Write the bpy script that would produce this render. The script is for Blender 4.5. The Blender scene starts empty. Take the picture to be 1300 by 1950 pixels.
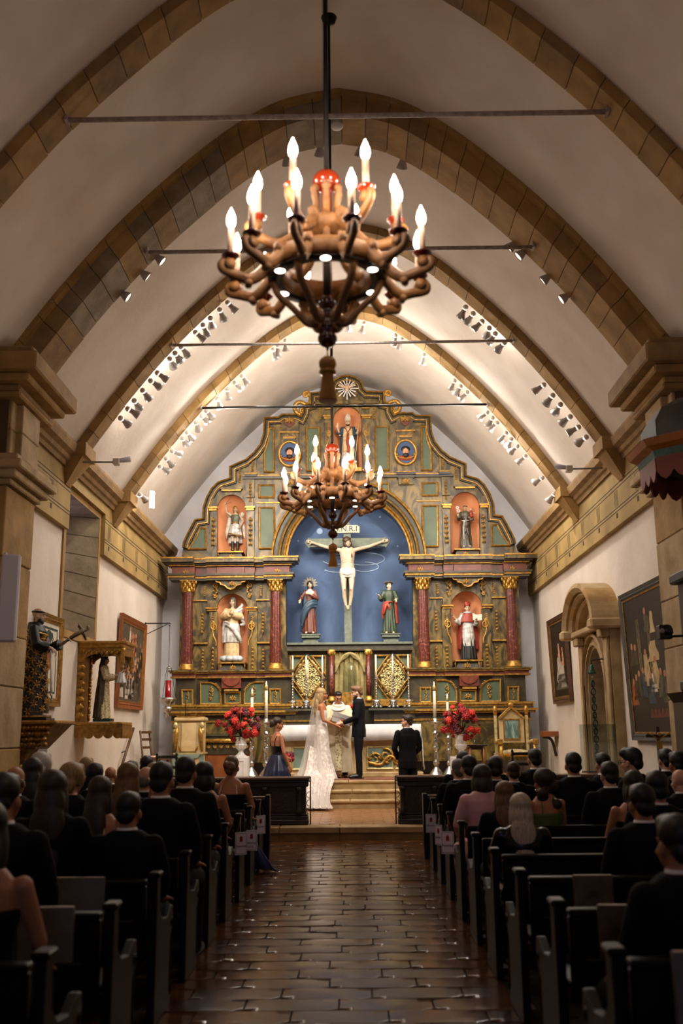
import bpy, bmesh, math, random
from mathutils import Vector, Matrix, Euler
random.seed(7)
PI = math.pi
S = bpy.context.scene
COL = S.collection
def R_(d): return math.radians(d)
# ---------------------------------------------------------------- camera
FPX = 1950 * 35 / 36
CAM_LOC = Vector((0.10, 0.0, 1.58))
CAM_ROT = Matrix.Rotation(R_(0.54), 3, 'Z') @ Matrix.Rotation(R_(90 + 12.5), 3, 'X') @ Matrix.Rotation(R_(-0.55), 3, 'Z')
cd = bpy.data.cameras.new('camera'); cam = bpy.data.objects.new('camera', cd); COL.objects.link(cam)
cd.sensor_fit = 'VERTICAL'; cd.sensor_height = 36; cd.sensor_width = 24; cd.lens = 35
cam.matrix_world = Matrix.Translation(CAM_LOC) @ CAM_ROT.to_4x4()
cd.dof.use_dof = True; cd.dof.focus_distance = 20.5; cd.dof.aperture_fstop = 2.0
cd.clip_start = 0.05; cd.clip_end = 200
S.camera = cam
# ---------------------------------------------------------------- world, exposure
w = bpy.data.worlds.new('world'); S.world = w; w.use_nodes = True
w.node_tree.nodes['Background'].inputs[0].default_value = (0.30, 0.42, 0.7, 1)
w.node_tree.nodes['Background'].inputs[1].default_value = 0.6
S.view_settings.view_transform = 'Standard'; S.view_settings.look = 'None'
S.view_settings.exposure = 1.3; S.view_settings.gamma = 1.0; S.view_settings.use_curve_mapping = False
try:
    S.cycles.max_bounces = 6; S.cycles.diffuse_bounces = 4; S.cycles.glossy_bounces = 3
    S.cycles.transparent_max_bounces = 12; S.cycles.sample_clamp_indirect = 4.0; S.cycles.caustics_reflective = False; S.cycles.caustics_refractive = False
except Exception: pass
BULB = 40.0       # emission of the candle bulbs
LENS = 32.0       # emission of the track lamp lenses
SPOT = 92.0       # watts of each track spot
SPILL = 2.0      # watts of the stray light of the other lamps
def ray(px, py):
    return CAM_ROT @ Vector(((px - 650) / FPX, (975 - py) / FPX, -1))
def P(px, py, Y):
    d = ray(px, py); t = (Y - CAM_LOC.y) / d.y; return CAM_LOC + d * t
def PX(px, py, X):
    d = ray(px, py); t = (X - CAM_LOC.x) / d.x; return CAM_LOC + d * t
# ---------------------------------------------------------------- colours and materials
def lin(h):
    h = h.lstrip('#'); o = []
    for i in (0, 2, 4):
        c = int(h[i:i+2], 16) / 255
        o.append(c / 12.92 if c <= .04045 else ((c + .055) / 1.055) ** 2.4)
    return (*o, 1)
MATS = {}
def mat(name, c1, c2=None, rough=.6, metal=0., scale=6., kind='noise', bump=0., bscale=None, lo=.35, hi=.65, emit=None, es=0., sub=0., trans=0., alpha=1., dist=0., stretch=(1, 1, 1), coat=0., spec=.5):
    m = bpy.data.materials.new(name); m.use_nodes = True; MATS[name] = m
    nt = m.node_tree; N = nt.nodes; L = nt.links
    b = N['Principled BSDF']
    b.inputs['Roughness'].default_value = rough; b.inputs['Metallic'].default_value = metal
    b.inputs['Specular IOR Level'].default_value = spec
    b.inputs['Base Color'].default_value = lin(c1)
    b.inputs['Coat Weight'].default_value = coat; b.inputs['Coat Roughness'].default_value = .15
    b.inputs['Alpha'].default_value = alpha
    b.inputs['Transmission Weight'].default_value = trans
    if emit: b.inputs['Emission Color'].default_value = lin(emit); b.inputs['Emission Strength'].default_value = es
    if c2 or bump:
        tc = N.new('ShaderNodeTexCoord'); mp = N.new('ShaderNodeMapping'); mp.inputs['Scale'].default_value = stretch
        L.new(tc.outputs['Object'], mp.inputs['Vector'])
        def tex(sc, knd):
            if knd == 'wave':
                t = N.new('ShaderNodeTexWave'); t.inputs['Scale'].default_value = sc; t.inputs['Distortion'].default_value = dist or 6; t.inputs['Detail'].default_value = 3
                t.bands_direction = 'DIAGONAL'
            elif knd == 'voronoi':
                t = N.new('ShaderNodeTexVoronoi'); t.inputs['Scale'].default_value = sc
                L.new(mp.outputs[0], t.inputs['Vector']); return t.outputs['Distance']
            else:
                t = N.new('ShaderNodeTexNoise'); t.inputs['Scale'].default_value = sc; t.inputs['Detail'].default_value = 6; t.inputs['Distortion'].default_value = dist
            L.new(mp.outputs[0], t.inputs['Vector'])
            return t.outputs['Fac'] if 'Fac' in t.outputs else t.outputs[0]
        if c2:
            r = N.new('ShaderNodeValToRGB'); L.new(tex(scale, kind), r.inputs[0])
            r.color_ramp.elements[0].position = lo; r.color_ramp.elements[0].color = lin(c1)
            r.color_ramp.elements[1].position = hi; r.color_ramp.elements[1].color = lin(c2)
            L.new(r.outputs[0], b.inputs['Base Color'])
        if bump:
            bn = N.new('ShaderNodeBump'); bn.inputs['Strength'].default_value = min(1, bump); bn.inputs['Distance'].default_value = .02
            L.new(tex(bscale or scale * 3, 'noise'), bn.inputs['Height']); L.new(bn.outputs[0], b.inputs['Normal'])
    return m
mat('plaster', 'dccfc2', 'c9b9a8', rough=.9, scale=1.2, bump=.25, bscale=9, lo=.3, hi=.75)
mat('plaster_end', 'd9d6d8', 'c7c3c5', rough=.9, scale=1.5, bump=.2, bscale=8)
mat('stone', 'a8834c', '8a6a3c', rough=.85, scale=3, bump=.4, bscale=14)
mat('stone_b', '9a7848', '7d6240', rough=.85, scale=4, bump=.4, bscale=14)
mat('stone_grey', '94836a', '78684f', rough=.85, scale=4, bump=.4, bscale=14)
mat('stone_pale', 'b59a74', '93794f', rough=.85, scale=3, bump=.5, bscale=12)
mat('mortar', '54432c', rough=.95)
mat('frieze', 'a88a52', '836c40', rough=.85, scale=1.6, bump=.25, bscale=10, lo=.35, hi=.7)
mat('line_paint', '3a2f22', rough=.9)
mat('rod', 'b3a49c', '94857c', rough=.5, metal=0, scale=20)
mat('rod_dark', '1d1a17', rough=.4, metal=.5)
mat('tile_a', '563214', '3e240f', rough=.2, scale=5, bump=.13, bscale=5, spec=.34)
mat('tile_b', '4a2b12', '341e0d', rough=.24, scale=6, bump=.13, bscale=5, spec=.34)
mat('tile_c', '643d1a', '4a2d13', rough=.18, scale=6, bump=.13, bscale=5, spec=.34)
mat('tile_light', 'a8774a', '875c35', rough=.35, scale=6, bump=.2, bscale=9)
mat('curtain', '948350', '6e5f38', rough=.8, scale=5, dist=1)
mat('scroll_cream', 'b3a68c', rough=.7)
mat('grout', '3a281a', rough=.8)
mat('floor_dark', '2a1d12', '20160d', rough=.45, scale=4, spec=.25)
mat('step_stone', 'b89b6e', '9a7e53', rough=.6, scale=5, bump=.2, bscale=14)
mat('carpet', '8c5a44', '6e4434', rough=.95, scale=25)
mat('marble_green', '32260b', '765e26', rough=.42, scale=2.4, dist=3.5, lo=.4, hi=.63, stretch=(1, 1, .6))
mat('marble_dark', '221d10', '40351c', rough=.42, scale=3, dist=2.5)
mat('marble_red', '4c170c', '8a5240', rough=.35, scale=6, dist=4.5, lo=.52, hi=.72)
mat('marble_rust', '6e311b', '522010', rough=.4, scale=4, dist=2)
mat('panel_green', '4c5840', '404c35', rough=.55, scale=4)
mat('niche_orange', 'd08c60', 'c27b50', rough=.8, scale=2.5)
mat('blue_paint', '3c5070', '30425e', rough=.75, scale=2.2, dist=1.2, lo=.3, hi=.7)
mat('cloud_paint', '8797ac', rough=.8)
mat('gold', 'ad8036', '77541f', rough=.4, metal=.6, scale=14, bump=.25, bscale=40)
mat('gold_bright', 'c39645', '926525', rough=.36, metal=.6, scale=18, bump=.2, bscale=50)
mat('gold_pale', 'cdbd86', 'a8945c', rough=.45, metal=.35, scale=16)
mat('silver', 'd6d3d0', 'a9a39c', rough=.22, metal=.95, scale=20)
mat('cross_wood', '5d6252', '4c5144', rough=.6, scale=10)
mat('ledge', '2f2a20', '45402e', rough=.45, scale=4, dist=2)
mat('skin', 'c98d6b', 'bd7f5e', rough=.5, scale=12)
mat('skin_tan', 'a8683f', '9a5d38', rough=.5, scale=12)
mat('skin_warm', 'b67a56', 'aa6e4b', rough=.5, scale=12)
mat('skin_pale', 'd8a78c', 'c99579', rough=.5, scale=12)
mat('statue_skin', 'c2a488', 'b39476', rough=.45, scale=15)
mat('corpus', 'a8967e', '968269', rough=.5, scale=12)
mat('black_cloth', '0c0c0f', '121216', rough=.85, scale=60, spec=.15)
mat('black_satin', '08080a', rough=.3)
mat('white_cloth', 'd6d3d1', 'c6c1be', rough=.8, scale=3)
mat('shirt', 'e8e6e8', rough=.7)
mat('cream_cloth', 'dccdae', 'cbb892', rough=.8, scale=6)
mat('brocade', '8f7648', 'd4c49c', rough=.7, scale=22, kind='voronoi', lo=.25, hi=.5)
mat('lace', 'ece4de', 'd3c5bb', rough=.8, scale=16, kind='noise', lo=.42, hi=.55)
mat('navy', '101a40', '0a1130', rough=.35, scale=8)
mat('hair_dark', '0a0705', '120c08', rough=.5, scale=4, stretch=(30, 30, 2))
mat('hair_brown', '3a2616', '22150c', rough=.5, scale=4, stretch=(30, 30, 2))
mat('hair_lbrown', '7a5632', '553a20', rough=.5, scale=4, stretch=(30, 30, 2))
mat('hair_blond', 'a8895c', '7d6038', rough=.5, scale=4, stretch=(30, 30, 2))
mat('hair_platinum', 'c9b9a2', '9c8a72', rough=.5, scale=4, stretch=(30, 30, 2))
mat('hair_white', 'c9c2b8', 'a89f94', rough=.55, scale=4, stretch=(30, 30, 2))
mat('hair_grey', '6b635a', '4a443d', rough=.55, scale=4, stretch=(30, 30, 2))
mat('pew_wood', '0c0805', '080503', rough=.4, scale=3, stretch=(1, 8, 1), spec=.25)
mat('dark_wood', '2b1b11', '1d120b', rough=.4, scale=4, stretch=(1, 1, 6))
mat('carved_wood', '3b2a1b', '22170e', rough=.6, scale=30, kind='voronoi', bump=.5, bscale=40, lo=.2, hi=.5)
mat('warm_wood', '8a4c20', '6b3816', rough=.4, scale=4, stretch=(1, 8, 1))
mat('brown_wood', '5a3a22', '432a18', rough=.45, scale=4, stretch=(1, 1, 6))
mat('chand_wood', 'a87b4a', '7a542e', rough=.45, scale=7, dist=1.5, bump=.2, bscale=20)
mat('chand_dark', '2c1f16', '1d140e', rough=.5, scale=7)
mat('chand_red', 'a83a14', '84270d', rough=.18, scale=4, coat=.8)
mat('chand_maroon', '4d0f0a', '390a07', rough=.16, scale=4, coat=.8)
mat('chand_amber', 'd99a3c', 'b0722a', rough=.25, scale=5, coat=.6, stretch=(1, 1, .4))
mat('candle_sleeve', 'e6c9b0', rough=.45)
mat('wax', 'e6dcc0', 'dccfae', rough=.5, scale=6)
mat('bulb', 'ffffff', rough=.3, emit='ffe4cc', es=BULB)
mat('flame', 'ffffff', rough=.3, emit='ffd9a0', es=8)
mat('lens', 'ffffff', rough=.3, emit='ffeeda', es=LENS)
mat('lens_dim', 'ffffff', rough=.2, emit='ffdcb8', es=1.6)
mat('lamp_white', 'd6cdc4', rough=.35)
mat('lamp_grey', '8a8580', rough=.35)
mat('white_paint', 'd9d4d2', 'cbc5c2', rough=.6, scale=6)
mat('white_plastic', 'c9c6d2', rough=.5)
mat('marble_cream', 'cbb083', 'b3945f', rough=.5, scale=3, dist=1)
mat('marble_blue', '46605a', '8fa59c', rough=.35, scale=3, dist=3.5, lo=.42, hi=.6, stretch=(1, 1, .5))
mat('sage', '7e9080', '6c7f70', rough=.6, scale=5)
mat('flower_red', 'a3060c', '7c0308', rough=.55, scale=30)
mat('flower_dark', '5a0410', '3d030b', rough=.55, scale=30)
mat('flower_coral', 'd9331f', 'b8210f', rough=.5, scale=20)
mat('leaf', '26361c', '1a2812', rough=.6, scale=10)
mat('robe_white', 'cfc4b4', 'a89a88', rough=.4, scale=7)
mat('robe_silver', 'c9c4be', '8d877f', rough=.33, scale=8)
mat('robe_cream', 'c9ae82', 'a98a5c', rough=.5, scale=8)
mat('robe_blue', '2f4456', '22333f', rough=.5, scale=5)
mat('robe_maroon', '64301f', '4c2216', rough=.45, scale=6)
mat('robe_green', '2c3b20', '1f2a16', rough=.45, scale=6)
mat('robe_red', '9a3620', '7c2615', rough=.5, scale=6)
mat('robe_brown', '4a3f2c', '2e2618', rough=.4, scale=8)
mat('robe_olive', '5c5b44', '444330', rough=.45, scale=10)
mat('robe_black', '15150f', '0d0d0a', rough=.5, scale=6)
mat('francis', '120e0a', '0c0907', rough=.45, scale=6)
mat('cloud_white', 'b8bcbc', '9da3a4', rough=.5, scale=5)
mat('red_glass', '6a040e', rough=.1, emit='c00818', es=.06)
mat('picture_dark', '100b06', '20180d', rough=.45, scale=3, dist=1.5)
mat('picture_grey', '5d5240', '33291c', rough=.5, scale=6, dist=2)
mat('paper', 'd8cfbe', 'c9bea9', rough=.8, scale=4)
mat('card', 'd6d0dc', rough=.8)
mat('ink', '2a2230', rough=.8)
mat('ink_red', '8a2418', rough=.8)
mat('book', '7d746f', '6a625d', rough=.7, scale=8)
mat('book_dark', '3a2d22', '6a543a', rough=.6, scale=9)
mat('bronze_green', '2f4f44', '22392f', rough=.5, metal=.5, scale=12)
mat('iron', '141110', rough=.5, metal=.7)
mat('camera_black', '0c0c0e', rough=.35)
mat('slate', '4a4842', '3a3934', rough=.6, scale=4)
mat('canopy_orange', '9c5a22', '844a1a', rough=.5, scale=5)
mat('canopy_red', '7c3328', '662920', rough=.6, scale=5)
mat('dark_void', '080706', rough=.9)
mat('seat_damask', 'c9b68e', 'ab956a', rough=.6, scale=14, kind='voronoi')
mat('seat_red', 'b5604a', 'e0c0a8', rough=.7, scale=30, kind='voronoi')
mat('yellow_print', 'c9a53c', 'd9cfb0', rough=.7, scale=9, lo=.45, hi=.55)
mat('pink_cloth', 'd7a4a6', rough=.6)
mat('green_cloth', '4f5c20', rough=.6)
mat('sequin', '0c0c10', '23232c', rough=.25, metal=.5, scale=120, kind='voronoi')
mat('lilac_satin', '6f7fb4', '5a699c', rough=.4, scale=6)
mat('eye_dark', '1a120c', rough=.3)
mat('lip', 'a85a4c', rough=.5)
mat('gown_lace', 'd8cfc8', 'bfb0a5', rough=.8, scale=16, lo=.42, hi=.55)
mat('glow_pane', 'cdd6ff', rough=.5, emit='b9c6ff', es=1.4)
mat('downlight', 'ffffff', rough=.3, emit='ffe4cc', es=5.0)
mat('lamp_bell', 'a8a09a', rough=.25)
def glass_mat(name, tint, alpha, rough=.03):
    m = bpy.data.materials.new(name); m.use_nodes = True; MATS[name] = m
    nt = m.node_tree; N = nt.nodes; L = nt.links; N.clear()
    o = N.new('ShaderNodeOutputMaterial'); t = N.new('ShaderNodeBsdfTransparent'); g = N.new('ShaderNodeBsdfGlossy'); mx = N.new('ShaderNodeMixShader')
    t.inputs[0].default_value = lin(tint); g.inputs['Roughness'].default_value = rough; mx.inputs[0].default_value = alpha
    L.new(t.outputs[0], mx.inputs[1]); L.new(g.outputs[0], mx.inputs[2]); L.new(mx.outputs[0], o.inputs[0])
glass_mat('glass', 'e6ece9', .09)
def veil_mat(name, col, dens):
    m = bpy.data.materials.new(name); m.use_nodes = True; MATS[name] = m
    nt = m.node_tree; N = nt.nodes; L = nt.links; N.clear()
    o = N.new('ShaderNodeOutputMaterial'); t = N.new('ShaderNodeBsdfTransparent'); g = N.new('ShaderNodeBsdfDiffuse'); tr = N.new('ShaderNodeBsdfTranslucent')
    a = N.new('ShaderNodeMixShader'); b = N.new('ShaderNodeMixShader')
    g.inputs[0].default_value = lin(col); tr.inputs[0].default_value = lin(col); a.inputs[0].default_value = .4; b.inputs[0].default_value = dens
    L.new(g.outputs[0], a.inputs[1]); L.new(tr.outputs[0], a.inputs[2]); L.new(t.outputs[0], b.inputs[1]); L.new(a.outputs[0], b.inputs[2]); L.new(b.outputs[0], o.inputs[0])
veil_mat('tulle', 'efe8e2', .42)
# ---------------------------------------------------------------- mesh builder
def spline(pts, n=6):
    """Catmull-Rom through points (any dimension)."""
    out = []; m = len(pts)
    for i in range(m - 1):
        p0 = pts[max(i-1, 0)]; p1 = pts[i]; p2 = pts[i+1]; p3 = pts[min(i+2, m-1)]
        for k in range(n):
            t = k / n
            out.append(tuple(.5 * ((2*b) + (-a+c)*t + (2*a-5*b+4*c-d)*t*t + (-a+3*b-3*c+d)*t**3) for a, b, c, d in zip(p0, p1, p2, p3)))
    out.append(tuple(pts[-1])); return out
class MB:
    def __init__(s): s.v = []; s.f = []; s.sm = []; s.mi = []; s.cur = 0
    def add(s, vs, fs, smooth=False):
        b = len(s.v); s.v += [tuple(p) for p in vs]
        for f in fs: s.f.append(tuple(b + i for i in f)); s.sm.append(smooth); s.mi.append(s.cur)
    def box(s, x0, x1, y0, y1, z0, z1):
        s.add([(x0,y0,z0),(x1,y0,z0),(x1,y1,z0),(x0,y1,z0),(x0,y0,z1),(x1,y0,z1),(x1,y1,z1),(x0,y1,z1)],
              [(0,3,2,1),(4,5,6,7),(0,1,5,4),(1,2,6,5),(2,3,7,6),(3,0,4,7)]); return s
    def hexa(s, b4, t4):
        s.add(list(b4) + list(t4), [(0,3,2,1),(4,5,6,7),(0,1,5,4),(1,2,6,5),(2,3,7,6),(3,0,4,7)]); return s
    def prism(s, poly, a0, a1, plane='xz'):
        n = len(poly)
        def mk(p, a): return (p[0], a, p[1]) if plane == 'xz' else ((a, p[0], p[1]) if plane == 'yz' else (p[0], p[1], a))
        vs = [mk(p, a0) for p in poly] + [mk(p, a1) for p in poly]
        s.add(vs, [tuple(range(n)), tuple(range(2*n-1, n-1, -1))] + [(i, i+n, (i+1) % n + n, (i+1) % n) for i in range(n)]); return s
    def tube(s, pts, r, n=8, cap=True, sq=None):
        pts = [Vector(p) for p in pts]; m = len(pts)
        rs = r if isinstance(r, (list, tuple)) else [r] * m
        vs = []; ref = None
        for i, p in enumerate(pts):
            t = (pts[min(i+1, m-1)] - pts[max(i-1, 0)])
            if t.length < 1e-9: t = Vector((0, 0, 1))
            t.normalize()
            if ref is None: ref = Vector((0, 0, 1)) if abs(t.z) < .9 else Vector((0, 1, 0))
            u = ref - t * ref.dot(t)
            if u.length < 1e-4: u = Vector((1, 0, 0)) - t * t.x
            u.normalize(); ref = u; v = t.cross(u)
            for k in range(n):
                a = 2 * PI * k / n; vs.append(p + u * (math.cos(a) * rs[i]) + v * (math.sin(a) * rs[i] * (sq or 1)))
        fs = [(i*n+k, i*n+(k+1) % n, (i+1)*n+(k+1) % n, (i+1)*n+k) for i in range(m-1) for k in range(n)]
        if cap: fs += [tuple(range(n-1, -1, -1)), tuple((m-1)*n+k for k in range(n))]
        s.add(vs, fs, True); return s
    def lathe(s, prof, n=16, c=(0, 0, 0), flute=0, cap=True):
        vs = []
        for r, z in prof:
            for k in range(n):
                a = 2*PI*k/n; rr = r * (1 - flute * (k % 2)); vs.append((c[0]+rr*math.cos(a), c[1]+rr*math.sin(a), c[2]+z))
        m = len(prof)
        fs = [(i*n+k, i*n+(k+1) % n, (i+1)*n+(k+1) % n, (i+1)*n+k) for i in range(m-1) for k in range(n)]
        if cap: fs += [tuple(range(n-1, -1, -1)), tuple((m-1)*n+k for k in range(n))]
        s.add(vs, fs, not flute); return s
    def ell(s, c, r, nu=12, nv=8, rot=None):
        c = Vector(c); vs = []
        if not isinstance(r, (tuple, list)): r = (r, r, r)
        def T(p):
            p = Vector(p); return c + (rot @ p if rot else p)
        vs.append(T((0, 0, -r[2])))
        for j in range(1, nv):
            ph = -PI/2 + PI*j/nv
            for k in range(nu):
                a = 2*PI*k/nu; vs.append(T((r[0]*math.cos(ph)*math.cos(a), r[1]*math.cos(ph)*math.sin(a), r[2]*math.sin(ph))))
        vs.append(T((0, 0, r[2]))); top = len(vs)-1
        fs = [(0, 1+(k+1) % nu, 1+k) for k in range(nu)]
        for j in range(nv-2):
            b = 1+j*nu; fs += [(b+k, b+(k+1) % nu, b+nu+(k+1) % nu, b+nu+k) for k in range(nu)]
        b = 1+(nv-2)*nu; fs += [(b+k, b+(k+1) % nu, top) for k in range(nu)]
        s.add(vs, fs, True); return s
    def loft(s, secs, n=28, folds=0, amp=0., phase=0., seed=0):
        """secs: (z, cx, cy, rx, ry[, fold amplitude]) closed body of stacked ellipses, optional drapery folds"""
        rnd = random.Random(seed); vs = []
        ph2 = rnd.random()*6
        for q in secs:
            z, cx, cy, rx, ry = q[:5]; am = q[5] if len(q) > 5 else amp
            for k in range(n):
                a = 2*PI*k/n
                f = 1 + am * (math.sin(folds*a + phase + z*2) * .65 + math.sin((folds*.6 // 1 + 1)*a + ph2 - z*3) * .35) if folds else 1
                vs.append((cx+rx*f*math.cos(a), cy+ry*f*math.sin(a), z))
        m = len(secs)
        fs = [(i*n+k, i*n+(k+1) % n, (i+1)*n+(k+1) % n, (i+1)*n+k) for i in range(m-1) for k in range(n)]
        fs += [tuple(range(n-1, -1, -1)), tuple((m-1)*n+k for k in range(n))]
        s.add(vs, fs, True); return s
    def sweep(s, path, prof, y, closed=False, smooth=False):
        """moulding along a path in the xz plane; prof (u,d): u to the left of the path, d towards the viewer (-y)"""
        P_ = [Vector((p[0], p[1])) for p in path]; m = len(P_); vs = []; n = len(prof)
        for i in range(m):
            a = P_[i] - P_[i-1] if (i > 0 or closed) else P_[1] - P_[0]
            b = P_[(i+1) % m] - P_[i] if (i < m-1 or closed) else P_[-1] - P_[-2]
            a.normalize(); b.normalize()
            na = Vector((-a.y, a.x)); nb = Vector((-b.y, b.x)); mm = na + nb
            if mm.length < 1e-5: mm = na
            mm.normalize(); k = 1 / max(.35, mm.dot(na))
            for u, d in prof: vs.append((P_[i].x + mm.x*u*k, y - d, P_[i].y + mm.y*u*k))
        cnt = m if closed else m-1
        fs = [(i*n+j, i*n+(j+1) % n, ((i+1) % m)*n+(j+1) % n, ((i+1) % m)*n+j) for i in range(cnt) for j in range(n)]
        if not closed: fs += [tuple(range(n)), tuple((m-1)*n+j for j in range(n-1, -1, -1))]
        s.add(vs, fs, smooth); return s
    def xf(s, M):
        s.v = [tuple(M @ Vector(p)) for p in s.v]; return s
    def mesh(s, name, bevel=0):
        me = bpy.data.meshes.new(name); me.from_pydata(s.v, [], s.f); me.polygons.foreach_set('use_smooth', s.sm)
        if bevel:
            bm = bmesh.new(); bm.from_mesh(me); bmesh.ops.remove_doubles(bm, verts=bm.verts, dist=1e-5)
            bmesh.ops.bevel(bm, geom=bm.edges[:], offset=bevel, segments=1, affect='EDGES'); bm.to_mesh(me); bm.free()
        me.update(); return me
    def build(s, name, m, parent=None, bevel=0):
        me = s.mesh(name, bevel)
        ms = m if isinstance(m, (list, tuple)) else [m]
        for k in ms: me.materials.append(MATS[k])
        if len(ms) > 1: me.polygons.foreach_set('material_index', s.mi)
        return link(name, me, parent)
def link(name, me, parent=None):
    o = bpy.data.objects.new(name, me); COL.objects.link(o)
    if parent is not None:
        o.parent = parent; o.matrix_parent_inverse = parent_world(parent).inverted()
    return o
def parent_world(p):
    M = p.matrix_basis.copy()
    if p.parent: M = parent_world(p.parent) @ p.matrix_parent_inverse @ M
    return M
def tag(o, label=None, cat=None, group=None, kind=None):
    if label: o['label'] = label
    if cat: o['category'] = cat
    if group: o['group'] = group
    if kind: o['kind'] = kind
    return o
def thing(name, label, cat, loc=(0, 0, 0), rz=0, group=None):
    o = bpy.data.objects.new(name, None); COL.objects.link(o); o.empty_display_size = .1
    o.location = loc; o.rotation_euler = (0, 0, rz); return tag(o, label, cat, group)
def copy_tree(o, parent=None, label=None, group=None):
    c = o.copy(); COL.objects.link(c)
    if parent is not None: c.parent = parent
    for ch in o.children: copy_tree(ch, c)
    if label: c['label'] = label
    if group: c['group'] = group
    return c
def local(name, mb, m, parent, bevel=0):
    """child whose vertices are given in the parent's own frame"""
    o = mb.build(name, m, None, bevel); o.parent = parent; return o
def struct(name, mb, m, parent=None, bevel=0, label=None):
    o = mb.build(name, m, parent, bevel)
    if parent is None:
        o['kind'] = 'structure'
    if label: o['label'] = label
    return o
def inst(name, me, parent, loc=(0,0,0), rot=(0,0,0), sc=(1,1,1), m=None):
    o = bpy.data.objects.new(name, me); COL.objects.link(o)
    o.location = loc; o.rotation_euler = rot; o.scale = sc if isinstance(sc, (tuple, list)) else (sc, sc, sc)
    if parent is not None: o.parent = parent; o.matrix_parent_inverse = parent_world(parent).inverted()
    if m:
        o.material_slots[0].link = 'OBJECT'; o.material_slots[0].material = MATS[m]
    return o
def blob_mesh(name, mb, voxel=.01, it=3, m='skin', fac=.5):
    """fuse overlapping closed shapes into one continuous surface"""
    me = mb.mesh(name + '_src'); o = bpy.data.objects.new('tmp', me); COL.objects.link(o)
    r = o.modifiers.new('r', 'REMESH'); r.mode = 'VOXEL'; r.voxel_size = voxel; r.use_smooth_shade = True
    if it:
        q = o.modifiers.new('s', 'SMOOTH'); q.iterations = it; q.factor = fac
    dg = bpy.context.evaluated_depsgraph_get()
    out = bpy.data.meshes.new_from_object(o.evaluated_get(dg)); out.name = name
    bpy.data.objects.remove(o); bpy.data.meshes.remove(me)
    out.materials.clear(); out.materials.append(MATS[m]); return out
def blob(name, mb, m, parent=None, voxel=.01, it=3):
    o = bpy.data.objects.new(name, blob_mesh(name, mb, voxel, it, m)); COL.objects.link(o); o.parent = parent; return o
def text_mesh(txt, size, name='lettering', m='ink', depth=.002):
    cu = bpy.data.curves.new(name, 'FONT'); cu.body = txt; cu.size = size; cu.extrude = depth; cu.align_x = 'CENTER'; cu.align_y = 'CENTER'; cu.resolution_u = 3
    o = bpy.data.objects.new('tmp', cu); COL.objects.link(o)
    dg = bpy.context.evaluated_depsgraph_get(); me = bpy.data.meshes.new_from_object(o.evaluated_get(dg)); me.name = name
    bpy.data.objects.remove(o); bpy.data.curves.remove(cu); me.materials.clear(); me.materials.append(MATS[m]); return me
def slab(name, outer, holes, y0, y1, m, parent=None):
    """flat board in the xz plane with openings"""
    bm = bmesh.new(); loops = []
    for lp in [outer] + holes:
        vs = [bm.verts.new((p[0], y0, p[1])) for p in lp]; loops.append(vs)
        for i in range(len(vs)): bm.edges.new((vs[i], vs[(i+1) % len(vs)]))
    bmesh.ops.triangle_fill(bm, edges=bm.edges[:], use_beauty=True, normal=(0, -1, 0))
    front = bm.faces[:]
    g = bmesh.ops.extrude_face_region(bm, geom=front)
    for e in g['geom']:
        if isinstance(e, bmesh.types.BMVert): e.co.y = y1
    bmesh.ops.recalc_face_normals(bm, faces=bm.faces[:])
    me = bpy.data.meshes.new(name); bm.to_mesh(me); bm.free(); me.materials.append(MATS[m]); return link(name, me, parent)
# ================================================================ the building
XW = 4.4; YE = 23.6; YB = -7.0; ZC = 5.9
ARCH_Y = [8.95, 11.8, 14.95, 18.1]
INTR = spline([(0, 9.56), (.7, 9.4), (1.35, 9.0), (2.05, 8.38), (2.74, 7.66), (3.42, 6.8), (4.04, 5.9)], 5)
HALF = [(-x, z) for x, z in reversed(INTR[1:])] + INTR      # left spring -> apex -> right spring
def offset(pl, d):
    out = []
    for i, p in enumerate(pl):
        a = pl[max(i-1, 0)]; b = pl[min(i+1, len(pl)-1)]
        tx, tz = b[0]-a[0], b[1]-a[1]; l = math.hypot(tx, tz)
        out.append((p[0] - tz/l*d, p[1] + tx/l*d))
    return out
def along(pl, t):
    """point at fraction t of the polyline's length"""
    ls = [math.dist(pl[i], pl[i+1]) for i in range(len(pl)-1)]; tot = sum(ls); s = max(0, min(1, t)) * tot
    for i, l in enumerate(ls):
        if s <= l or i == len(ls)-1:
            k = min(1, s/l); return (pl[i][0]+(pl[i+1][0]-pl[i][0])*k, pl[i][1]+(pl[i+1][1]-pl[i][1])*k)
        s -= l
# vault
b = MB(); n = len(HALF)
ys = [(YB + (18.25 - YB) * i / 20, 0) for i in range(21)] + [(18.25, .4), (19.5, .4), (21, .4), (22.4, .4), (YE, .4)]     # the last bay is higher
for ex in (.13, .5):
    vs = [(p[0], y, p[1]) for y, k in ys for p in offset(HALF, ex + k)]
    fs = [(i*n+k, i*n+k+1, (i+1)*n+k+1, (i+1)*n+k) for i in range(len(ys)-1) for k in range(n-1)]
    b.add(vs, fs, True)
ceiling = struct('ceiling', b, 'plaster', label='smooth plastered barrel vault of the nave')
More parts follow.
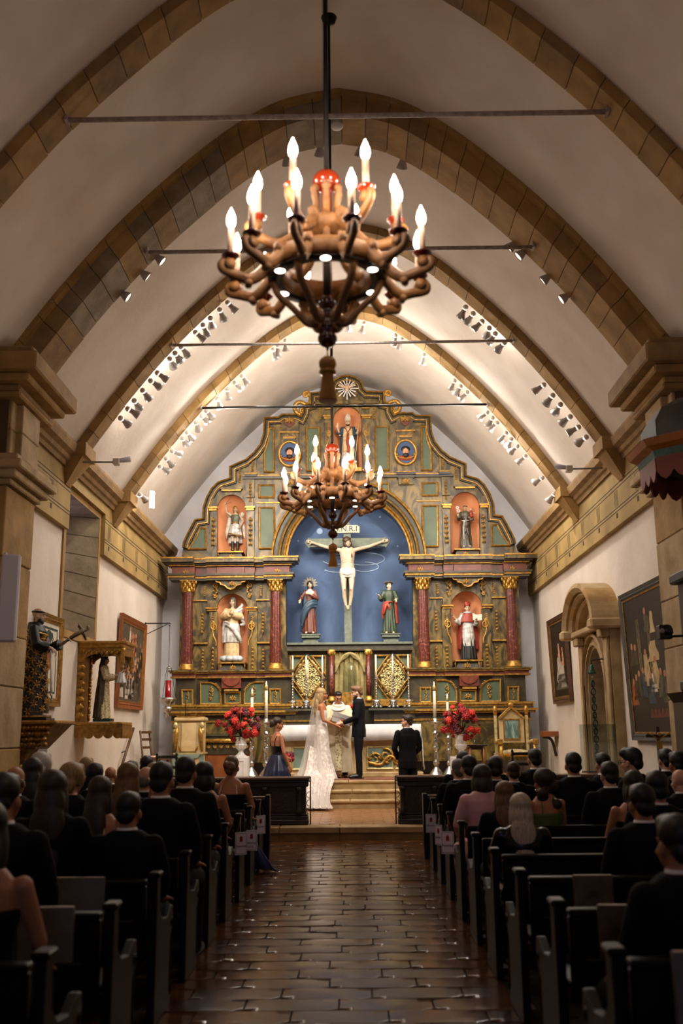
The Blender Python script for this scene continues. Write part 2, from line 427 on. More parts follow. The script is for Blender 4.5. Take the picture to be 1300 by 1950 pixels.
# arches, every stone its own piece
def arch(idx, y, t0, t1, dy, count, seed, mould=False):
    rnd = random.Random(seed)
    core = MB(); A = offset(HALF, t0+.02); B = offset(HALF, t1+.02); m = len(A)
    vs = [(p[0], yy, p[1]) for yy in (y-dy+.02, y+dy-.02) for pl in (A, B) for p in pl]
    fs = []
    for k in range(m-1):
        fs += [(k, k+1, m+k+1, m+k), (2*m+k, 3*m+k, 3*m+k+1, 2*m+k+1), (k, 2*m+k, 2*m+k+1, k+1), (m+k, m+k+1, 3*m+k+1, 3*m+k)]
    core.add(vs, fs)
    root = struct('trim_%d' % idx, core, 'mortar', label='stone transverse arch under the vault')
    A = offset(HALF, t0); B = offset(HALF, t1)
    cuts = [0.]
    while cuts[-1] < 1: cuts.append(cuts[-1] + (1/count) * rnd.uniform(.8, 1.2))
    cuts = [c / cuts[-1] for c in cuts]
    for i in range(len(cuts)-1):
        a, c = cuts[i] + .0003, cuts[i+1] - .0003
        s = MB(); j = rnd.uniform(-.008, .008)
        q = []
        for yy in (y-dy-j, y+dy+j):
            q.append([along(pl, t) for pl, t in ((A, a), (A, (a+c)/2), (A, c), (B, c), (B, (a+c)/2), (B, a))])
        vs = [(p[0], y-dy-j, p[1]) for p in q[0]] + [(p[0], y+dy+j, p[1]) for p in q[1]]
        s.add(vs, [(0,1,4,5),(1,2,3,4),(6,11,10,7),(7,10,9,8),(0,6,7,1),(1,7,8,2),(2,8,9,3),(3,9,10,4),(4,10,11,5),(5,11,6,0)])
        s.build('voussoir', rnd.choice(['stone', 'stone', 'stone_b', 'stone_grey'] if mould else ['stone', 'stone', 'stone_b']), root, bevel=.004)
    if mould:
        A2 = offset(HALF, t1-.1); B2 = offset(HALF, t1+.02)
        for i in range(len(cuts)-1):
            a, c = cuts[i] + .0003, cuts[i+1] - .0003
            s = MB(); qa = [along(pl, t) for pl, t in ((A2, a), (A2, (a+c)/2), (A2, c), (B2, c), (B2, (a+c)/2), (B2, a))]
            vs = [(p[0], y-dy-.12, p[1]) for p in qa] + [(p[0], y-dy+.02, p[1]) for p in qa]
            s.add(vs, [(0,1,4,5),(1,2,3,4),(6,11,10,7),(7,10,9,8),(0,6,7,1),(1,7,8,2),(2,8,9,3),(3,9,10,4),(4,10,11,5),(5,11,6,0)])
            s.build('label_stone', 'stone', root, bevel=.004)
    return root
arch(1, ARCH_Y[0], 0, .17, .2, 30, 1)
arch(2, ARCH_Y[1], -.16, .17, .34, 34, 2, True)
arch(3, ARCH_Y[2], 0, .17, .19, 32, 3)
arch(4, ARCH_Y[3], 0, .17, .19, 32, 4)
# walls
def wall(name, sgn, holes):
    b = MB(); y = YB
    x0, x1 = (XW, XW+1.0) if sgn > 0 else (-XW-1.0, -XW)
    for (ya, yb, za, zb) in holes:
        b.box(x0, x1, y, ya, 0, ZC)
        if za > 0: b.box(x0, x1, ya, yb, 0, za)
        b.box(x0, x1, ya, yb, zb, ZC); y = yb
    b.box(x0, x1, y, YE, 0, ZC)
    return struct(name, b, 'plaster')
WIN = (15.3, 17.3, 3.2, 5.35)
wl = wall('wall_left', -1, [(13.9, 15.0, 0, 2.1), WIN])
wr = wall('wall_right', 1, [(16.35, 17.95, 0, 3.0)])
b = MB(); b.box(-XW-1, XW+1, YE, YE+.4, 0, 10.6); struct('wall_end', b, 'plaster_end')
b = MB(); b.box(-XW-1, -1.1, YB-.4, YB, 0, 10.6); b.box(1.1, XW+1, YB-.4, YB, 0, 10.6); b.box(-1.1, 1.1, YB-.4, YB, 0, 3.6); b.box(-1.1, 1.1, YB-.4, YB, 5.6, 10.6); struct('wall_back', b, 'plaster')
b = MB(); b.box(-1.1, 1.1, YB-.3, YB-.26, 3.6, 5.6); struct('window_1', b, 'glow_pane', label='bright daylit window over the entrance')
# left window: splayed stone reveal and pane
root = MB()
ya, yb, za, zb = WIN
pa, pb, pc, pd = ya+.75, yb-.75, za+.35, zb-.05
o = [(-XW+.015, ya, za), (-XW+.015, yb, za), (-XW+.015, yb, zb), (-XW+.015, ya, zb)]; i_ = [(-XW-.95, pa, pc), (-XW-.95, pb, pc), (-XW-.95, pb, pd), (-XW-.95, pa, pd)]
root.add(o + i_, [(0, 1, 5, 4), (1, 2, 6, 5), (2, 3, 7, 6), (3, 0, 4, 7)])
w2 = struct('window_2', root, 'stone_grey', label='deep splayed stone window recess high in the wall')
rnd = random.Random(5)
for k in range(6):
    u = MB(); f0, f1 = k/6+.004, (k+1)/6-.004
    def rv(t, s, y0=yb, y1=pb): return Vector((-XW + .02 - .95*s, y0 + (y1-y0)*s - .012, (za + (zb-za)*t)*(1-s) + (pc + (pd-pc)*t)*s))
    u.hexa([rv(f0, 0), rv(f0, 1), rv(f0, 1)+Vector((0, .03, 0)), rv(f0, 0)+Vector((0, .03, 0))], [rv(f1, 0), rv(f1, 1), rv(f1, 1)+Vector((0, .03, 0)), rv(f1, 0)+Vector((0, .03, 0))])
    u.build('reveal_stone', 'stone_grey', w2)
b = MB()
for (y0, y1, z0, z1) in ((ya-.12, ya, za-.12, zb+.1), (yb, yb+.12, za-.12, zb+.1), (ya, yb, za-.12, za), (ya, yb, zb, zb+.1)): b.box(-XW, -XW+.03, y0, y1, z0, z1)
b.build('window_frame', 'stone', w2)
b = MB(); b.box(-XW-.97, -XW-.95, pa-.05, pb+.05, pc-.05, pd+.05); b.build('pane', 'glow_pane', w2)
# doorway recess behind the statue on the left
b = MB(); b.box(-XW-1.3, -XW-.9, 13.8, 15.1, 0, 2.2); struct('door_2', b, 'plaster', label='shadowed plaster doorway recess below the coat of arms')
# frieze, cornice and pilasters
for sgn, nm in ((-1, 'left'), (1, 'right')):
    def bx(b, x0, x1, *r):
        b.box(min(sgn*x0, sgn*x1), max(sgn*x0, sgn*x1), *r)
    b = MB()
    segs = [(YB, YE)] if sgn > 0 else [(YB, WIN[0]-.12), (WIN[1]+.12, YE)]
    for y0, y1 in segs: bx(b, XW-.10, XW+.01, y0, y1, 4.72, 5.62)
    if sgn < 0: bx(b, XW-.10, XW+.01, segs[0][1], segs[1][0], 5.45, 5.62)
    fr = struct('trim_%d' % (5 if sgn < 0 else 6), b, 'frieze', label='ochre painted entablature with triglyph lines')
    b = MB(); xx = XW - .10
    for y0, y1 in segs:
        for z in (5.36, 5.30, 4.99, 4.94): bx(b, xx-.003, xx, max(y0, 5), y1, z, z+.014)
        y = 8.2
        while y < y1-.3:
            if y > y0:
                for j in range(4): bx(b, xx-.003, xx, y+.06*j, y+.06*j+.013, 5.02, 5.28)
                bx(b, xx-.003, xx, y+.06, y+.15, 4.84, 4.92)
            y += 1.18
    b.build('painted_lines', 'line_paint', fr)['kind'] = 'stuff'
    b = MB(); prof = [(XW, 5.62), (XW-.14, 5.62), (XW-.16, 5.68), (XW-.2, 5.7), (XW-.22, 5.76), (XW-.3, 5.80), (XW-.33, 5.9), (XW-.33, 5.94), (XW, 5.94)]
    b.prism([(sgn*p[0], p[1]) for p in prof], YB, YE, 'xz')
    co = struct('trim_%d' % (7 if sgn < 0 else 8), b, 'stone_b', label='moulded stone cornice at the springing of the vault')
    for ay in (ARCH_Y[0], ARCH_Y[2], ARCH_Y[3]):
        b = MB(); x0 = XW-.45
        bx(b, x0, XW, ay-.3, ay+.3, 5.78, 5.98)
        t4 = [(sgn*(XW-.4), ay-.26, 5.78), (sgn*XW, ay-.26, 5.78), (sgn*XW, ay+.26, 5.78), (sgn*(XW-.4), ay+.26, 5.78)]
        b4 = [(sgn*(XW-.12), ay-.12, 5.36), (sgn*XW, ay-.12, 5.36), (sgn*XW, ay+.12, 5.36), (sgn*(XW-.12), ay+.12, 5.36)]
        b.hexa(b4, t4); b.build('corbel', 'stone', co)
    # great pilaster carrying the second arch
    b = MB(); y0, y1 = ARCH_Y[1]-.55, ARCH_Y[1]+.5
    bx(b, XW-.44, XW, y0+.02, y1-.02, 0, 5.5)
    pl = struct('trim_%d' % (9 if sgn < 0 else 10), b, 'mortar', label='stone pilaster below the great arch')
    z = 0; rnd = random.Random(30 + sgn)
    while z < 4.45:
        h = min(rnd.uniform(.55, .95), 4.45 - z)
        if 4.45 - z - h < .25: h = 4.45 - z
        u = MB(); bx(u, XW-.48-rnd.uniform(0, .012), XW-.01, y0, y1, z+.004, z+h-.004); u.build('ashlar', rnd.choice(['stone_pale', 'stone', 'stone_pale']), pl, bevel=.012); z += h
    for z0, z1, ex in ((4.45, 4.52, .05), (4.52, 4.62, .12), (4.62, 4.72, .2), (4.72, 4.8, .14)):
        u = MB(); bx(u, XW-.5-ex, XW-.01, y0-ex, y1+ex, z0, z1); u.build('impost_moulding', 'stone_pale', pl, bevel=.015)
    for z0, z1 in ((4.8, 5.14), (5.145, 5.5)):
        u = MB(); bx(u, XW-.48, XW-.01, y0+.04, y1-.04, z0, z1); u.build('ashlar', 'stone_pale', pl, bevel=.012)
        u = MB(); bx(u, XW-.56, XW-.4, y0+.2, y1-.2, z0, z1); u.build('pilaster_strip', 'stone_pale', pl, bevel=.012)
    for z0, z1, ex in ((5.5, 5.57, .12), (5.57, 5.66, .1), (5.66, 5.76, .24), (5.76, 5.98, .36), (5.98, 6.06, .3)):
        u = MB(); bx(u, XW-.5-ex, XW-.01, y0-ex, y1+ex, z0, z1); u.build('capital_moulding', rnd.choice(['stone', 'stone_b']), pl, bevel=.02)
# floor
b = MB(); b.box(-XW, XW, YB, 15.7, -.2, -.025)
floor = struct('floor', b, 'grout', label='dark glossy terracotta paver floor of the nave')
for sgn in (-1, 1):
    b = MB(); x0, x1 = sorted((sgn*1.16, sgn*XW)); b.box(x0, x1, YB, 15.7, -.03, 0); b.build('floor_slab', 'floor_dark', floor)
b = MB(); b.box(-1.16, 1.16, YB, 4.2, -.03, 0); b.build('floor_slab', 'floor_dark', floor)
TILES = []
for k in range(3):
    for q in range(2):
        u = MB(); l = .56; d = .26
        nx, ny = 6, 4; r2 = random.Random(90+k*5+q); vs = []
        for j in range(ny+1):
            for i in range(nx+1):
                e = (i in (0, nx)) or (j in (0, ny))
                x = (i/nx-.5)*(l-.012); y = (j/ny-.5)*(d-.012)
                vs.append((x, y, -.002 if e else .0015*math.sin(i*1.9+q)+r2.uniform(-.0012, .0012)))
        base = len(vs)
        fs = [(j*(nx+1)+i, j*(nx+1)+i+1, (j+1)*(nx+1)+i+1, (j+1)*(nx+1)+i) for j in range(ny) for i in range(nx)]
        hx, hy = (l-.012)/2, (d-.012)/2
        vs += [(-hx, -hy, -.03), (hx, -hy, -.03), (hx, hy, -.03), (-hx, hy, -.03)]
        fs += [(base, base+1, nx, 0), (base+2, base+3, ny*(nx+1), ny*(nx+1)+nx)]
        u.add(vs, fs, True); me = u.mesh('tile'); me.materials.append(MATS['tile_' + 'abc'[k]]); TILES.append(me)
rnd = random.Random(11); y = 4.35; row = 0
while y < 15.55:
    x = -1.16 + .28 - (row % 2) * .28 + rnd.uniform(-.05, .05)
    while x < 1.2:
        o = inst('tile', rnd.choice(TILES), floor, (x, y, rnd.uniform(-.002, .002)), (rnd.gauss(0, .007), rnd.gauss(0, .006), rnd.gauss(0, .006))); x += .56
    y += .26; row += 1
# sanctuary platform, tiles and steps
b = MB(); b.box(-XW, XW, 15.75, YE, -.05, .17)
plat = struct('trim_11', b, 'grout', label='raised sanctuary floor of pale brick pavers with a stone kerb')
for sgn in (-1, 1):
    b = MB(); x0, x1 = sorted((sgn*1.3, sgn*XW)); b.box(x0, x1, 16.0, 19.1, .16, .198); b.build('floor_slab', 'step_stone', plat)
x = -XW; rnd = random.Random(4)
while x < XW-.05:
    l = min(rnd.uniform(.9, 1.5), XW-x); u = MB(); u.box(x+.003, x+l-.003, 15.66, 16.02, .1, .2); u.build('kerb_stone', rnd.choice(['step_stone', 'stone_pale']), plat, bevel=.015)
    u = MB(); u.box(x+.003, x+l-.003, 15.7, 15.9, -.02, .1); u.build('riser_stone', 'stone_b', plat); x += l
TL = []
for me in TILES[:2]:
    me = me.copy(); me.materials[0] = MATS['tile_light']; TL.append(me)
y = 16.02 + .1; row = 0
while y < 19.1:
    x = -1.3 + .17 - (row % 2) * .17
    while x < 1.35:
        o = inst('tile', rnd.choice(TL), plat, (x, y, .203+rnd.uniform(-.001, .001)), (rnd.gauss(0, .003), rnd.gauss(0, .003), 0), (.607, .81, .8)); x += .34
    y += .21; row += 1
for k in range(3):
    b = MB(); y0 = 19.1 + .36*k; z0 = .2 + .16*k
    b.box(-XW, XW, y0+.03, YE if k == 2 else y0+1.2, z0-.02, z0+.13)
    st = struct('trim_%d' % (12+k), b, 'step_stone', label='stone altar step')
    x = -XW
    while x < XW-.05:
        l = min(rnd.uniform(1.0, 1.8), XW-x); u = MB(); u.box(x+.003, x+l-.003, y0, y0+.5, z0+.11, z0+.16); u.build('tread_stone', 'step_stone', st, bevel=.012); x += l
ZT = .68
b = MB(); b.box(-XW, XW, 20.3, YE, .6, ZT-.003); struct('trim_15', b, 'step_stone', label='upper altar platform')
b = MB(); b.box(-1.55, 1.4, 19.95, 21.0, ZT-.002, ZT+.012)
tag(b.build('altar_carpet', 'carpet'), 'thin faded red carpet under the couple on the top step', 'carpet')
# tie rods
for k, ay in enumerate(ARCH_Y):
    xs = 2.74 if k != 1 else 2.5
    b = MB(); b.tube([(-xs, ay, 7.66), (xs, ay, 7.66)], .026 if k < 2 else .024, 10)
    r = thing('tie_rod', ['thick grey iron tie rod across the arch nearest the entrance', 'grey iron tie rod spanning the widest, double-banded stone arch', 'brownish iron tie rod across the arch between the great arch and the altar arch', 'black iron tie rod across the arch nearest the altarpiece'][k], 'tie rod', (0, ay, 7.69))
    b.build('bar', 'rod' if k < 3 else 'rod_dark', r)
    for sgn in (-1, 1):
        b = MB(); b.box(min(sgn*xs, sgn*(xs-.03)), max(sgn*xs, sgn*(xs-.03)), ay-.06, ay+.06, 7.63, 7.75); b.build('anchor_plate', 'rod', r)
# ================================================================ carved ornaments (shared relief meshes, facing -y, unit height)
def spir(cx, cz, r0, r1, a0, turns, n=18):
    return [(cx + (r0+(r1-r0)*i/n)*math.cos(a0+turns*2*PI*i/n), 0, cz + (r0+(r1-r0)*i/n)*math.sin(a0+turns*2*PI*i/n)) for i in range(n+1)]
def leaf(b, cx, cz, ln, wd, ang, d=.12):
    b.ell((cx + math.cos(ang)*ln/2, -d*.3, cz + math.sin(ang)*ln/2), (ln/2, d*.5, wd/2), 6, 4, Matrix.Rotation(-ang, 3, 'Y'))
def orn_mesh(name, b, m='gold'):
    me = b.mesh(name); me.materials.append(MATS[m]); return me
def orn_drop():
    b = MB()
    for i in range(6):
        z = .5 - i/6; w = .16 - .012*i
        leaf(b, 0, z-.02, .2, .09, R_(-40), .1); leaf(b, 0, z-.02, .2, .09, R_(220), .1); b.ell((0, -.05, z-.1), (.045, .05, .06), 6, 4)
    return orn_mesh('carved_drop', b)
def orn_palm():
    b = MB()
    for a in (20, 50, 90, 130, 160): leaf(b, 0, -.1, .5 if a != 90 else .58, .16, R_(a), .16)
    for a in (-25, 205): leaf(b, 0, -.1, .38, .14, R_(a), .14)
    b.tube(spir(-.28, -.22, .16, .02, R_(40), 1.2), .04, 5); b.tube(spir(.28, -.22, .16, .02, R_(140), -1.2), .04, 5)
    leaf(b, 0, -.1, .38, .12, R_(-90), .14)
    return orn_mesh('carved_palmette', b)
def orn_scroll():
    b = MB()
    b.tube(spir(-.02, .28, .2, .03, R_(-60), 1.4), [.055-.0015*i for i in range(19)], 6)
    b.tube(spline([(.08, 0, .11), (.16, 0, -.05), (.02, 0, -.25), (-.1, 0, -.45)], 5), [.055-.002*i for i in range(16)], 6)
    b.tube(spir(-.02, -.36, .12, .02, R_(60), -1.2), .035, 5)
    for z, a in ((.1, 30), (-.05, 160), (-.15, 10), (-.28, 170), (.42, 60)): leaf(b, 0, z, .2, .1, R_(a), .1)
    return orn_mesh('carved_scroll', b)
def orn_volute():
    b = MB(); p = spir(0, .3, .02, .19, R_(180), 1.75, 34); b.tube(p, [.018+.0005*i for i in range(35)], 6)
    e = p[-1]; q = spline([e, (e[0]+.06, 0, .12), (e[0]+.02, 0, -.1), (e[0]-.1, 0, -.3), (e[0]-.12, 0, -.5)], 6); b.tube(q, .036, 6)
    return orn_mesh('volute', b, 'gold_bright')
def orn_filigree(m='gold_pale'):
    b = MB(); rnd = random.Random(3)
    for row in range(9):
        z = -.42 + row*.105; hw = .30*math.sqrt(max(.04, 1-(z/.5)**2)); k = max(1, int(hw/.085))
        for j in range(k):
            cx = (j+.5)/k*hw
            for s in (-1, 1):
                b.tube(spir(s*cx, z, .062, .012, rnd.uniform(0, 6), s*1.3, 9), .017, 4)
                leaf(b, s*cx, z, .1, .045, rnd.uniform(0, 6), .07)
    b.tube([(0, -.03, -.48), (0, -.03, .48)], .02, 5)
    return orn_mesh('filigree', b, m)
ORN = dict(drop=orn_drop(), palm=orn_palm(), scroll=orn_scroll(), volute=orn_volute(), fili=orn_filigree())
# ================================================================ altarpiece
YF = 22.7
_c = P(664, 1065, YF); XC = _c.x
def Rz(py, Y=YF): return P(664, py, Y).z
def Rx(dx, py, Y=YF): return XC + P(664+dx, py, Y).x - P(664, py, Y).x
def RR(dx, py, Y=YF): return (Rx(dx, py, Y), Rz(py, Y))
alt = thing('altarpiece', 'towering marbled green and gilded wooden altarpiece filling the end wall', 'altarpiece', (XC, YF, ZT))
SIL = [(-334, 1440), (-328, 1360), (-320, 1065), (-315, 1040), (-313, 1030), (-303, 1010), (-291, 988), (-276, 986), (-275, 965), (-268, 945), (-258, 928), (-246, 917), (-224, 910), (-224, 888), (-194, 875), (-178, 862), (-165, 845), (-159, 826), (-158, 796), (-130, 795), (-124, 790), (-96, 790), (-88, 794), (-84, 786), (-84, 774), (-70, 770), (-70, 750), (-37, 748)]
left = [RR(*p) for p in SIL]
ct = [RR(-31*math.cos(a) if False else 31*math.cos(a), 742 - 24*math.sin(a)) for a in [PI - PI*i/14 for i in range(15)]]
outer = left + ct + [(2*XC - x, z) for x, z in reversed(left)]
def archhole(dx, hw, ytop, ybot, yspr, n=12):
    pts = [RR(dx-hw, ybot), RR(dx-hw, yspr)]
    pts += [RR(dx - hw*math.cos(PI*i/n), yspr - (yspr-ytop)*math.sin(PI*i/n)) for i in range(1, n)]
    return pts + [RR(dx+hw, yspr), RR(dx+hw, ybot)]
NICHES = [(-223, 30, 1128, 1277, 1158), (223, 30, 1128, 1277, 1158), (-222, 28, 939, 1062, 968), (222, 28, 939, 1062, 968), (0, 27, 773, 900, 800)]
big = archhole(0, 121, 944, 1228, 1066, 24)
holes = [archhole(*n) for n in NICHES]
low = [RR(-118, 1420), RR(-118, 1240), RR(118, 1240), RR(118, 1420)]
slab('body', outer, holes + [big], YF, YF+.32, 'marble_green', alt)
# niches: half round recess with half dome
for dx, hw, yt, yb_, ysp in NICHES:
    b = MB(); cx, zs = RR(dx, ysp); w_ = Rx(dx+hw, ysp) - cx + .01; z0 = Rz(yb_); hh = Rz(yt) - zs + .01; n = 14; vs = []; fs = []
    lev = [(z0, 1.)] + [(zs, 1.)] + [(zs + hh*math.sin(PI/2*i/6), math.cos(PI/2*i/6)) for i in range(1, 7)]
    for z, k in lev:
        for i in range(n+1):
            a = PI*i/n; vs.append((cx - w_*k*math.cos(a), YF+.03 + .32*math.sin(a)*max(k, .05), z))
    fs = [(j*(n+1)+i, j*(n+1)+i+1, (j+1)*(n+1)+i+1, (j+1)*(n+1)+i) for j in range(len(lev)-1) for i in range(n)]
    b.add(vs, fs, True)
    b.add([(cx-w_, YF, z0), (cx+w_, YF, z0), (cx+w_, YF+.5, z0), (cx-w_, YF+.5, z0)], [(0, 1, 2, 3)])
    b.build('niche', 'niche_orange', alt)
# outline moulding
prof = [(0, .0), (0, .11), (-.035, .13), (-.05, .09), (-.09, .09), (-.1, .05), (-.14, .05), (-.15, 0)]
top = [p for p in outer if p[1] > Rz(1062)]
b = MB(); b.sweep([(p[0], p[1]) for p in top], [(u-.0, d) for u, d in prof], YF); b.build('crest_moulding', 'marble_dark', alt)
b = MB(); b.sweep(top, [(.012, .02), (.012, .125), (-.018, .145), (-.03, .12), (-.03, .02)], YF); b.build('gilt_edge', 'gold', alt)
b = MB(); b.sweep(top, [(-.095, .03), (-.095, .10), (-.115, .10), (-.12, .03)], YF); b.build('gilt_edge', 'gold_bright', alt)
# crest scrolls
for s in (-1, 1):
    o = MB()
    def q(l): return [(XC + s*(Rx(dx, py)-XC), YF-.06, Rz(py)) for dx, py in l]
    sp = [(-79 + 9*(1-i/16)*math.cos(R_(200)+i*.55), 785 - 8*(1-i/16)*math.sin(R_(200)+i*.55)) for i in range(15)]
    o.tube(q(spline([(-88, 790), (-96, 786), (-100, 777), (-96, 768), (-88, 766), (-78, 771)], 4)), .05, 6)
    o.tube(q([(-84+8*(1-i/18)*math.cos(i*.6), 783-7*(1-i/18)*math.sin(i*.6)) for i in range(17)]), .03, 6)
    o.tube(q(spline([(-76, 772), (-70, 766), (-69, 757), (-74, 750)], 4)), .05, 6)
    o.tube(q([(-78+7*(1-i/18)*math.cos(i*.6), 752-7*(1-i/18)*math.sin(i*.6)) for i in range(17)]), .03, 6)
    o.build('crest_scroll', 'gold_bright', alt)
# blue recess
b = MB(); YBK = YF+.62; bp = [(x, z) for x, z in big]
vs = [(x, YF, z) for x, z in bp] + [(x, YBK, z) for x, z in bp]; n = len(bp)
b.add(vs, [(i, i+1, n+i+1, n+i) for i in range(n-1)] + [(n-1, 0, n, 2*n-1), tuple(range(n, 2*n))])
b.build('blue_recess', 'blue_paint', alt)
b = MB()
def flat(b, pts, y): b.add([(x, y, z) for x, z in pts], [tuple(range(len(pts)))])
mx, mz = RR(-55, 1011, YBK); flat(b, [(mx+.07*math.cos(a*PI/10), mz+.07*math.sin(a*PI/10)) for a in range(20)], YBK-.004)
for dx, py in ((-96, 1029), (93, 1041), (-70, 985), (60, 985)):
    sx, sz = RR(dx, py, YBK); flat(b, [(sx+(.035 if k % 2 else .014)*math.sin(k*PI/5), sz-(.035 if k % 2 else .014)*math.cos(k*PI/5)) for k in range(10)], YBK-.004)
for cx_, cy_, rw, rh in ((-25, 1065, 26, 10), (30, 1065, 38, 12), (-18, 1052, 20, 9), (30, 1080, 26, 9), (-20, 1082, 28, 8)):
    c0 = RR(cx_, cy_, YBK); kx = .0125
    b.tube([(c0[0]+rw*kx*math.cos(a), YBK-.003, c0[1]+rh*kx*math.sin(a)) for a in [R_(200)+R_(250)*i/14 for i in range(15)]], .014, 4)
b.build('painted_sky_marks', 'cloud_paint', alt)['kind'] = 'stuff'
# great arch mouldings, concentric
def arcpath(hw, ytop, ysp=1066, n=28):
    return [RR(-hw, ysp)] + [RR(-hw*math.cos(PI*i/n), ysp-(ysp-ytop)*math.sin(PI*i/n)) for i in range(1, n)] + [RR(hw, ysp)]
for hw, yt, wd, dp, m in ((148, 917, .05, .16, 'gold_bright'), (144, 921, .17, .10, 'marble_dark'), (133, 931, .035, .15, 'gold_bright'), (131, 934, .09, .08, 'marble_dark'), (125, 940, .05, .11, 'gold'), (122, 943, .07, .06, 'gold')):
    b = MB(); b.sweep(arcpath(hw, yt), [(0, 0), (0, dp), (-wd*.5, dp+.02), (-wd, dp), (-wd, 0)], YF); b.build('arch_moulding', m, alt)
beads = MB()
for i in range(2, 45):
    a = PI*i/46; x, z = RR(-119*math.cos(a), 1066-119*math.sin(a)); beads.ell((x, YF-.02, z), (.03, .03, .03), 6, 4)
beads.build('arch_beading', 'gold', alt)['kind'] = 'stuff'
# ---- helper pieces
FR = [(0, 0), (0, .05), (-.02, .065), (-.04, .04), (-.04, 0)]
def rect(dx0, dx1, y0, y1, Y=YF): return [RR(dx0, y1, Y), RR(dx1, y1, Y), RR(dx1, y0, Y), RR(dx0, y0, Y)]
def frame_panel(dx0, dx1, y0, y1, Y=YF, pm='panel_green', fm='gold_bright', pts=None):
    pts = pts or rect(dx0, dx1, y0, y1, Y)
    b = MB(); b.prism(pts, Y-.02, Y+.02, 'xz'); pan = b.build('panel', pm, alt)
    b = MB(); b.sweep(pts, [(u+.012, d) for u, d in FR], Y, closed=True); b.build('panel_frame', fm, pan)
def orn(kind, dx, py, hpx, wscale=1., Y=YF, m=None, rot=0., sx=1):
    x, z = RR(dx, py, Y); h = hpx*.0125
    return inst('carved_ornament', ORN[kind], alt, (x, Y-.03, z), (0, rot, 0), (sx*h*wscale, h*.6, h), m)
def course(name, breaks, y0, y1, ex, m, mirror=True, Y=YF):
    """a horizontal member whose plan steps forward at the breaks"""
    for s in ((-1, 1) if mirror else (-1,)):
        pts = []
        for d0, d1, pr in breaks:
            a, c = Rx(d0, y1)-XC, Rx(d1, y1)-XC
            pts += [(a, Y-pr-ex), (c, Y-pr-ex)]
        pts[0] = (pts[0][0]-ex, pts[0][1]); pts[-1] = (pts[-1][0]+ex, pts[-1][1])
        pts += [(pts[-1][0], Y+.1), (pts[0][0], Y+.1)]
        pp = [(XC - s*x, y) for x, y in pts]
        b = MB(); b.prism(pp, Rz(y1), Rz(y0), 'xy'); b.build(name, m, alt)
WING = [(-333, -290, .30), (-290, -268, .12), (-268, -178, .22), (-178, -160, .12), (-160, -112, .30)]
# base and predella
BASE = [(-336, -288, .34), (-288, -160, .24), (-160, -110, .34)]
course('plinth', BASE, 1374, 1450, .0, 'marble_green')
course('plinth_line', BASE, 1370, 1374, .02, 'gold')
course('plinth_band', BASE, 1360, 1370, .0, 'marble_dark')
for y0, y1, ex, m in ((1356, 1360, .10, 'gold'), (1352, 1356, .14, 'gold_bright'), (1348, 1352, .06, 'marble_dark'), (1344, 1348, .05, 'gold'), (1340, 1344, .08, 'gold_bright')):
    course('base_moulding', BASE, y0, y1, ex, m)
course('predella', [(-330, -290, .26), (-290, -160, .14), (-160, -112, .26)], 1290, 1340, 0, 'marble_dark')
for y0, y1, ex, m in ((1287, 1290, .05, 'gold'), (1281, 1287, .02, 'marble_rust'), (1278, 1281, .06, 'gold'), (1275, 1278, .09, 'marble_green')):
    course('pedestal_cornice', WING, y0, y1, ex, m)
for s in (-1, 1):
    frame_panel(s*-319 if s > 0 else 301, s*-301 if s > 0 else 319, 1312, 1338, YF-.26)
    frame_panel(s*-152 if s > 0 else 134, s*-134 if s > 0 else 152, 1312, 1338, YF-.26)
    frame_panel(s*-238 if s > 0 else 210, s*-210 if s > 0 else 238, 1317, 1337, YF-.15)
    for c in (-310, -143): orn('scroll', s*-c*-1, 1325, 20, .8, YF-.28)
    orn('palm', s*-224, 1327, 13, 1.2, YF-.17)
    for side in (-1, 1):
        lo, hi = (-284, -247) if side < 0 else (-201, -164)
        a, c = (lo, hi) if side < 0 else (hi, lo)
        pp = [(a, 1338), (c, 1338), (c, 1322)] + [(c + (a-c)*.62*(1-math.cos(t)), 1322-24*math.sin(t)) for t in [PI/2*i/6 for i in range(1, 7)]] + [(a, 1298)]
        pts = [RR(dx, py, YF-.14) for dx, py in pp]
        if s < 0: pts = [(2*XC-x, z) for x, z in pts]
        ar = sum(pts[i][0]*pts[(i+1) % len(pts)][1]-pts[(i+1) % len(pts)][0]*pts[i][1] for i in range(len(pts)))
        if ar < 0: pts.reverse()
        frame_panel(0, 0, 0, 0, YF-.15, pts=pts)
        orn('scroll', -s*(-265 if side < 0 else -184), 1319, 24, .9, YF-.17, sx=side*s)
        orn('drop', -s*(-251 if side < 0 else -196), 1306, 18, .8, YF-.2, rot=R_(38)*side*-1*s)
    b = MB(); x0, x1 = sorted((XC+s*(Rx(-242, 1300)-XC), XC+s*(Rx(-205, 1300)-XC))); b.box(x0, x1, YF-.3, YF, Rz(1310), Rz(1290)); t = b.build('corbel_block', 'marble_rust', alt, bevel=.01)
    xm = (x0+x1)/2; b = MB(); b.prism([(xm+.19*math.cos(PI+PI*i/12), Rz(1292)+.16*math.sin(PI+PI*i/12)) for i in range(13)], YF-.33, YF-.29, 'xz'); b.build('corbel_disc', 'marble_rust', t)
    b = MB(); b.box(x0+.06, x1-.06, YF-.28, YF, Rz(1315), Rz(1311)); b.build('gilt_bar', 'gold_bright', t)
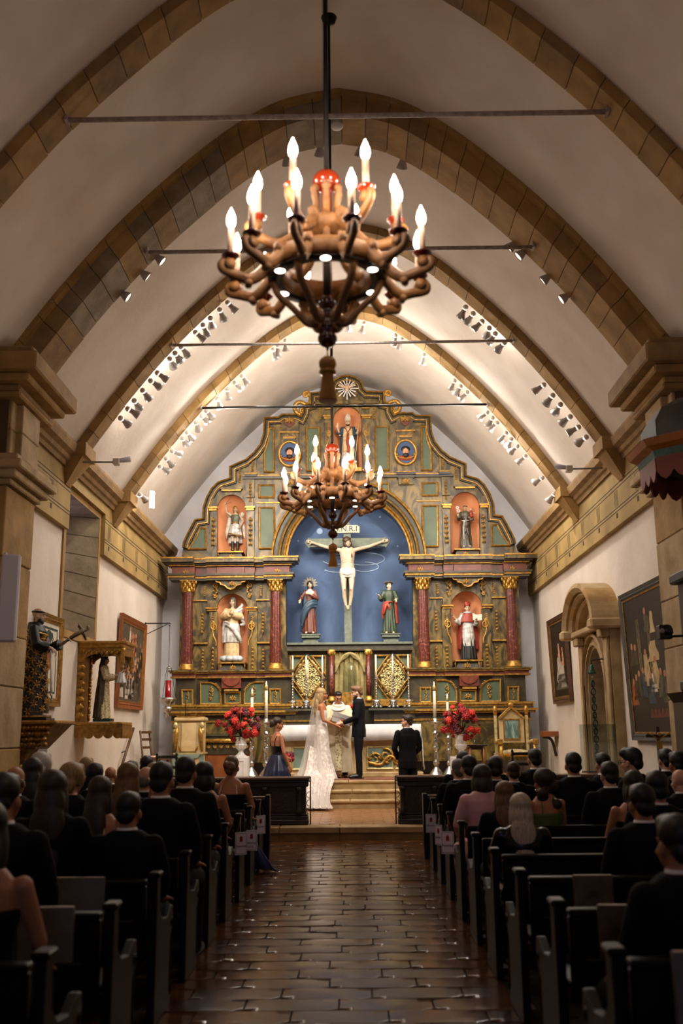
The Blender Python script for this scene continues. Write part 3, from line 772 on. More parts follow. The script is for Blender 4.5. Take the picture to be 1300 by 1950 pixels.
# columns
CAPB = MB()
def column(dx, ybase, ycap, yt, r, depth):
    x = Rx(dx, 1200); y = YF - depth; zb_, zc, zt = Rz(ybase), Rz(ycap), Rz(yt)
    b = MB(); b.lathe([(r*1.02, zb_+.13), (r*1.03, zb_+.5), (r*.86, zc)], 32, (x, y, 0), flute=.05); sh = b.build('column_shaft', 'marble_red', alt)
    b = MB(); b.lathe([(r*1.45, zb_), (r*1.45, zb_+.04), (r*1.3, zb_+.05), (r*1.35, zb_+.08), (r*1.15, zb_+.1), (r*1.18, zb_+.13), (r*1.0, zb_+.15)], 24, (x, y, 0)); b.build('column_base', 'gold', sh)
    b = MB(); h = zt-zc; b.lathe([(r*.95, zc), (r*1.0, zc+.03), (r*.9, zc+.05), (r*1.0, zc+h*.6), (r*1.35, zc+h*.88)], 16, (x, y, 0))
    for lv, (zz, rr, sz) in enumerate(((.12, 1.0, .11), (.4, 1.12, .12), (.72, 1.35, .08))):
        for k in range(8):
            a = 2*PI*(k+.5*lv)/8; b.ell((x+r*rr*math.cos(a), y+r*rr*math.sin(a), zc+h*zz+sz*.4), (.035, .035, sz*.62), 6, 4)
    b.box(x-r*1.4, x+r*1.4, y-r*1.4, y+r*1.4, zc+h*.88, zt); b.build('capital', 'gold_bright', sh)
for dx in (-307, -140, 140, 307): column(dx, 1275, 1127, 1104, .125, .16)
# wing backing relief: niche pilasters, imposts, thin gilt lines
for s in (-1, 1):
    def X(d, py=1200): return XC + s*(Rx(d, py)-XC)
    def bx(b, d0, d1, y0, y1, dep, yy=0):
        x0, x1 = sorted((X(d0, y1), X(d1, y1))); b.box(x0, x1, YF-dep, YF+.01-yy, Rz(y1), Rz(y0))
    for d0, d1 in ((-269, -253), (-193, -177)):
        b = MB(); bx(b, d0, d1, 1163, 1275, .09); p = b.build('niche_pilaster', 'marble_green', alt)
        b = MB(); bx(b, d0-3, d1+3, 1155, 1158, .16); bx(b, d0-1, d1+1, 1158, 1162, .12); b.build('impost', 'gold', p)
        b = MB(); bx(b, d0, d1, 1142, 1155, .08); b.build('impost_block', 'marble_green', p)
        orn('drop', s*(d0+d1)/2 * 1, 1181, 20, .8, YF-.1); orn('drop', s*(d0+d1)/2, 1251, 42, .4, YF-.1)
    for d0, d1 in ((-296, -270), (-177, -152)):
        b = MB(); bx(b, d0, d1, 1221, 1224, .07); bx(b, d0, d1, 1140, 1142, .05); b.build('gilt_line', 'gold_bright', alt)
    b = MB(); bx(b, -258, -254, 1193, 1224, .06); bx(b, -192, -188, 1193, 1224, .06); b.build('gilt_line', 'gold_bright', alt)
    for d, sx in ((-258, -1), (-188, 1)): orn('volute', s*d, 1204, 44, .8, YF-.1, sx=sx*s*1)
    for d in (-280, -165): orn('drop', s*d, 1184, 38, .45, YF-.03); orn('drop', s*d, 1252, 36, .45, YF-.03)
    for d, sx in ((-255, 1), (-190, -1)): orn('scroll', s*d, 1122, 30, .9, YF-.03, sx=sx*s)
    for d in (-275, -168): orn('drop', s*d, 1123, 20, .8, YF-.03)
    # bracket pedestal in the niche
    b = MB(); x0, x1 = sorted((X(-249, 1260), X(-197, 1260))); z1 = Rz(1260)
    b.box(x0, x1, YF-.3, YF+.36, z1-.035, z1); pd = b.build('statue_bracket', 'gold', alt)
    b = MB(); b.hexa([(x0+.02, YF-.24, Rz(1277)), (x1-.02, YF-.24, Rz(1277)), (x1-.02, YF+.3, Rz(1277)), (x0+.02, YF+.3, Rz(1277))], [(x0+.08, YF-.22, z1-.04), (x1-.08, YF-.22, z1-.04), (x1-.08, YF+.3, z1-.04), (x0+.08, YF+.3, z1-.04)]); b.build('bracket_body', 'marble_dark', pd)
    orn('palm', s*-223, 1269, 12, 1.2, YF-.25)
    for d, sx in ((-246, 1), (-200, -1)): orn('volute', s*d, 1270, 13, .6, YF-.26, sx=sx*s)
    # hanging shield over the niche
    pts = [RR(d, py) for d, py in ((-252, 1102), (-194, 1102), (-197, 1107), (-203, 1108), (-205, 1112), (-213, 1114), (-217, 1119), (-223, 1121), (-229, 1119), (-233, 1114), (-241, 1112), (-243, 1108), (-249, 1107))]
    if s > 0: pts = [(2*XC-x, z) for x, z in pts]
    pts = pts if sum(pts[i][0]*pts[(i+1) % 13][1]-pts[(i+1) % 13][0]*pts[i][1] for i in range(13)) > 0 else pts[::-1]
    b = MB(); b.prism(pts, YF-.2, YF, 'xz'); sh = b.build('shield_panel', 'marble_green', alt)
    b = MB(); b.sweep(pts, [(0, 0), (0, .04), (-.025, .05), (-.03, 0)], YF-.2, closed=True); b.build('shield_edge', 'gold', sh)
    orn('palm', s*-223, 1109, 11, 1.3, YF-.22)
    # attic niches
    for d0, d1 in ((-263, -251), (-193, -180)):
        b = MB(); bx(b, d0, d1, 972, 1062, .07); p = b.build('niche_pilaster', 'marble_green', alt)
        b = MB(); bx(b, d0-3, d1+3, 964, 967, .14); bx(b, d0-1, d1+1, 967, 971, .1); b.build('impost', 'gold_bright', p)
        b = MB(); bx(b, d0, d1, 948, 964, .06); b.build('impost_block', 'marble_green', p)
        orn('drop', s*(d0+d1)/2, 1010, 55, .42, YF-.08)
    b = MB(); x0, x1 = sorted((X(-247, 1050), X(-199, 1050))); z1 = Rz(1050)
    b.box(x0, x1, YF-.22, YF+.36, z1-.03, z1); pd = b.build('statue_bracket', 'gold', alt)
    b = MB(); b.hexa([(x0+.0, YF-.2, Rz(1064)), (x1-.0, YF-.2, Rz(1064)), (x1-.0, YF+.3, Rz(1064)), (x0+.0, YF+.3, Rz(1064))], [(x0+.06, YF-.16, z1-.03), (x1-.06, YF-.16, z1-.03), (x1-.06, YF+.3, z1-.03), (x0+.06, YF+.3, z1-.03)]); b.build('bracket_body', 'marble_dark', pd)
    orn('palm', s*-223, 1057, 10, 1.3, YF-.2)
    # attic: pilaster above inner side of the niche, bars, cartouches
    b = MB(); bx(b, -194, -178, 912, 946, .065); bx(b, -188, -174, 872, 903, .05); b.build('attic_strip', 'marble_green', alt)
    orn('drop', s*-186, 935, 38, .42, YF-.08); orn('drop', s*-181, 888, 24, .6, YF-.07); orn('drop', s*-206, 904, 26, .5, YF-.06)
    b = MB(); bx(b, -240, -203, 931, 934, .1); b.build('gilt_bar', 'gold_bright', alt)
    b = MB(); bx(b, -242, -200, 927, 931, .12); b.build('label_bar', 'marble_green', alt)
    b = MB(); bx(b, -200, -34, 906, 911, .08); bx(b, -196, -172, 903, 907, .12); bx(b, -128, -92, 903, 907, .13); bx(b, -126, -94, 907, 913, .1); b.build('attic_cornice', 'marble_dark', alt)
    b = MB(); bx(b, -200, -34, 904, 906, .09); bx(b, -196, -172, 901, 903, .14); bx(b, -128, -92, 901, 903, .15); b.build('gilt_line', 'gold', alt)
    b = MB(); bx(b, -174, -130, 955, 957, .03); b.build('gilt_line', 'gold', alt)
    # pilaster bay with the medallion
    b = MB(); bx(b, -126, -94, 793, 900, .06); b.build('medallion_bay', 'marble_green', alt)
    b = MB(); bx(b, -128, -92, 822, 825, .1); bx(b, -122, -98, 832, 836, .1); b.build('gilt_line', 'gold', alt)
    b = MB(); bx(b, -120, -100, 836, 842, .09); b.build('label_bar', 'marble_dark', alt)
    b = MB(); bx(b, -124, -96, 913, 925, .07); b.build('label_bar', 'marble_green', alt)
    orn('palm', s*-110, 799, 15, 1.3, YF-.12); orn('palm', s*-110, 917, 14, 1.2, YF-.1)
    b = MB(); sx_, sz_ = RR(s*-110, 806); b.prism([(sx_-.12, sz_+.06), (sx_-.1, sz_-.04), (sx_, sz_-.12), (sx_+.1, sz_-.04), (sx_+.12, sz_+.06)], YF-.1, YF, 'xz'); b.build('cartouche', 'marble_rust', alt)
    L_ = lambda a, c: (a, c) if s < 0 else (-c, -a)
    for d0, d1, y0, y1 in ((-77, -54, 815, 896), (-169, -142, 923, 945), (-77, -56, 923, 942), (-169, -142, 966, 1042)):
        frame_panel(*L_(d0, d1), y0, y1)
    for q in ([(-158, 897), (-141, 897), (-141, 815), (-148, 815), (-150, 838), (-158, 860)], [(-304, 1042), (-272, 1042), (-272, 1004), (-282, 1004), (-290, 1022)]):
        pts = [RR(d, py) for d, py in q]
        if s > 0: pts = [(2*XC-x, z) for x, z in pts][::-1]
        frame_panel(0, 0, 0, 0, pts=pts)
    # oval portrait medallion
    cx_, cz_ = RR(s*-110, 865)
    ov = [(cx_+.25*math.cos(2*PI*i/24), cz_+.30*math.sin(2*PI*i/24)) for i in range(24)]
    b = MB(); b.prism(ov, YF-.1, YF, 'xz'); md = b.build('medallion', 'blue_paint', alt)
    b = MB(); b.sweep(ov, [(.03, 0), (.03, .05), (0, .07), (-.03, .04), (-.03, 0)], YF-.08, closed=True, smooth=True); b.build('medallion_frame', 'gold_bright', md)
    b = MB(); b.ell((cx_, YF-.12, cz_+.02), (.075, .04, .1), 10, 8); b.ell((cx_, YF-.16, cz_+.01), (.018, .02, .03), 6, 4); b.build('portrait_face', 'skin', md)
    b = MB(); b.ell((cx_, YF-.1, cz_+.08), (.11, .05, .08), 10, 6); b.ell((cx_, YF-.13, cz_-.07), (.07, .04, .06), 10, 6); b.build('portrait_hair', 'hair_dark', md)
    b = MB(); b.ell((cx_, YF-.09, cz_-.13), (.19, .04, .07), 12, 6); b.build('portrait_robe', 'robe_red', md)
    b = MB()
    b.tube([(cx_+t*.2, YF-.12, cz_-.13+.06*t*t-.02) for t in [i/6-1 for i in range(13)]], .022, 6); b.ell((cx_-.2, YF-.12, cz_-.05), .03, 6, 5); b.ell((cx_+.2, YF-.12, cz_-.05), .03, 6, 5); b.build('portrait_garland', 'gold', md)
    # top niche framing
    b = MB(); bx(b, -43, -29, 797, 900, .07); b.build('niche_pilaster', 'marble_green', alt)
    b = MB(); bx(b, -46, -26, 793, 796, .14); bx(b, -44, -28, 796, 799, .1); b.build('impost', 'gold', alt); b = MB(); bx(b, -42, -28, 778, 780, .08); b.build('gilt_line', 'gold', alt); b = MB(); bx(b, -41, -30, 850, 852, .12); b.build('gilt_line', 'gold', alt)
    orn('volute', s*-36, 835, 30, .8, YF-.1, sx=s); orn('drop', s*-36, 815, 18, .8, YF-.1); orn('drop', s*-36, 872, 32, .4, YF-.09); orn('drop', s*-52, 785, 30, .45, YF-.04)
# main entablature of each wing
for y0, y1, ex, m in ((1101, 1105, .05, 'marble_dark'), (1097, 1101, .08, 'gold'), (1093, 1097, .11, 'marble_dark'), (1079, 1093, .0, 'marble_rust'), (1076, 1079, .06, 'gold'), (1073, 1076, .12, 'marble_dark'), (1067, 1073, .2, 'marble_green'), (1064, 1067, .22, 'gold')):
    course('entablature', WING, y0, y1, ex, m)
for d in (-311, -136): 
    for s in (-1, 1): orn('palm', s*-d, 1086, 11, 1.3, YF-.31)
for s in (-1, 1):
    b = MB(); x0, x1 = sorted((XC+s*(Rx(-250, 1086)-XC), XC+s*(Rx(-196, 1086)-XC))); b.box(x0, x1, YF-.26, YF, Rz(1093), Rz(1080)); b.build('frieze_panel', 'marble_rust', alt, bevel=.012)
# central storey below the blue recess
CY = YF - .02
for y0, y1, pr, m in ((1224, 1228, .16, 'cross_wood'), (1228, 1237, .1, 'ledge'), (1237, 1240, .14, 'marble_dark')):
    b = MB(); b.box(Rx(-119, y1), Rx(119, y1), CY-pr, YF+.63, Rz(y1), Rz(y0)); b.build('recess_ledge', m, alt)
b = MB(); b.box(Rx(-119, 1240), Rx(119, 1240), CY, CY+.3, Rz(1450), Rz(1240)); b.build('central_panel', 'marble_dark', alt)
b = MB(); b.box(Rx(-119, 1333), Rx(119, 1333), CY-.12, CY, Rz(1345), Rz(1332)); b.build('gilt_bar', 'gold_bright', alt)
def tri(b, pts, Y, wdt=.035):
    b.sweep(pts, [(0, 0), (0, .05), (-wdt*.5, .065), (-wdt, .05), (-wdt, 0)], Y, closed=True)
for s in (-1, 1):
    c = s*81 if s > 0 else -80
    pan = MB(); pan.box(Rx(c-33, 1290), Rx(c+33, 1290), CY-.03, CY, Rz(1333), Rz(1247)); dp = pan.build('diamond_panel', 'panel_green', alt)
    b = MB(); b.sweep([RR(c-31, 1291, CY), RR(c, 1333, CY), RR(c+31, 1291, CY), RR(c, 1250, CY)], [(.05, 0), (.05, .03), (-.05, .03), (-.05, 0)], CY-.03, closed=True); b.build('diamond_band', 'marble_dark', dp)
    b = MB(); tri(b, [RR(c-29, 1291, CY), RR(c, 1330, CY), RR(c+29, 1291, CY), RR(c, 1253, CY)], CY-.05)
    for sx in (-1, 1):
        for (ya, yb_) in ((1251, 1280), (1332, 1303)):
            p = [RR(c+sx*32, ya, CY), RR(c+sx*11, ya, CY), RR(c+sx*32, yb_, CY)]
            ar = sum(p[i][0]*p[(i+1) % 3][1]-p[(i+1) % 3][0]*p[i][1] for i in range(3))
            tri(b, p if ar > 0 else p[::-1], CY-.04)
    b.build('gilt_lattice', 'gold_bright', dp)
    x, z = RR(c, 1291, CY); inst('filigree', ORN['fili'], dp, (x, CY-.06, z), (0, 0, 0), (.92, .6, .86))
    # small red columns beside the curtain
    xx = Rx(s*35, 1290, CY); b = MB(); b.lathe([(.055, Rz(1327)), (.06, Rz(1300)), (.055, Rz(1248))], 16, (xx, CY-.1, 0)); sc = b.build('small_column', 'marble_red', alt)
    b = MB(); b.lathe([(.09, Rz(1336)), (.09, Rz(1333)), (.07, Rz(1330)), (.06, Rz(1326))], 16, (xx, CY-.1, 0)); b.build('small_base', 'gold_bright', sc); b = MB()
    for k in range(6): b.ell((xx+.06*math.cos(k), CY-.1+.06*math.sin(k), Rz(1244)+.02*(k % 2)), (.04, .04, .06), 6, 4)
    b.lathe([(.055, Rz(1249)), (.1, Rz(1238))], 12, (xx, CY-.1, 0)); b.build('small_capital', 'gold_bright', sc)
# curtain tabernacle with glass dome
b = MB(); x0, x1 = Rx(-30, 1290, CY), Rx(30, 1290, CY); z0, z1 = Rz(1345), Rz(1242); nx = 60; vs = []
for j in range(9):
    for i in range(nx+1):
        u = i/nx; z = z0+(z1-z0)*j/8; vs.append((x0+(x1-x0)*u, CY-.05-.025*math.sin(u*38+math.sin(z*4)*.6)*(1-.4*j/8)-.012*math.sin(u*77), z))
b.add(vs, [(j*(nx+1)+i, j*(nx+1)+i+1, (j+1)*(nx+1)+i+1, (j+1)*(nx+1)+i) for j in range(8) for i in range(nx)], True); cu = b.build('curtain', 'curtain', alt)
for s in (-1, 1):
    b = MB(); xm = (x0+x1)/2
    for k in range(5):
        b.tube(spline([(xm+s*.02*k, CY-.1, z1-.03-.02*k), (xm+s*(.15+.02*k), CY-.12, z1-.1-.03*k), (xm+s*.33, CY-.1, z1-.32-.035*k)], 5), [.035-.001*i for i in range(11)], 6)
    b.build('curtain_swag', 'curtain', cu)
b = MB(); b.lathe([(.155, 0), (.155, .45), (.14, .55), (.1, .63), (.03, .67), (.005, .672)], 20, (XC, CY-.32, Rz(1320)), cap=False)
tag(b.build('glass_dome', 'glass'), 'tall clear glass dome in front of the cream curtain', 'dome')
b = MB(); b.box(XC-.2, XC+.2, CY-.52, CY-.1, Rz(1352), Rz(1320)); b.build('dome_stand', 'gold', alt)
# gradine shelves that carry the candlesticks
for s in (-1, 1):
    a, c = (34, 121) if s > 0 else (-121, -34)
    b = MB(); b.box(Rx(a, 1350), Rx(c, 1350), CY-.5, CY, Rz(1354), Rz(1350)); g = b.build('gradine_shelf', 'ledge', alt)
    b = MB(); b.box(Rx(a+10 if s > 0 else a, 1370), Rx(c if s > 0 else c-10, 1370), CY-.38, CY, Rz(1440), Rz(1354)); b.build('gradine_body', 'marble_dark', g)
    b = MB(); b.box(Rx(a+10 if s > 0 else a, 1370), Rx(c if s > 0 else c-10, 1370), CY-.40, CY-.37, Rz(1374), Rz(1371)); b.build('gilt_line', 'gold', g)
# dove and rays at the crest
cx_, cz_ = RR(0, 742)
b = MB(); b.ell((cx_, YF-.1, cz_), (.05, .04, .09), 8, 6); b.ell((cx_, YF-.12, cz_+.1), .03, 6, 5)
for s in (-1, 1): leaf_pts = [(cx_+s*.02, YF-.1, cz_+.02), (cx_+s*.12, YF-.11, cz_+.05), (cx_+s*.21, YF-.1, cz_+.13)]; b.tube(leaf_pts, [.04, .035, .008], 6)
dv = b.build('dove', 'statue_skin', alt)
for k in range(16):
    a = 2*PI*k/16; r1 = .28 if k % 2 == 0 else .22
    if k in (2, 6): r1 = .26
    b = MB(); d = Vector((math.cos(a), 0, math.sin(a))); p = Vector((-d.z, 0, d.x)); c0 = Vector((cx_, YF-.07, cz_))
    q0, q1 = c0 + d*.07, c0 + d*r1
    b.hexa([q0-p*.008, q0+p*.008, q1+p*.014, q1-p*.014], [v + Vector((0, -.02, 0)) for v in (q0-p*.008, q0+p*.008, q1+p*.014, q1-p*.014)]); b.build('ray', 'white_paint', dv)
b = MB(); b.box(Rx(-66, 768), Rx(66, 768), YF-.1, YF, Rz(771), Rz(766)); b.build('gilt_bar', 'marble_green', alt)
# bracket of the top niche
b = MB(); b.box(Rx(-26, 893), Rx(26, 893), YF-.15, YF+.36, Rz(900), Rz(893)); b.build('statue_bracket', 'gold', alt)
# pedestals of the two mourners
for d in (-74, 78):
    x = Rx(d, 1215, YF+.25); b = MB(); y = YF+.25
    for w_, y0, y1 in ((.22, 1208, 1210), (.2, 1210, 1215), (.13, 1215, 1220), (.17, 1220, 1226)): b.box(x-w_, x+w_, y-w_*.9, y+w_*.9, Rz(y1, y), Rz(y0, y))
    b.build('mourner_pedestal', 'cross_wood', alt)
# ================================================================ figures
def head_prims(b, M, female=False, s=1.):
    """M: head frame (y forward, z up, origin mid-head)"""
    R3 = M.to_3x3()
    def e(c, r): b.ell(M @ Vector(c) if s == 1 else M @ (Vector(c)*s), tuple(k*s for k in r), 14, 10, R3)
    e((0, -.015, .035), (.075, .094, .083)); e((0, .02, -.035), (.060 if female else .064, .073, .082))
    e((0, .052, -.098), (.028 if female else .034, .03, .024))
    e((0, .074, .026), (.05, .016, .012)); e((0, .088, -.068), (.02, .011, .009)); e((0, .09, -.08), (.017, .009, .007))
    for k in (-1, 1):
        e((k*.078, -.005, -.02), (.011, .02, .031)); e((k*.042, .06, -.03), (.022, .02, .02))
    b.tube([M @ (Vector(p)*s) for p in ((0, .086, .02), (0, .104, -.018), (0, .112, -.034), (0, .09, -.042))], [.008*s, .011*s, .014*s, .009*s], 8)
def face_parts(root, M, s=1., eye='eye_dark', lip='lip', brow='hair_brown'):
    for k in (-1, 1):
        b = MB(); b.ell(M @ (Vector((k*.031, .083, .002))*s), (.011*s, .007*s, .006*s), 8, 6); o = b.build('eye', eye); o.parent = root
        b = MB(); b.tube([M @ (Vector(p)*s) for p in ((k*.014, .092, .022), (k*.032, .09, .029), (k*.05, .078, .022))], .0045*s, 5); o = b.build('eyebrow', brow); o.parent = root
    b = MB(); b.ell(M @ (Vector((0, .097, -.072))*s), (.02*s, .006*s, .007*s), 8, 6); o = b.build('mouth', lip); o.parent = root
def arm(b, sh, el, wr, r=(.05, .04, .028)):
    sh, el, wr = map(Vector, (sh, el, wr)); m1 = sh.lerp(el, .5); m2 = el.lerp(wr, .4)
    b.tube([sh, m1, el, m2, wr], [r[0], r[0]*.92, r[1], r[1]*.95, r[2]], 10); b.ell(sh, r[0]*1.05, 10, 8); b.ell(el, r[1]*1.02, 10, 8)
def hand(b, wr, d, up, curl=.5, s=1.):
    """palm and five fingers; d: along the hand, up: back of the hand"""
    wr, d, up = Vector(wr), Vector(d).normalized(), Vector(up); up = (up - d*up.dot(d)).normalized(); sd = d.cross(up)
    R3 = Matrix((sd, d, up)).transposed()
    b.ell(wr + d*.05*s, (.042*s, .055*s, .017*s), 10, 8, R3); b.tube([wr - d*.02*s, wr + d*.03*s], [.026*s, .03*s], 8)
    for i, (o, l) in enumerate(((-.031, .066), (-.0105, .08), (.0105, .085), (.03, .075))):
        p0 = wr + d*.085*s + sd*o*s; dirs = d; pts = [p0 - d*.02*s, p0]
        a = 0
        for k in range(3):
            a += curl*.75; dirs = d*math.cos(a) - up*math.sin(a); pts.append(pts[-1] + dirs*l*s/3*1.08)
        b.tube(pts, [.0095*s, .0095*s, .009*s, .0085*s, .007*s], 7); b.ell(pts[-1], .0075*s, 6, 5)
    t0 = wr + d*.03*s + sd*.034*s
    td = (sd*.75 + d*.7 - up*.25*curl).normalized(); t1 = t0 + td*.04*s; t2 = t1 + (td*.6 + d*.6 - up*.4*curl).normalized()*.034*s
    b.tube([t0 - td*.015*s, t0, t1, t2], [.014*s, .0135*s, .011*s, .0085*s], 7); b.ell(t2, .0085*s, 6, 5)
def frame(c, yaw=0, pitch=0, roll=0):
    return Matrix.Translation(c) @ Matrix.Rotation(R_(yaw), 4, 'Z') @ Matrix.Rotation(R_(pitch), 4, 'X') @ Matrix.Rotation(R_(roll), 4, 'Y')
TORSO = [(.80, .165, .115), (.90, .172, .118), (1.0, .155, .108), (1.1, .145, .102), (1.22, .165, .112), (1.34, .182, .112), (1.42, .16, .09), (1.47, .075, .065)]
TORSO_F = [(.80, .172, .118), (.90, .178, .12), (1.0, .145, .102), (1.08, .125, .092), (1.2, .142, .105), (1.3, .155, .11), (1.38, .145, .085), (1.44, .06, .055)]
def torso(b, female=False, grow=0., z0=0, z1=9, cy=0):
    T = TORSO_F if female else TORSO
    b.loft([(z, 0, cy, rx+grow, ry+grow) for z, rx, ry in T if z0 <= z <= z1], 24)
def stand_body(arms, female=False, hy=0, hp=0, hr=0, headz=1.60, legs=True, hands=None, heady=.015):
    """one continuous body: returns builder and head frame; arms: [(elbow, wrist)] for right, left"""
    b = MB(); torso(b, female); sx = .165 if female else .19; shz = 1.36 if female else 1.39
    M = frame((0, heady, headz), hy, hp, hr); b.tube([(0, -.01, 1.36), (0, 0, 1.45), (0, heady, headz-.05)], [.07, .052 if not female else .045, .055 if not female else .047], 12)
    head_prims(b, M, female)
    rr = (.05, .041, .029) if not female else (.042, .034, .024)
    for k, (el, wr) in zip((1, -1), arms):
        arm(b, (k*sx, 0, shz), el, wr, rr)
        h = hands[0 if k > 0 else 1] if hands else None
        if h: hand(b, wr, *h)
    if legs:
        for k in (-1, 1):
            b.tube([(k*.085, 0, .86), (k*.09, .005, .68), (k*.09, .01, .48), (k*.09, -.012, .33), (k*.09, -.01, .1)], [.085, .078, .056, .054, .037], 10)
            b.tube([(k*.09, -.03, .045), (k*.095, .05, .04), (k*.1, .13, .03)], [.04, .042, .03], 8)
    return b, M
HAIR = {
 'short': [((0, -.028, .046), (.083, .098, .086)), ((0, .035, .093), (.062, .05, .035)), ((0, -.075, -.02), (.068, .04, .06))],
 'wavy_top': [((0, -.028, .05), (.086, .1, .092)), ((.02, .05, .1), (.065, .055, .045)), ((0, -.08, -.02), (.07, .04, .06)), ((-.05, .04, .085), (.03, .05, .04))],
 'bob': [((0, -.025, .045), (.092, .105, .09)), ((0, -.06, -.06), (.09, .07, .11)), ((.07, 0, -.06), (.035, .06, .09)), ((-.07, 0, -.06), (.035, .06, .09))],
 'long': [((0, -.025, .045), (.09, .105, .09)), ((0, -.07, -.07), (.092, .06, .13)), ((0, -.095, -.2), (.105, .05, .16)), ((0, -.1, -.33), (.095, .042, .15)), ((.07, -.02, -.07), (.03, .05, .12)), ((-.07, -.02, -.07), (.03, .05, .12))],
 'vlong': [((0, -.025, .045), (.088, .103, .09)), ((0, -.07, -.08), (.092, .055, .14)), ((0, -.1, -.22), (.1, .05, .18)), ((0, -.11, -.4), (.09, .042, .2)), ((0, -.11, -.56), (.07, .035, .14)), ((.07, -.02, -.08), (.028, .05, .12)), ((-.07, -.02, -.08), (.028, .05, .12))],
 'curly': [((0, -.03, .045), (.1, .11, .095))] + [((.075*math.cos(k*1.3), -.07+.03*math.sin(k*2.1), -.03-.035*k), (.06, .05, .055)) for k in range(8)],
 'bun': [((0, -.025, .045), (.085, .1, .088)), ((0, -.085, -.01), (.07, .045, .06)), ((.02, -.12, .0), (.05, .045, .055)), ((-.03, -.125, .02), (.04, .04, .045)), ((.0, -.115, -.05), (.045, .04, .04))],
 'rim': [((0, -.085, -.025), (.068, .032, .05)), ((.066, -.03, -.01), (.018, .055, .035)), ((-.066, -.03, -.01), (.018, .055, .035))],
 'bald': [((0, -.09, -.05), (.05, .02, .02))],
 'tonsure': [((.07*math.cos(a), -.015+.088*math.sin(a), .055), (.022, .022, .02)) for a in [2*PI*i/18 for i in range(18)]],
 'fluffy': [((0, -.03, .05), (.1, .11, .095)), ((0, -.08, -.03), (.085, .05, .08)), ((.06, .0, .02), (.04, .06, .07)), ((-.06, 0, .02), (.04, .06, .07)), ((.03, .04, .1), (.04, .04, .035))],
 'beard': [((0, .05, -.1), (.05, .045, .045)), ((.045, .03, -.07), (.02, .035, .045)), ((-.045, .03, -.07), (.02, .035, .045))],
}
def hair_mb(style, M, s=1.):
    b = MB(); R3 = M.to_3x3()
    for c, r in HAIR[style]: b.ell(M @ (Vector(c)*s), tuple(k*s for k in r), 14, 10, R3)
    return b
def drape(secs, folds=9, seed=0, n=64):
    b = MB(); b.loft(secs, n, folds, 0, 0, seed); return b
ROBE = [(.03, .235, .2, .09), (.2, .225, .19, .09), (.45, .205, .17, .085), (.7, .185, .155, .06), (.92, .172, .14, .035), (1.1, .152, .122, .015), (1.25, .17, .125, .008), (1.36, .185, .115, 0), (1.43, .15, .09, 0), (1.47, .075, .068, 0)]
def robe_secs(sx=1., sy=1., z0=0., z1=9., cy=0., grow=0., amp=1.):
    return [(z, 0, cy, rx*sx+grow, ry*sy+grow, a*amp) for z, rx, ry, a in ROBE if z0 <= z <= z1]
def sleeve(b, sh, el, wr, r=(.07, .075, .085)):
    sh, el, wr = map(Vector, (sh, el, wr)); b.ell(sh, r[0]*1.05, 10, 8); b.tube([sh, sh.lerp(el, .5), el, el.lerp(wr, .5), wr], [r[0], r[0], r[1], r[1]*.95, r[2]], 12)
def fold_tubes(b, lst, r=.025):
    for pts in lst: p = spline(pts, 5); b.tube(p, [r*(.4+.6*math.sin(PI*(i+.5)/len(p))) for i in range(len(p))], 8)
def statue_root(name, label, px, pfoot, ptop, Y, rz=PI, headtop=1.735, cat='statue'):
    a = P(px, pfoot, Y); t = P(px, ptop, Y); s = (t.z-a.z)/headtop
    r = thing(name, label, cat, (a.x, Y, a.z), rz); r.scale = (s, s, s); return r
VX = .013
def part(name, b, m, root, voxel=VX, it=2): return blob(name, b, m, root, voxel, it)
def simple(name, b, m, root): o = b.build(name, m); o.parent = root; return o
def feet(r, a, c):
    for k in (-1, 1):
        b = MB(); b.tube([(k*a[0], a[1]-.06, a[2]+.02), (k*a[0], a[1], a[2]), (k*c[0], c[1], c[2])], [.04, .042, .03], 10); simple('foot', b, 'statue_skin', r)
# ---------------------------------------------------------------- archangel
r = statue_root('archangel_statue', 'painted winged archangel statue with raised arm in silver tunic, in an orange niche', 447, 1049, 963, YF+.12)
arms = [((.33, .05, 1.47), (.36, .12, 1.74)), ((-.3, -.02, 1.12), (-.2, .1, .92))]
b, M = stand_body(arms, True, 15, -3, 8, hands=[((0, .1, 1), (0, -1, .2), .9), ((.3, .5, -1), (-1, 0, 0), .5)]); part('body', b, 'statue_skin', r); face_parts(r, M)
part('hair', hair_mb('long', M), 'gold', r)
b = MB(); torso(b, True, .018, 1.0, 1.38); part('breastplate', b, 'robe_olive', r)
b = MB(); b.loft([(1.05, 0, 0, .155, .12), (1.09, 0, 0, .155, .12)], 24); simple('belt', b, 'gold', r)
part('skirt', drape([(.58, 0, 0, .26, .21, .08), (.75, 0, 0, .225, .18, .07), (.95, 0, 0, .17, .13, .03), (1.06, 0, 0, .14, .11, 0)], 11, 3), 'robe_silver', r)
b = MB(); b.tube([(.26*math.cos(a), .21*math.sin(a), .585+.05*math.sin(a*2)) for a in [2*PI*i/24 for i in range(25)]], .022, 6); simple('skirt_hem', b, 'gold', r)
part('cape', drape([(.3, 0, -.14, .26, .09, .12), (.7, 0, -.13, .24, .08, .1), (1.1, 0, -.11, .2, .07, .05), (1.38, 0, -.07, .16, .06, 0)], 9, 5), 'robe_silver', r)
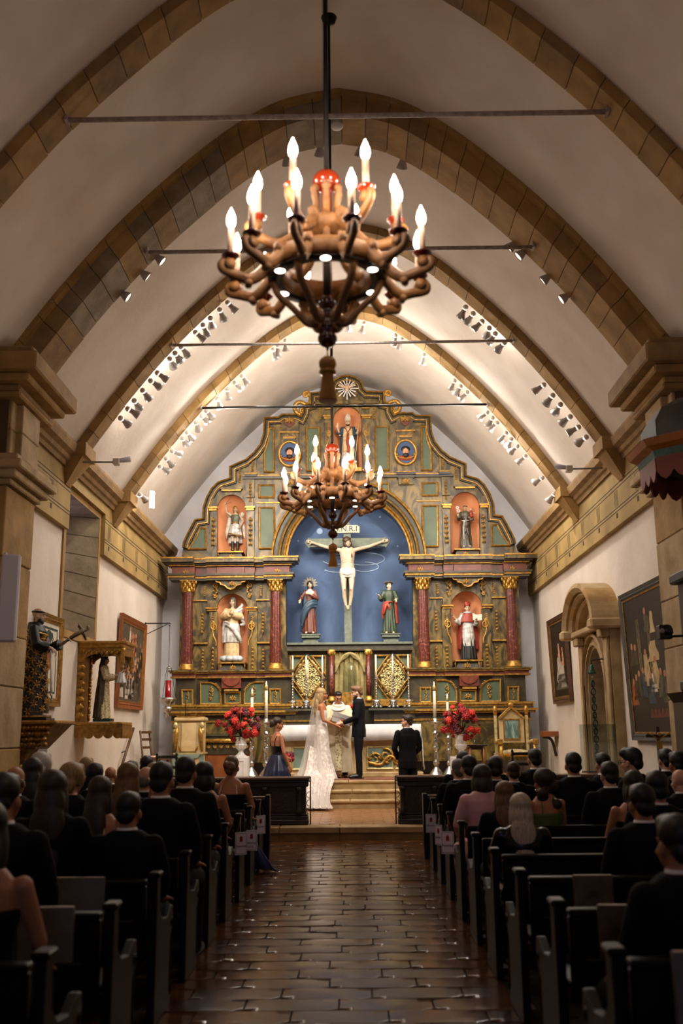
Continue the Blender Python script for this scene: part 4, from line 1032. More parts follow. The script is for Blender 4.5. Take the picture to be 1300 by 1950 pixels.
for k in (-1, 1):
    b = MB()
    for j in range(7): b.ell((k*(.22+.02*j), -.14, 1.28-.1*j), (.045, .025, .2), 8, 6, Matrix.Rotation(k*R_(14-6*j*.3), 3, 'Y'))
    b.ell((k*.24, -.13, 1.4), (.09, .04, .11), 10, 8); part('wing', b, 'robe_white', r)
    b = MB(); b.tube([(k*.09, -.01, .05), (k*.09, -.01, .36)], [.05, .062], 10); b.tube([(k*.09, -.03, .035), (k*.11, .15, .03)], [.05, .035], 8); part('boot', b, 'robe_black', r)
b = MB(); b.tube([(.36, .14, 1.75), (.2, .12, 2.0)], [.012, .004], 5); b.tube([(.36, .14, 1.75), (.14, .13, 1.86)], .006, 5); simple('sword', b, 'iron', r)
# ---------------------------------------------------------------- friar with child and lilies
r = statue_root('friar_statue', 'brown-robed friar statue holding lilies and the small child, in an orange niche', 888, 1044, 961, YF+.12)
arms = [((.27, .04, 1.13), (.3, .26, 1.22)), ((-.25, .05, 1.12), (-.18, .27, 1.12))]
b, M = stand_body(arms, False, -28, 4, 0, legs=False, hands=[((.1, .2, 1), (0, -1, 0), .9), ((.6, .6, .1), (0, 0, -1), .3)])
feet(r, (.1, .12, .05), (.12, .27, .03))
part('body', b, 'statue_skin', r); face_parts(r, M); part('hair', hair_mb('tonsure', M), 'hair_dark', r)
b = drape(robe_secs(amp=1.2), 10, 7); [sleeve(b, (k*.18, 0, 1.38), el, wr) for k, (el, wr) in zip((1, -1), arms)]
fold_tubes(b, [[(-.15, .12, 1.05), (0, .17, .8), (.05, .2, .6), (-.02, .19, .75)], [(.13, .1, 1.0), (.04, .17, .7), (-.05, .19, .35), (-.1, .18, .12)]]); part('habit', b, 'robe_brown', r)
part('hood', drape([(1.24, 0, 0, .2, .15, .02), (1.36, 0, 0, .2, .14, .01), (1.45, 0, -.01, .13, .11, 0), (1.49, 0, -.02, .08, .075, 0)], 6, 2), 'robe_olive', r)
b = MB(); b.tube([(.155*math.cos(a), .13*math.sin(a)+.01, 1.08) for a in [2*PI*i/20 for i in range(21)]], .016, 6); b.tube([(.07, .14, 1.08), (.1, .19, .7), (.11, .21, .32)], .015, 6); simple('cord', b, 'white_paint', r)
b = MB(); b.box(-.2, .2, -.17, .28, -.06, .02); simple('base', b, 'slate', r)
b = MB(); b.ell((-.2, .3, 1.3), (.075, .07, .12), 10, 8); b.ell((-.2, .32, 1.2), (.09, .08, .06), 10, 8); simple('child_robe', b, 'robe_red', r)
b = MB(); b.ell((-.18, .32, 1.46), .055, 10, 8); b.tube([(-.14, .36, 1.36), (-.04, .42, 1.42)], .018, 6); b.tube([(-.25, .34, 1.34), (-.36, .4, 1.3)], .018, 6); simple('child_body', b, 'statue_skin', r)
b = MB()
for c in ((.33, .3, 1.55), (.29, .3, 1.42)):
    for k in range(6): b.ell((c[0]+.045*math.cos(k*PI/3), c[1], c[2]+.045*math.sin(k*PI/3)), (.026, .014, .026), 6, 5)
simple('lily', b, 'white_paint', r)
b = MB(); b.tube([(.3, .28, 1.55), (.31, .28, 1.1)], .008, 5); simple('stem', b, 'leaf', r)
# ---------------------------------------------------------------- bishop at the top
r = statue_root('bishop_statue', 'bearded mitred bishop statue with long thin staff in the topmost niche', 663, 893, 798, YF+.12)
arms = [((.27, .08, 1.15), (.34, .2, 1.36)), ((-.27, .08, 1.16), (-.33, .24, 1.24))]
b, M = stand_body(arms, False, 0, 0, 0, legs=False, hands=[((0, .1, 1), (0, -1, 0), .25), ((.2, .5, .6), (-1, 0, 0), 1.)]); part('body', b, 'statue_skin', r); face_parts(r, M)
part('beard', hair_mb('beard', M), 'hair_brown', r); part('hair', hair_mb('rim', M), 'hair_dark', r)
b = drape(robe_secs(), 10, 9); part('alb', b, 'robe_white', r)
b = drape([(.55, 0, .0, .21, .185, .06), (.8, 0, 0, .2, .165, .05), (1.1, 0, 0, .175, .14, .02), (1.36, 0, 0, .19, .125, 0), (1.44, 0, 0, .14, .09, 0)], 8, 4); part('dalmatic', b, 'robe_cream', r)
b = drape([(.05, 0, -.09, .3, .14, .09), (.6, 0, -.07, .28, .13, .07), (1.1, 0, -.04, .25, .12, .03), (1.38, 0, -.02, .21, .12, 0), (1.47, 0, -.02, .12, .09, 0)], 9, 6); [sleeve(b, (k*.18, 0, 1.38), el, (Vector(el)*.6+Vector(wr)*.4), (.08, .08, .08)) for k, (el, wr) in zip((1, -1), arms)]; part('cope', b, 'robe_blue', r)
b = MB(); b.tube([(.11, .12, 1.42), (0, .15, 1.22), (-.11, .12, 1.42)], .022, 6); b.tube([(0, .16, 1.2), (.02, .19, .9), (-.03, .2, .6), (.05, .2, .4)], [.03, .05, .05, .02], 8); simple('orphrey', b, 'robe_red', r)
b = MB(); b.loft([(1.66, 0, .01, .09, .1), (1.74, 0, .0, .105, .08), (1.84, 0, 0, .085, .05), (1.92, 0, 0, .015, .03)], 20); part('mitre', b, 'robe_white', r)
b = MB(); b.tube([(-.2, .32, .02), (-.44, .22, 2.05)], .011, 6); simple('staff', b, 'gold_pale', r)
# ---------------------------------------------------------------- virgin in white and silver
r = statue_root('virgin_statue', 'white and silver robed virgin statue on a cloud with hands joined, in an orange niche', 441, 1260, 1138, YF+.1)
arms = [((.24, .08, 1.2), (.05, .24, 1.25)), ((-.24, .08, 1.2), (-.05, .24, 1.25))]
b, M = stand_body(arms, True, -8, -6, -4, legs=False, hands=[((-.3, .4, .8), (1, 0, 0), .1), ((.3, .4, .8), (-1, 0, 0), .1)], headz=1.62); part('body', b, 'statue_skin', r); face_parts(r, M)
part('hair', hair_mb('long', M), 'hair_grey', r)
b = drape([(.12, 0, .02, .2, .16, .05), (.4, 0, .02, .2, .16, .05), (.8, 0, 0, .2, .15, .04), (1.1, 0, 0, .16, .13, .02), (1.3, 0, 0, .185, .13, 0), (1.4, 0, 0, .14, .09, 0), (1.44, 0, 0, .07, .06, 0)], 9, 12); [sleeve(b, (k*.17, 0, 1.36), el, wr, (.085, .1, .075)) for k, (el, wr) in zip((1, -1), arms)]; part('gown', b, 'robe_cream', r)
b = drape([(.5, 0, .01, .235, .19, .09), (.7, 0, .01, .225, .18, .09), (.9, 0, 0, .205, .165, .06), (1.02, 0, 0, .18, .14, .03)], 12, 15)
fold_tubes(b, [[(.2, .1, 1.08), (.05, .19, 1.0), (-.12, .2, .8), (-.24, .14, .6), (-.25, .1, .48)], [(.2, .12, 1.0), (0, .21, .9), (-.15, .2, .7), (-.25, .16, .52)], [(.22, .05, 1.1), (.23, .0, .8), (.24, -.02, .5)], [(-.2, .05, 1.2), (-.28, .06, 1.1), (-.33, .05, 1.0), (-.22, .1, .98)], [(-.18, .08, 1.28), (-.27, .1, 1.2), (-.31, .08, 1.12)]], .05); part('mantle', b, 'robe_silver', r)
b = MB(); fold_tubes(b, [[(-.02, .14, 1.3), (-.14, .14, 1.38), (-.27, .08, 1.5), (-.24, .04, 1.56)], [(-.04, .15, 1.27), (-.16, .14, 1.33), (-.29, .08, 1.42)], [(-.05, .15, 1.24), (-.18, .13, 1.27), (-.28, .08, 1.34)]], .04); part('veil_end', b, 'robe_silver', r)
b = MB()
for k in range(9): b.ell((.22*math.cos(k*2*PI/9), .05+.16*math.sin(k*2*PI/9), .07), (.11, .1, .085), 10, 8)
part('cloud', b, 'cloud_white', r)
# ---------------------------------------------------------------- saint in red cape with book
r = statue_root('saint_statue', 'saint statue in red cape and silver surplice holding a book, in an orange niche', 893, 1258, 1150, YF+.1)
arms = [((.3, .08, 1.12), (.42, .2, 1.3)), ((-.25, .08, 1.08), (-.24, .28, 1.2))]
b, M = stand_body(arms, False, 8, 3, 3, legs=False, hands=[((.5, .3, .6), (0, -.6, .6), .4), ((.2, 1, .1), (0, 0, -1), .2)]); part('body', b, 'statue_skin', r); face_parts(r, M)
part('hair', hair_mb('short', M), 'hair_dark', r)
b = drape(robe_secs(1.05, 1., 0, .7), 13, 21); part('cassock', b, 'robe_black', r)
b = drape([(.42, 0, .01, .2, .17, .06), (.7, 0, .01, .19, .16, .06), (.95, 0, 0, .175, .145, .04), (1.2, 0, 0, .17, .13, .02), (1.38, 0, 0, .17, .1, 0)], 15, 22); [sleeve(b, (k*.18, 0, 1.38), el, (Vector(el)*.35+Vector(wr)*.65), (.07, .08, .075)) for k, (el, wr) in zip((1, -1), arms)]; part('surplice', b, 'robe_silver', r)
b = drape([(.35, 0, -.13, .32, .09, .1), (.8, 0, -.11, .31, .1, .08), (1.15, 0, -.05, .28, .11, .04), (1.38, 0, -.02, .2, .11, 0)], 9, 23); part('cloak', b, 'robe_red', r)
part('mozzetta', drape([(1.16, 0, .01, .25, .17, .03), (1.28, 0, .01, .235, .155, .02), (1.39, 0, 0, .18, .12, 0), (1.46, 0, 0, .1, .09, 0)], 8, 24), 'robe_red', r)
b = MB(); b.tube([(.1*math.cos(a), .09*math.sin(a), 1.46) for a in [2*PI*i/20 for i in range(21)]], .03, 8); simple('collar', b, 'cloud_white', r)
b = MB(); b.ell((.05, 0, 1.74), (.055, .06, .07), 10, 8); b.ell((-.05, 0, 1.74), (.055, .06, .07), 10, 8); b.ell((0, .03, 1.75), (.03, .06, .08), 8, 6); b.loft([(1.66, 0, -.01, .095, .11), (1.72, 0, -.01, .1, .11)], 18); part('biretta', b, 'robe_red', r)
b = MB(); b.hexa([(-.4, .3, 1.2), (-.26, .33, 1.18), (-.26, .37, 1.18), (-.4, .36, 1.2)], [(-.4, .28, 1.38), (-.26, .31, 1.36), (-.26, .35, 1.36), (-.4, .34, 1.38)]); b.hexa([(-.26, .33, 1.18), (-.12, .3, 1.2), (-.12, .36, 1.2), (-.26, .37, 1.18)], [(-.26, .31, 1.36), (-.12, .28, 1.38), (-.12, .34, 1.38), (-.26, .35, 1.36)]); simple('open_book', b, 'paper', r)
# ---------------------------------------------------------------- mourners under the cross
YM = YF + .25
r = statue_root('mourning_virgin_statue', 'mourning virgin statue in maroon gown, blue mantle and rayed halo beside the crucifix', 590, 1208, 1106, YM)
arms = [((.28, .04, 1.17), (.3, .2, 1.08)), ((-.24, .08, 1.12), (-.03, .2, 1.27))]
b, M = stand_body(arms, True, 0, 12, 12, legs=False, hands=[((.1, .7, -.4), (0, 0, 1), .4), ((.8, .3, .4), (0, 1, .3), .2)]); feet(r, (.1, .1, .05), (.12, .24, .03)); part('body', b, 'statue_skin', r); face_parts(r, M)
b = drape(robe_secs(.95, .95), 10, 31); [sleeve(b, (k*.16, 0, 1.36), el, (Vector(el)*.2+Vector(wr)*.8), (.06, .065, .055)) for k, (el, wr) in zip((1, -1), arms)]; part('gown', b, 'robe_maroon', r)
b = drape([(.1, .06, -.08, .26, .12, .08), (.5, .05, -.06, .25, .14, .08), (.9, .02, -.04, .235, .15, .05), (1.15, 0, -.03, .24, .12, .03), (1.36, 0, -.03, .19, .11, 0)], 9, 33)
fold_tubes(b, [[(-.25, .02, 1.05), (-.08, .18, 1.05), (.12, .19, .9), (.24, .12, .6), (.25, .05, .2)], [(-.25, .04, .97), (-.05, .2, .95), (.14, .2, .75), (.25, .12, .4)], [(-.22, .06, .88), (0, .2, .85), (.16, .18, .6), (.26, .1, .25)], [(-.16, .1, 1.02), (.03, .2, 1.0), (.2, .16, .82)]], .07); part('mantle', b, 'robe_blue', r)
part('shawl', drape([(1.28, 0, .03, .13, .12, .02), (1.36, 0, .0, .17, .125, .01), (1.46, 0, -.01, .09, .085, 0)], 6, 2), 'robe_white', r)
part('head_veil', hair_mb('bob', M), 'hair_dark', r)
b = MB()
for k in range(19):
    a = R_(-20) + R_(220)*k/18; l = .24 if k % 2 else .19; b.tube([(.1*math.cos(a), -.08, 1.63+.1*math.sin(a)), (l*math.cos(a), -.08, 1.63+l*math.sin(a))], [.006, .012], 5)
simple('halo', b, 'gold_pale', r)
r = statue_root('apostle_statue', 'young apostle statue in green robe and red cloak gesturing towards the crucifix', 742, 1208, 1108, YM)
arms = [((.27, .08, 1.12), (.32, .26, 1.24)), ((-.26, .02, 1.15), (-.22, .2, 1.14))]
b, M = stand_body(arms, False, 38, 4, 0, legs=False, hands=[((.7, .5, .3), (0, -.3, -1), .2), ((0, .6, -.5), (0, 0, 1), .5)]); feet(r, (.11, .12, .05), (.12, .26, .03)); part('body', b, 'statue_skin', r); face_parts(r, M)
part('hair', hair_mb('short', M), 'hair_brown', r)
b = drape(robe_secs(1.0, 1.0, amp=1.2), 13, 41); [sleeve(b, (k*.18, 0, 1.38), el, (Vector(el)*.35+Vector(wr)*.65), (.075, .08, .08)) for k, (el, wr) in zip((1, -1), arms)]; part('robe', b, 'robe_green', r)
b = drape([(.35, -.1, -.1, .2, .1, .1), (.8, -.08, -.09, .21, .1, .08), (1.15, -.05, -.07, .22, .1, .04), (1.4, -.02, -.04, .19, .09, 0)], 8, 42)
fold_tubes(b, [[(-.1, .13, 1.05), (.05, .17, 1.04), (.17, .12, .98), (.22, .05, .7), (.21, .02, .5)], [(.08, .17, 1.02), (.02, .19, .9), (.0, .19, .78)], [(.1, .16, 1.0), (.14, .16, .85), (.19, .12, .65)]], .05); part('cloak', b, 'robe_red', r)
b = MB(); b.tube([(.15*math.cos(a), -.03, 1.72+.05*math.sin(a)-.02) for a in [2*PI*i/24 for i in range(25)]], .02, 6); b.lathe([(.14, 0), (.02, .03)], 20, (0, -.03, 1.7)); simple('halo', b, 'slate', r)
# ---------------------------------------------------------------- crucifix
a = P(663, 1226, YM); top = P(663, 993, YM); ac = P(663, 1033, YM)
r = thing('crucifix', 'large crucifix with a pale carved figure and scroll sign in the blue recess', 'crucifix', (a.x, YM, a.z))
H = top.z - a.z; zc = ac.z - a.z; hw = 1.0
b = MB(); b.box(-.085, .085, 0, .1, 0, H-.12); b.box(-hw+.12, hw-.12, -.005, .095, zc-.1, zc+.1)
for c, d in (((0, H-.1), (0, 1)), ((-hw+.1, zc), (-1, 0)), ((hw-.1, zc), (1, 0))):
    b.prism([(c[0]-.1, c[1]), (c[0], c[1]-.13), (c[0]+.1, c[1]), (c[0], c[1]+.13)], -.01, .1, 'xz')
simple('cross', b, 'cross_wood', r)
c = thing('corpus', None, None); c.parent = r
sc = (P(663, 1022, YM).z - P(663, 1163, YM).z) / 1.72; zf = P(663, 1163, YM).z - a.z
c.location = (0, -.12, zf); c.scale = (sc, sc, sc); c.rotation_euler = (0, 0, PI)
arms = [((.52, -.02, 1.47), (.80, -.06, 1.58)), ((-.52, -.02, 1.47), (-.80, -.06, 1.58))]
b, M = stand_body(arms, False, 22, -14, 14, legs=False, headz=1.56, heady=.05, hands=[((1, 0, .25), (0, -1, 0), .45), ((-1, 0, .25), (0, -1, 0), .45)])
for k in (-1, 1):
    b.tube([(k*.09, 0, .86), (k*.092, .04, .66), (k*.085, .08, .46), (k*.075, .03, .3), (k*.045, .02, .1)], [.082, .07, .05, .048, .032], 10); b.tube([(k*.02, .02+.02*k, .08), (k*-.01, .1+.02*k, .0)], [.035, .03], 8)
for z in (1.12, 1.17, 1.22): b.tube([(-.1, .09, z-.03), (0, .1, z), (.1, .09, z-.03)], .012, 6)
part('figure', b, 'corpus', c, .011)
part('hair', hair_mb('bob', M), 'hair_brown', c, .011); part('beard', hair_mb('beard', M), 'hair_brown', c, .009)
b = MB(); R3 = M.to_3x3(); b.tube([M @ Vector((.085*math.cos(t), -.01+.105*math.sin(t), .065+.012*math.sin(t*5))) for t in [2*PI*i/30 for i in range(31)]], .016, 6); o = simple('crown_of_thorns', b, 'brown_wood', c)
b = drape([(.74, 0, .0, .17, .12, .03), (.84, 0, 0, .185, .135, .04), (.93, 0, 0, .18, .13, .03), (.96, 0, 0, .165, .12, .02)], 9, 55); fold_tubes(b, [[(-.17, .06, .93), (0, .14, .86), (.17, .07, .92)], [(-.17, .06, .88), (0, .14, .8), (.17, .07, .87)]], .025); part('loincloth', b, 'robe_white', c)
b = MB(); b.ell((-.1, .1, 1.24), (.02, .02, .05), 6, 5)
for k in (-1, 1): b.ell((k*.07, .12, .45), (.016, .012, .016), 6, 5); b.ell((k*.86, -.04, 1.6), (.016, .03, .016), 6, 5)
simple('wound', b, 'robe_maroon', c)
za = P(663, 1008, YM).z - a.z; b = MB(); b.box(-.25, .25, -.05, -.02, za-.09, za+.09); b.box(-.29, -.25, -.045, -.02, za-.06, za+.09); b.box(.25, .29, -.045, -.02, za-.09, za+.06); sg = simple('scroll_sign', b, 'scroll_cream', r); sg['label'] = 'cream scroll lettered I.N.R.I'
me = text_mesh('I.N.R.I', .19, 'lettering', 'ink'); o = bpy.data.objects.new('lettering', me); COL.objects.link(o); o.parent = sg; o.location = (0, -.054, za); o.rotation_euler = (PI/2, 0, 0)
# ================================================================ chandeliers
def make_chandelier():
    r = thing('chandelier', 'x', 'chandelier')
    b = MB(); b.tube([(0, 0, 1.28), (0, 0, 6.35)], .014, 8); b.lathe([(.09, 6.30), (.07, 6.24), (.02, 6.2)], 16); local('pole', b, 'iron', r)
    b = MB(); b.ell((0, 0, 1.22), (.072, .072, .062), 20, 14); local('finial_ball', b, 'chand_red', r)
    b = MB(); b.lathe([(.03, 1.17), (.024, 1.14), (.026, 1.05), (.034, 1.03), (.03, 1.01), (.045, .99), (.05, .95), (.03, .92)], 18); local('upper_stem', b, 'chand_red', r)
    for k in range(6):
        a = 2*PI*k/6 + R_(30); M = Matrix.Rotation(a, 4, 'Z')
        b = MB(); b.tube(spline([(.055, 0, 1.165), (.075, 0, 1.15), (.06, 0, 1.08), (.08, 0, 1.0), (.13, 0, .94)], 5), [.016]*10+[.018]*6+[.022]*5, 8); b.ell((.07, 0, 1.16), .024, 8, 6); b.xf(M); local('upper_bracket', b, 'chand_wood', r)
        b = MB(); b.tube(spline([(.06, 0, .9), (.1, 0, .89), (.085, 0, .83), (.12, 0, .76), (.2, 0, .71)], 5), [.016+.0006*i for i in range(21)], 8); b.ell((.1, 0, .885), .022, 8, 6); b.xf(M); local('middle_bracket', b, 'chand_wood', r)
    b = MB(); b.lathe([(.03, .98), (.13, .975), (.14, .95), (.12, .91), (.09, .885), (.03, .87)], 12, cap=False); local('upper_hub', b, 'chand_wood', r)
    b = MB(); b.lathe([(.03, .88), (.022, .8), (.02, .55)], 12); local('core_rod', b, 'chand_dark', r)
    # wide wooden ring, hollow
    b = MB(); b.lathe([(.22, .76), (.3, .755), (.315, .72), (.31, .67), (.29, .655), (.235, .655), (.225, .69), (.22, .76)], 48, cap=False); local('ring', b, 'chand_wood', r)
    b = MB(); b.lathe([(.232, .654), (.3, .654), (.3, .648), (.232, .648), (.232, .654)], 48, cap=False); local('ring_underside_shade', b, 'chand_dark', r)  # dark plate: the shade of the unlit underside put into the colour
    def candle(R0, zc, a, zbase, rin, mcup):
        M = Matrix.Rotation(a, 4, 'Z')
        d_ = R0-rin
        b = MB(); sp = spline([(rin, 0, zbase+.02), (rin+d_*.2, 0, zbase-.05), (rin+d_*.5, 0, zbase-.1), (rin+d_*.82, 0, zbase-.085), (R0+.035, 0, zc-.06), (R0+.035, 0, zc-.015), (R0, 0, zc-.008), (R0-.015, 0, zc-.035)], 5)
        b.tube(sp, [.034-.0004*i for i in range(24)] + [.02-.001*i for i in range(12)], 8, sq=.72)
        b.tube([(R0+.004, -.024, zc-.035), (R0+.004, .024, zc-.035)], .03, 12); b.tube([(rin+d_*.12, -.018, zbase+.01), (rin+d_*.12, .018, zbase+.01)], .036, 10); b.tube([(rin+d_*.55, -.02, zbase-.125), (rin+d_*.55, .02, zbase-.125)], .02, 8)
        b.xf(M); am = local('arm', b, 'chand_wood', r)
        c = Vector((R0*math.cos(a), R0*math.sin(a), 0))
        b = MB(); b.lathe([(.018, zc-.02), (.03, zc), (.046, zc+.012), (.046, zc+.02), (.02, zc+.024)], 14, c); local('drip_pan', b, mcup, am)
        b = MB(); b.lathe([(.0165, zc+.02), (.0165, zc+.17)], 12, c); local('candle_sleeve', b, 'candle_sleeve', am)
        b = MB(); b.lathe([(.010, zc+.17), (.019, zc+.185), (.0235, zc+.205), (.021, zc+.23), (.012, zc+.255), (.005, zc+.272), (.002, zc+.28)], 12, c); local('bulb', b, 'bulb', am)
    for k in range(6): candle(.36, .99, 2*PI*k/6 + R_(4), .96, .11, 'chand_red')
    for k in range(12): candle(.5, .72, 2*PI*k/12 + R_(15), .72, .29, 'chand_maroon')
    for k in range(6):
        a = 2*PI*k/6; M = Matrix.Rotation(a, 4, 'Z')
        b = MB(); b.tube(spline([(.28, 0, .66), (.25, 0, .58), (.17, 0, .5), (.1, 0, .42), (.05, 0, .42), (.05, 0, .46)], 5), [.022]*20+[.014]*6, 8, sq=.8); b.ell((.08, 0, .43), .03, 8, 6); b.xf(M); local('lower_bracket', b, 'chand_wood', r)
        b = MB(); b.lathe([(.026, .646), (.026, .65), (.01, .652)], 12, (.268*math.cos(a+R_(30)), .268*math.sin(a+R_(30)), 0)); local('downlight', b, 'downlight', r)
    b = MB(); b.ell((0, 0, .53), (.045, .045, .045), 16, 12); b.lathe([(.028, .5), (.018, .48), (.016, .42), (.03, .4), (.022, .385), (.022, .375)], 14); b.ell((0, 0, .335), (.05, .05, .046), 16, 12); b.lathe([(.012, .3), (.004, .27)], 10); local('pendant', b, 'chand_maroon', r)
    b = MB(); b.tube([(0, 0, .3), (0, 0, .24)], .004, 6); b.ell((0, 0, .2), (.046, .046, .042), 16, 12); b.lathe([(.03, .17), (.044, .163), (.044, .15), (.03, .145)], 16)
    b.lathe([(.028, .15), (.034, .08), (.05, .005), (.046, 0)], 24, flute=.08); local('tassel', b, 'chand_amber', r)
    return r
CH = make_chandelier()
for i, (px, D) in enumerate(((624, 4.75), (634, 9.8))):
    o = CH if i == 0 else copy_tree(CH)
    zz = P(px, 765 if i == 0 else 1080, D); o.location = (zz.x, D, zz.z)
    o['label'] = ['large carved wooden two-tier chandelier hanging high over the pews before the thick tie rod', 'carved wooden two-tier chandelier seen against the altarpiece and crucifix'][i]; o['group'] = 'wooden chandeliers'
# ================================================================ track lamps on the arches
b = MB(); b.ell((0, 0, 0), .045, 10, 8); b.tube([(0, 0, 0), (0, 0, -.06)], .025, 8); ME_BASE = b.mesh('lamp_base'); ME_BASE.materials.append(MATS['lamp_white'])
b = MB(); b.lathe([(.038, -.04), (.042, -.1), (.062, -.15), (.078, -.2), (.07, -.2), (.05, -.13)], 14, cap=False); ME_BELL = b.mesh('lamp_bell'); ME_BELL.materials.append(MATS['lamp_bell'])
b = MB(); b.lathe([(.001, -.175), (.062, -.178), (.064, -.186), (.001, -.19)], 14); ME_LENS = b.mesh('lamp_lens'); ME_LENS.materials.append(MATS['lens'])
A2 = [(295, 487), (268, 517), (237, 563), (543, 287), (610, 268), (690, 266), (772, 286), (985, 458), (997, 480), (1040, 530), (1068, 573)]
A3 = [(425, 568), (411, 583), (397, 603), (381, 614), (371, 632), (350, 665), (336, 675), (325, 685), (310, 718), (297, 733), (283, 752), (272, 775), (260, 790), (247, 808), (893, 578), (905, 593), (920, 610), (931, 625), (940, 638), (957, 655), (1013, 750), (1027, 772), (1040, 790), (1055, 815), (1067, 837), (1080, 857)]
A4 = [(535, 638), (521, 648), (510, 655), (457, 712), (446, 728), (433, 742), (411, 757), (393, 783), (388, 795), (375, 806), (362, 828), (354, 840), (336, 865), (326, 880), (318, 898), (287, 955), (665, 603), (695, 607), (760, 627), (773, 635), (818, 663), (868, 722), (877, 735), (888, 748), (925, 787), (932, 800), (938, 812), (950, 835), (955, 850), (968, 862), (978, 885), (1003, 930), (1015, 968)]
def snap(p, off=-.05):
    """slide a lamp sideways until it hangs from the rib's lower edge"""
    pl = offset(HALF, off); best = None
    for i in range(len(pl)-1):
        a, c = Vector(pl[i]), Vector(pl[i+1]); q = Vector((p.x, p.z)); t = max(0, min(1, (q-a).dot(c-a)/(c-a).length_squared)); r_ = a.lerp(c, t); d = (r_-q).length
        if best is None or d < best[0]: best = (d, r_)
    return Vector((best[1].x, p.y, best[1].y))
rnd = random.Random(8)
for lst, ay, ex, nm in ((A2, ARCH_Y[1], .36, 'the great double-banded arch'), (A3, ARCH_Y[2], .22, 'the middle arch'), (A4, ARCH_Y[3], .22, 'the arch nearest the altar')):
    for i, (px, py) in enumerate(lst):
        p = snap(P(px, py, ay+ex)); p.y = ay+ex; sd = 'apex' if 480 < px < 830 else ('left' if px < 650 else 'right')
        tgt = Vector((rnd.uniform(-2.6, 2.6) - p.x*.15, 22.6, rnd.uniform(1.5, 5.5)))
        if ay == ARCH_Y[2] and i % 4 == 0: tgt = Vector((-4.2 if p.x > 0 else 4.2, 16.6 + rnd.uniform(-.4, 2.5), 2.4))
        if ay == ARCH_Y[1] and sd != 'apex': tgt = Vector((-4.2 if p.x > 0 else 4.2, 13.2 + 1.3*(i % 2), 2.4))
        elif ay == ARCH_Y[1]: tgt = Vector((rnd.uniform(-2, 2), 20.2, rnd.uniform(1., 2.5)))
        near = 'on the bride side' if sd == 'left' else 'on the groom side'
        o = thing('track_lamp', 'white bell-shaped track lamp on %s, %s' % (nm, 'at its crown' if sd == 'apex' else near), 'lamp', p, 0, 'track lamps on ' + nm)
        o.rotation_euler = (tgt - p).to_track_quat('-Z', 'Y').to_euler()
        for me, pn in ((ME_BASE, 'base'), (ME_BELL, 'bell'), (ME_LENS, 'lens')):
            q = bpy.data.objects.new(pn, me); COL.objects.link(q); q.parent = o
            if pn == 'lens' and (ay == ARCH_Y[1]):
                q.material_slots[0].link = 'OBJECT'; q.material_slots[0].material = MATS['lens_dim']
        if i % 2 == 0 or ay == ARCH_Y[1]:
            ld = bpy.data.lights.new('track_spot', 'SPOT'); ld.energy = SPOT; ld.color = (1, .94, .85); ld.spot_size = R_(62); ld.spot_blend = .7; ld.shadow_soft_size = .06
            if ay == ARCH_Y[1]: ld.energy = SPOT*(2.3 if sd == 'apex' else .4); ld.spot_size = R_(50)
            if ay == ARCH_Y[2] and i % 4 == 0: ld.energy = SPOT*.2
            lo = bpy.data.objects.new('track_spot', ld); COL.objects.link(lo); lo.parent = o; lo.location = (0, 0, -.2)
        elif ay != ARCH_Y[1]:
            ld = bpy.data.lights.new('lamp_spill', 'POINT'); ld.energy = (SPILL if ay == ARCH_Y[2] else SPILL*14) * (.2 if p.z < 6.8 else 1); ld.color = (1, .95, .87); ld.shadow_soft_size = .05
            lo = bpy.data.objects.new('lamp_spill', ld); COL.objects.link(lo); lo.parent = o; lo.location = (0, 0, -.26)
# smoke detector, emergency lamps
p = P(641, 241, 11.6); b = MB(); b.lathe([(.085, .03), (.085, 0), (.06, -.03), (.03, -.035)], 20, p); tag(b.build('smoke_detector', 'white_paint'), 'round white smoke detector under the crown of the great arch', 'smoke detector')
for px, py, Y, sg in ((222, 880, 14.75, 1), (1083, 893, 15.0, -1)):
    p = P(px, py, Y); r = thing('emergency_lamp', 'small twin emergency lamp on the cornice %s' % ('opposite the pulpit' if sg > 0 else 'on the pulpit side'), 'lamp', p, 0)
    b = MB(); b.box(-.05, .05, -.06, .06, -.05, .05); local('case', b, 'lamp_white', r, .01); b = MB(); b.tube([(0, 0, .02), (sg*.2, .05, .06)], [.03, .05], 8); local('lamp_head', b, 'white_plastic', r); b = MB(); b.tube([(0, 0, 0), (-sg*.5, -.1, -.02)], .015, 6); local('arm', b, 'lamp_grey', r)
p = P(289, 950, 18.9); r = thing('flood_lamp', 'bright rectangular flood lamp at the foot of the arch nearest the altar', 'lamp', p, R_(-20)); b = MB(); b.box(-.03, .03, -.05, .05, -.2, .16); local('housing', b, 'lamp_white', r, .01); b = MB(); b.box(.031, .036, -.04, .04, -.18, .14); local('lens', b, 'lens', r); b = MB(); b.tube([(0, 0, 0), (-.12, -.62, -.05)], .015, 6); local('arm', b, 'lamp_grey', r)
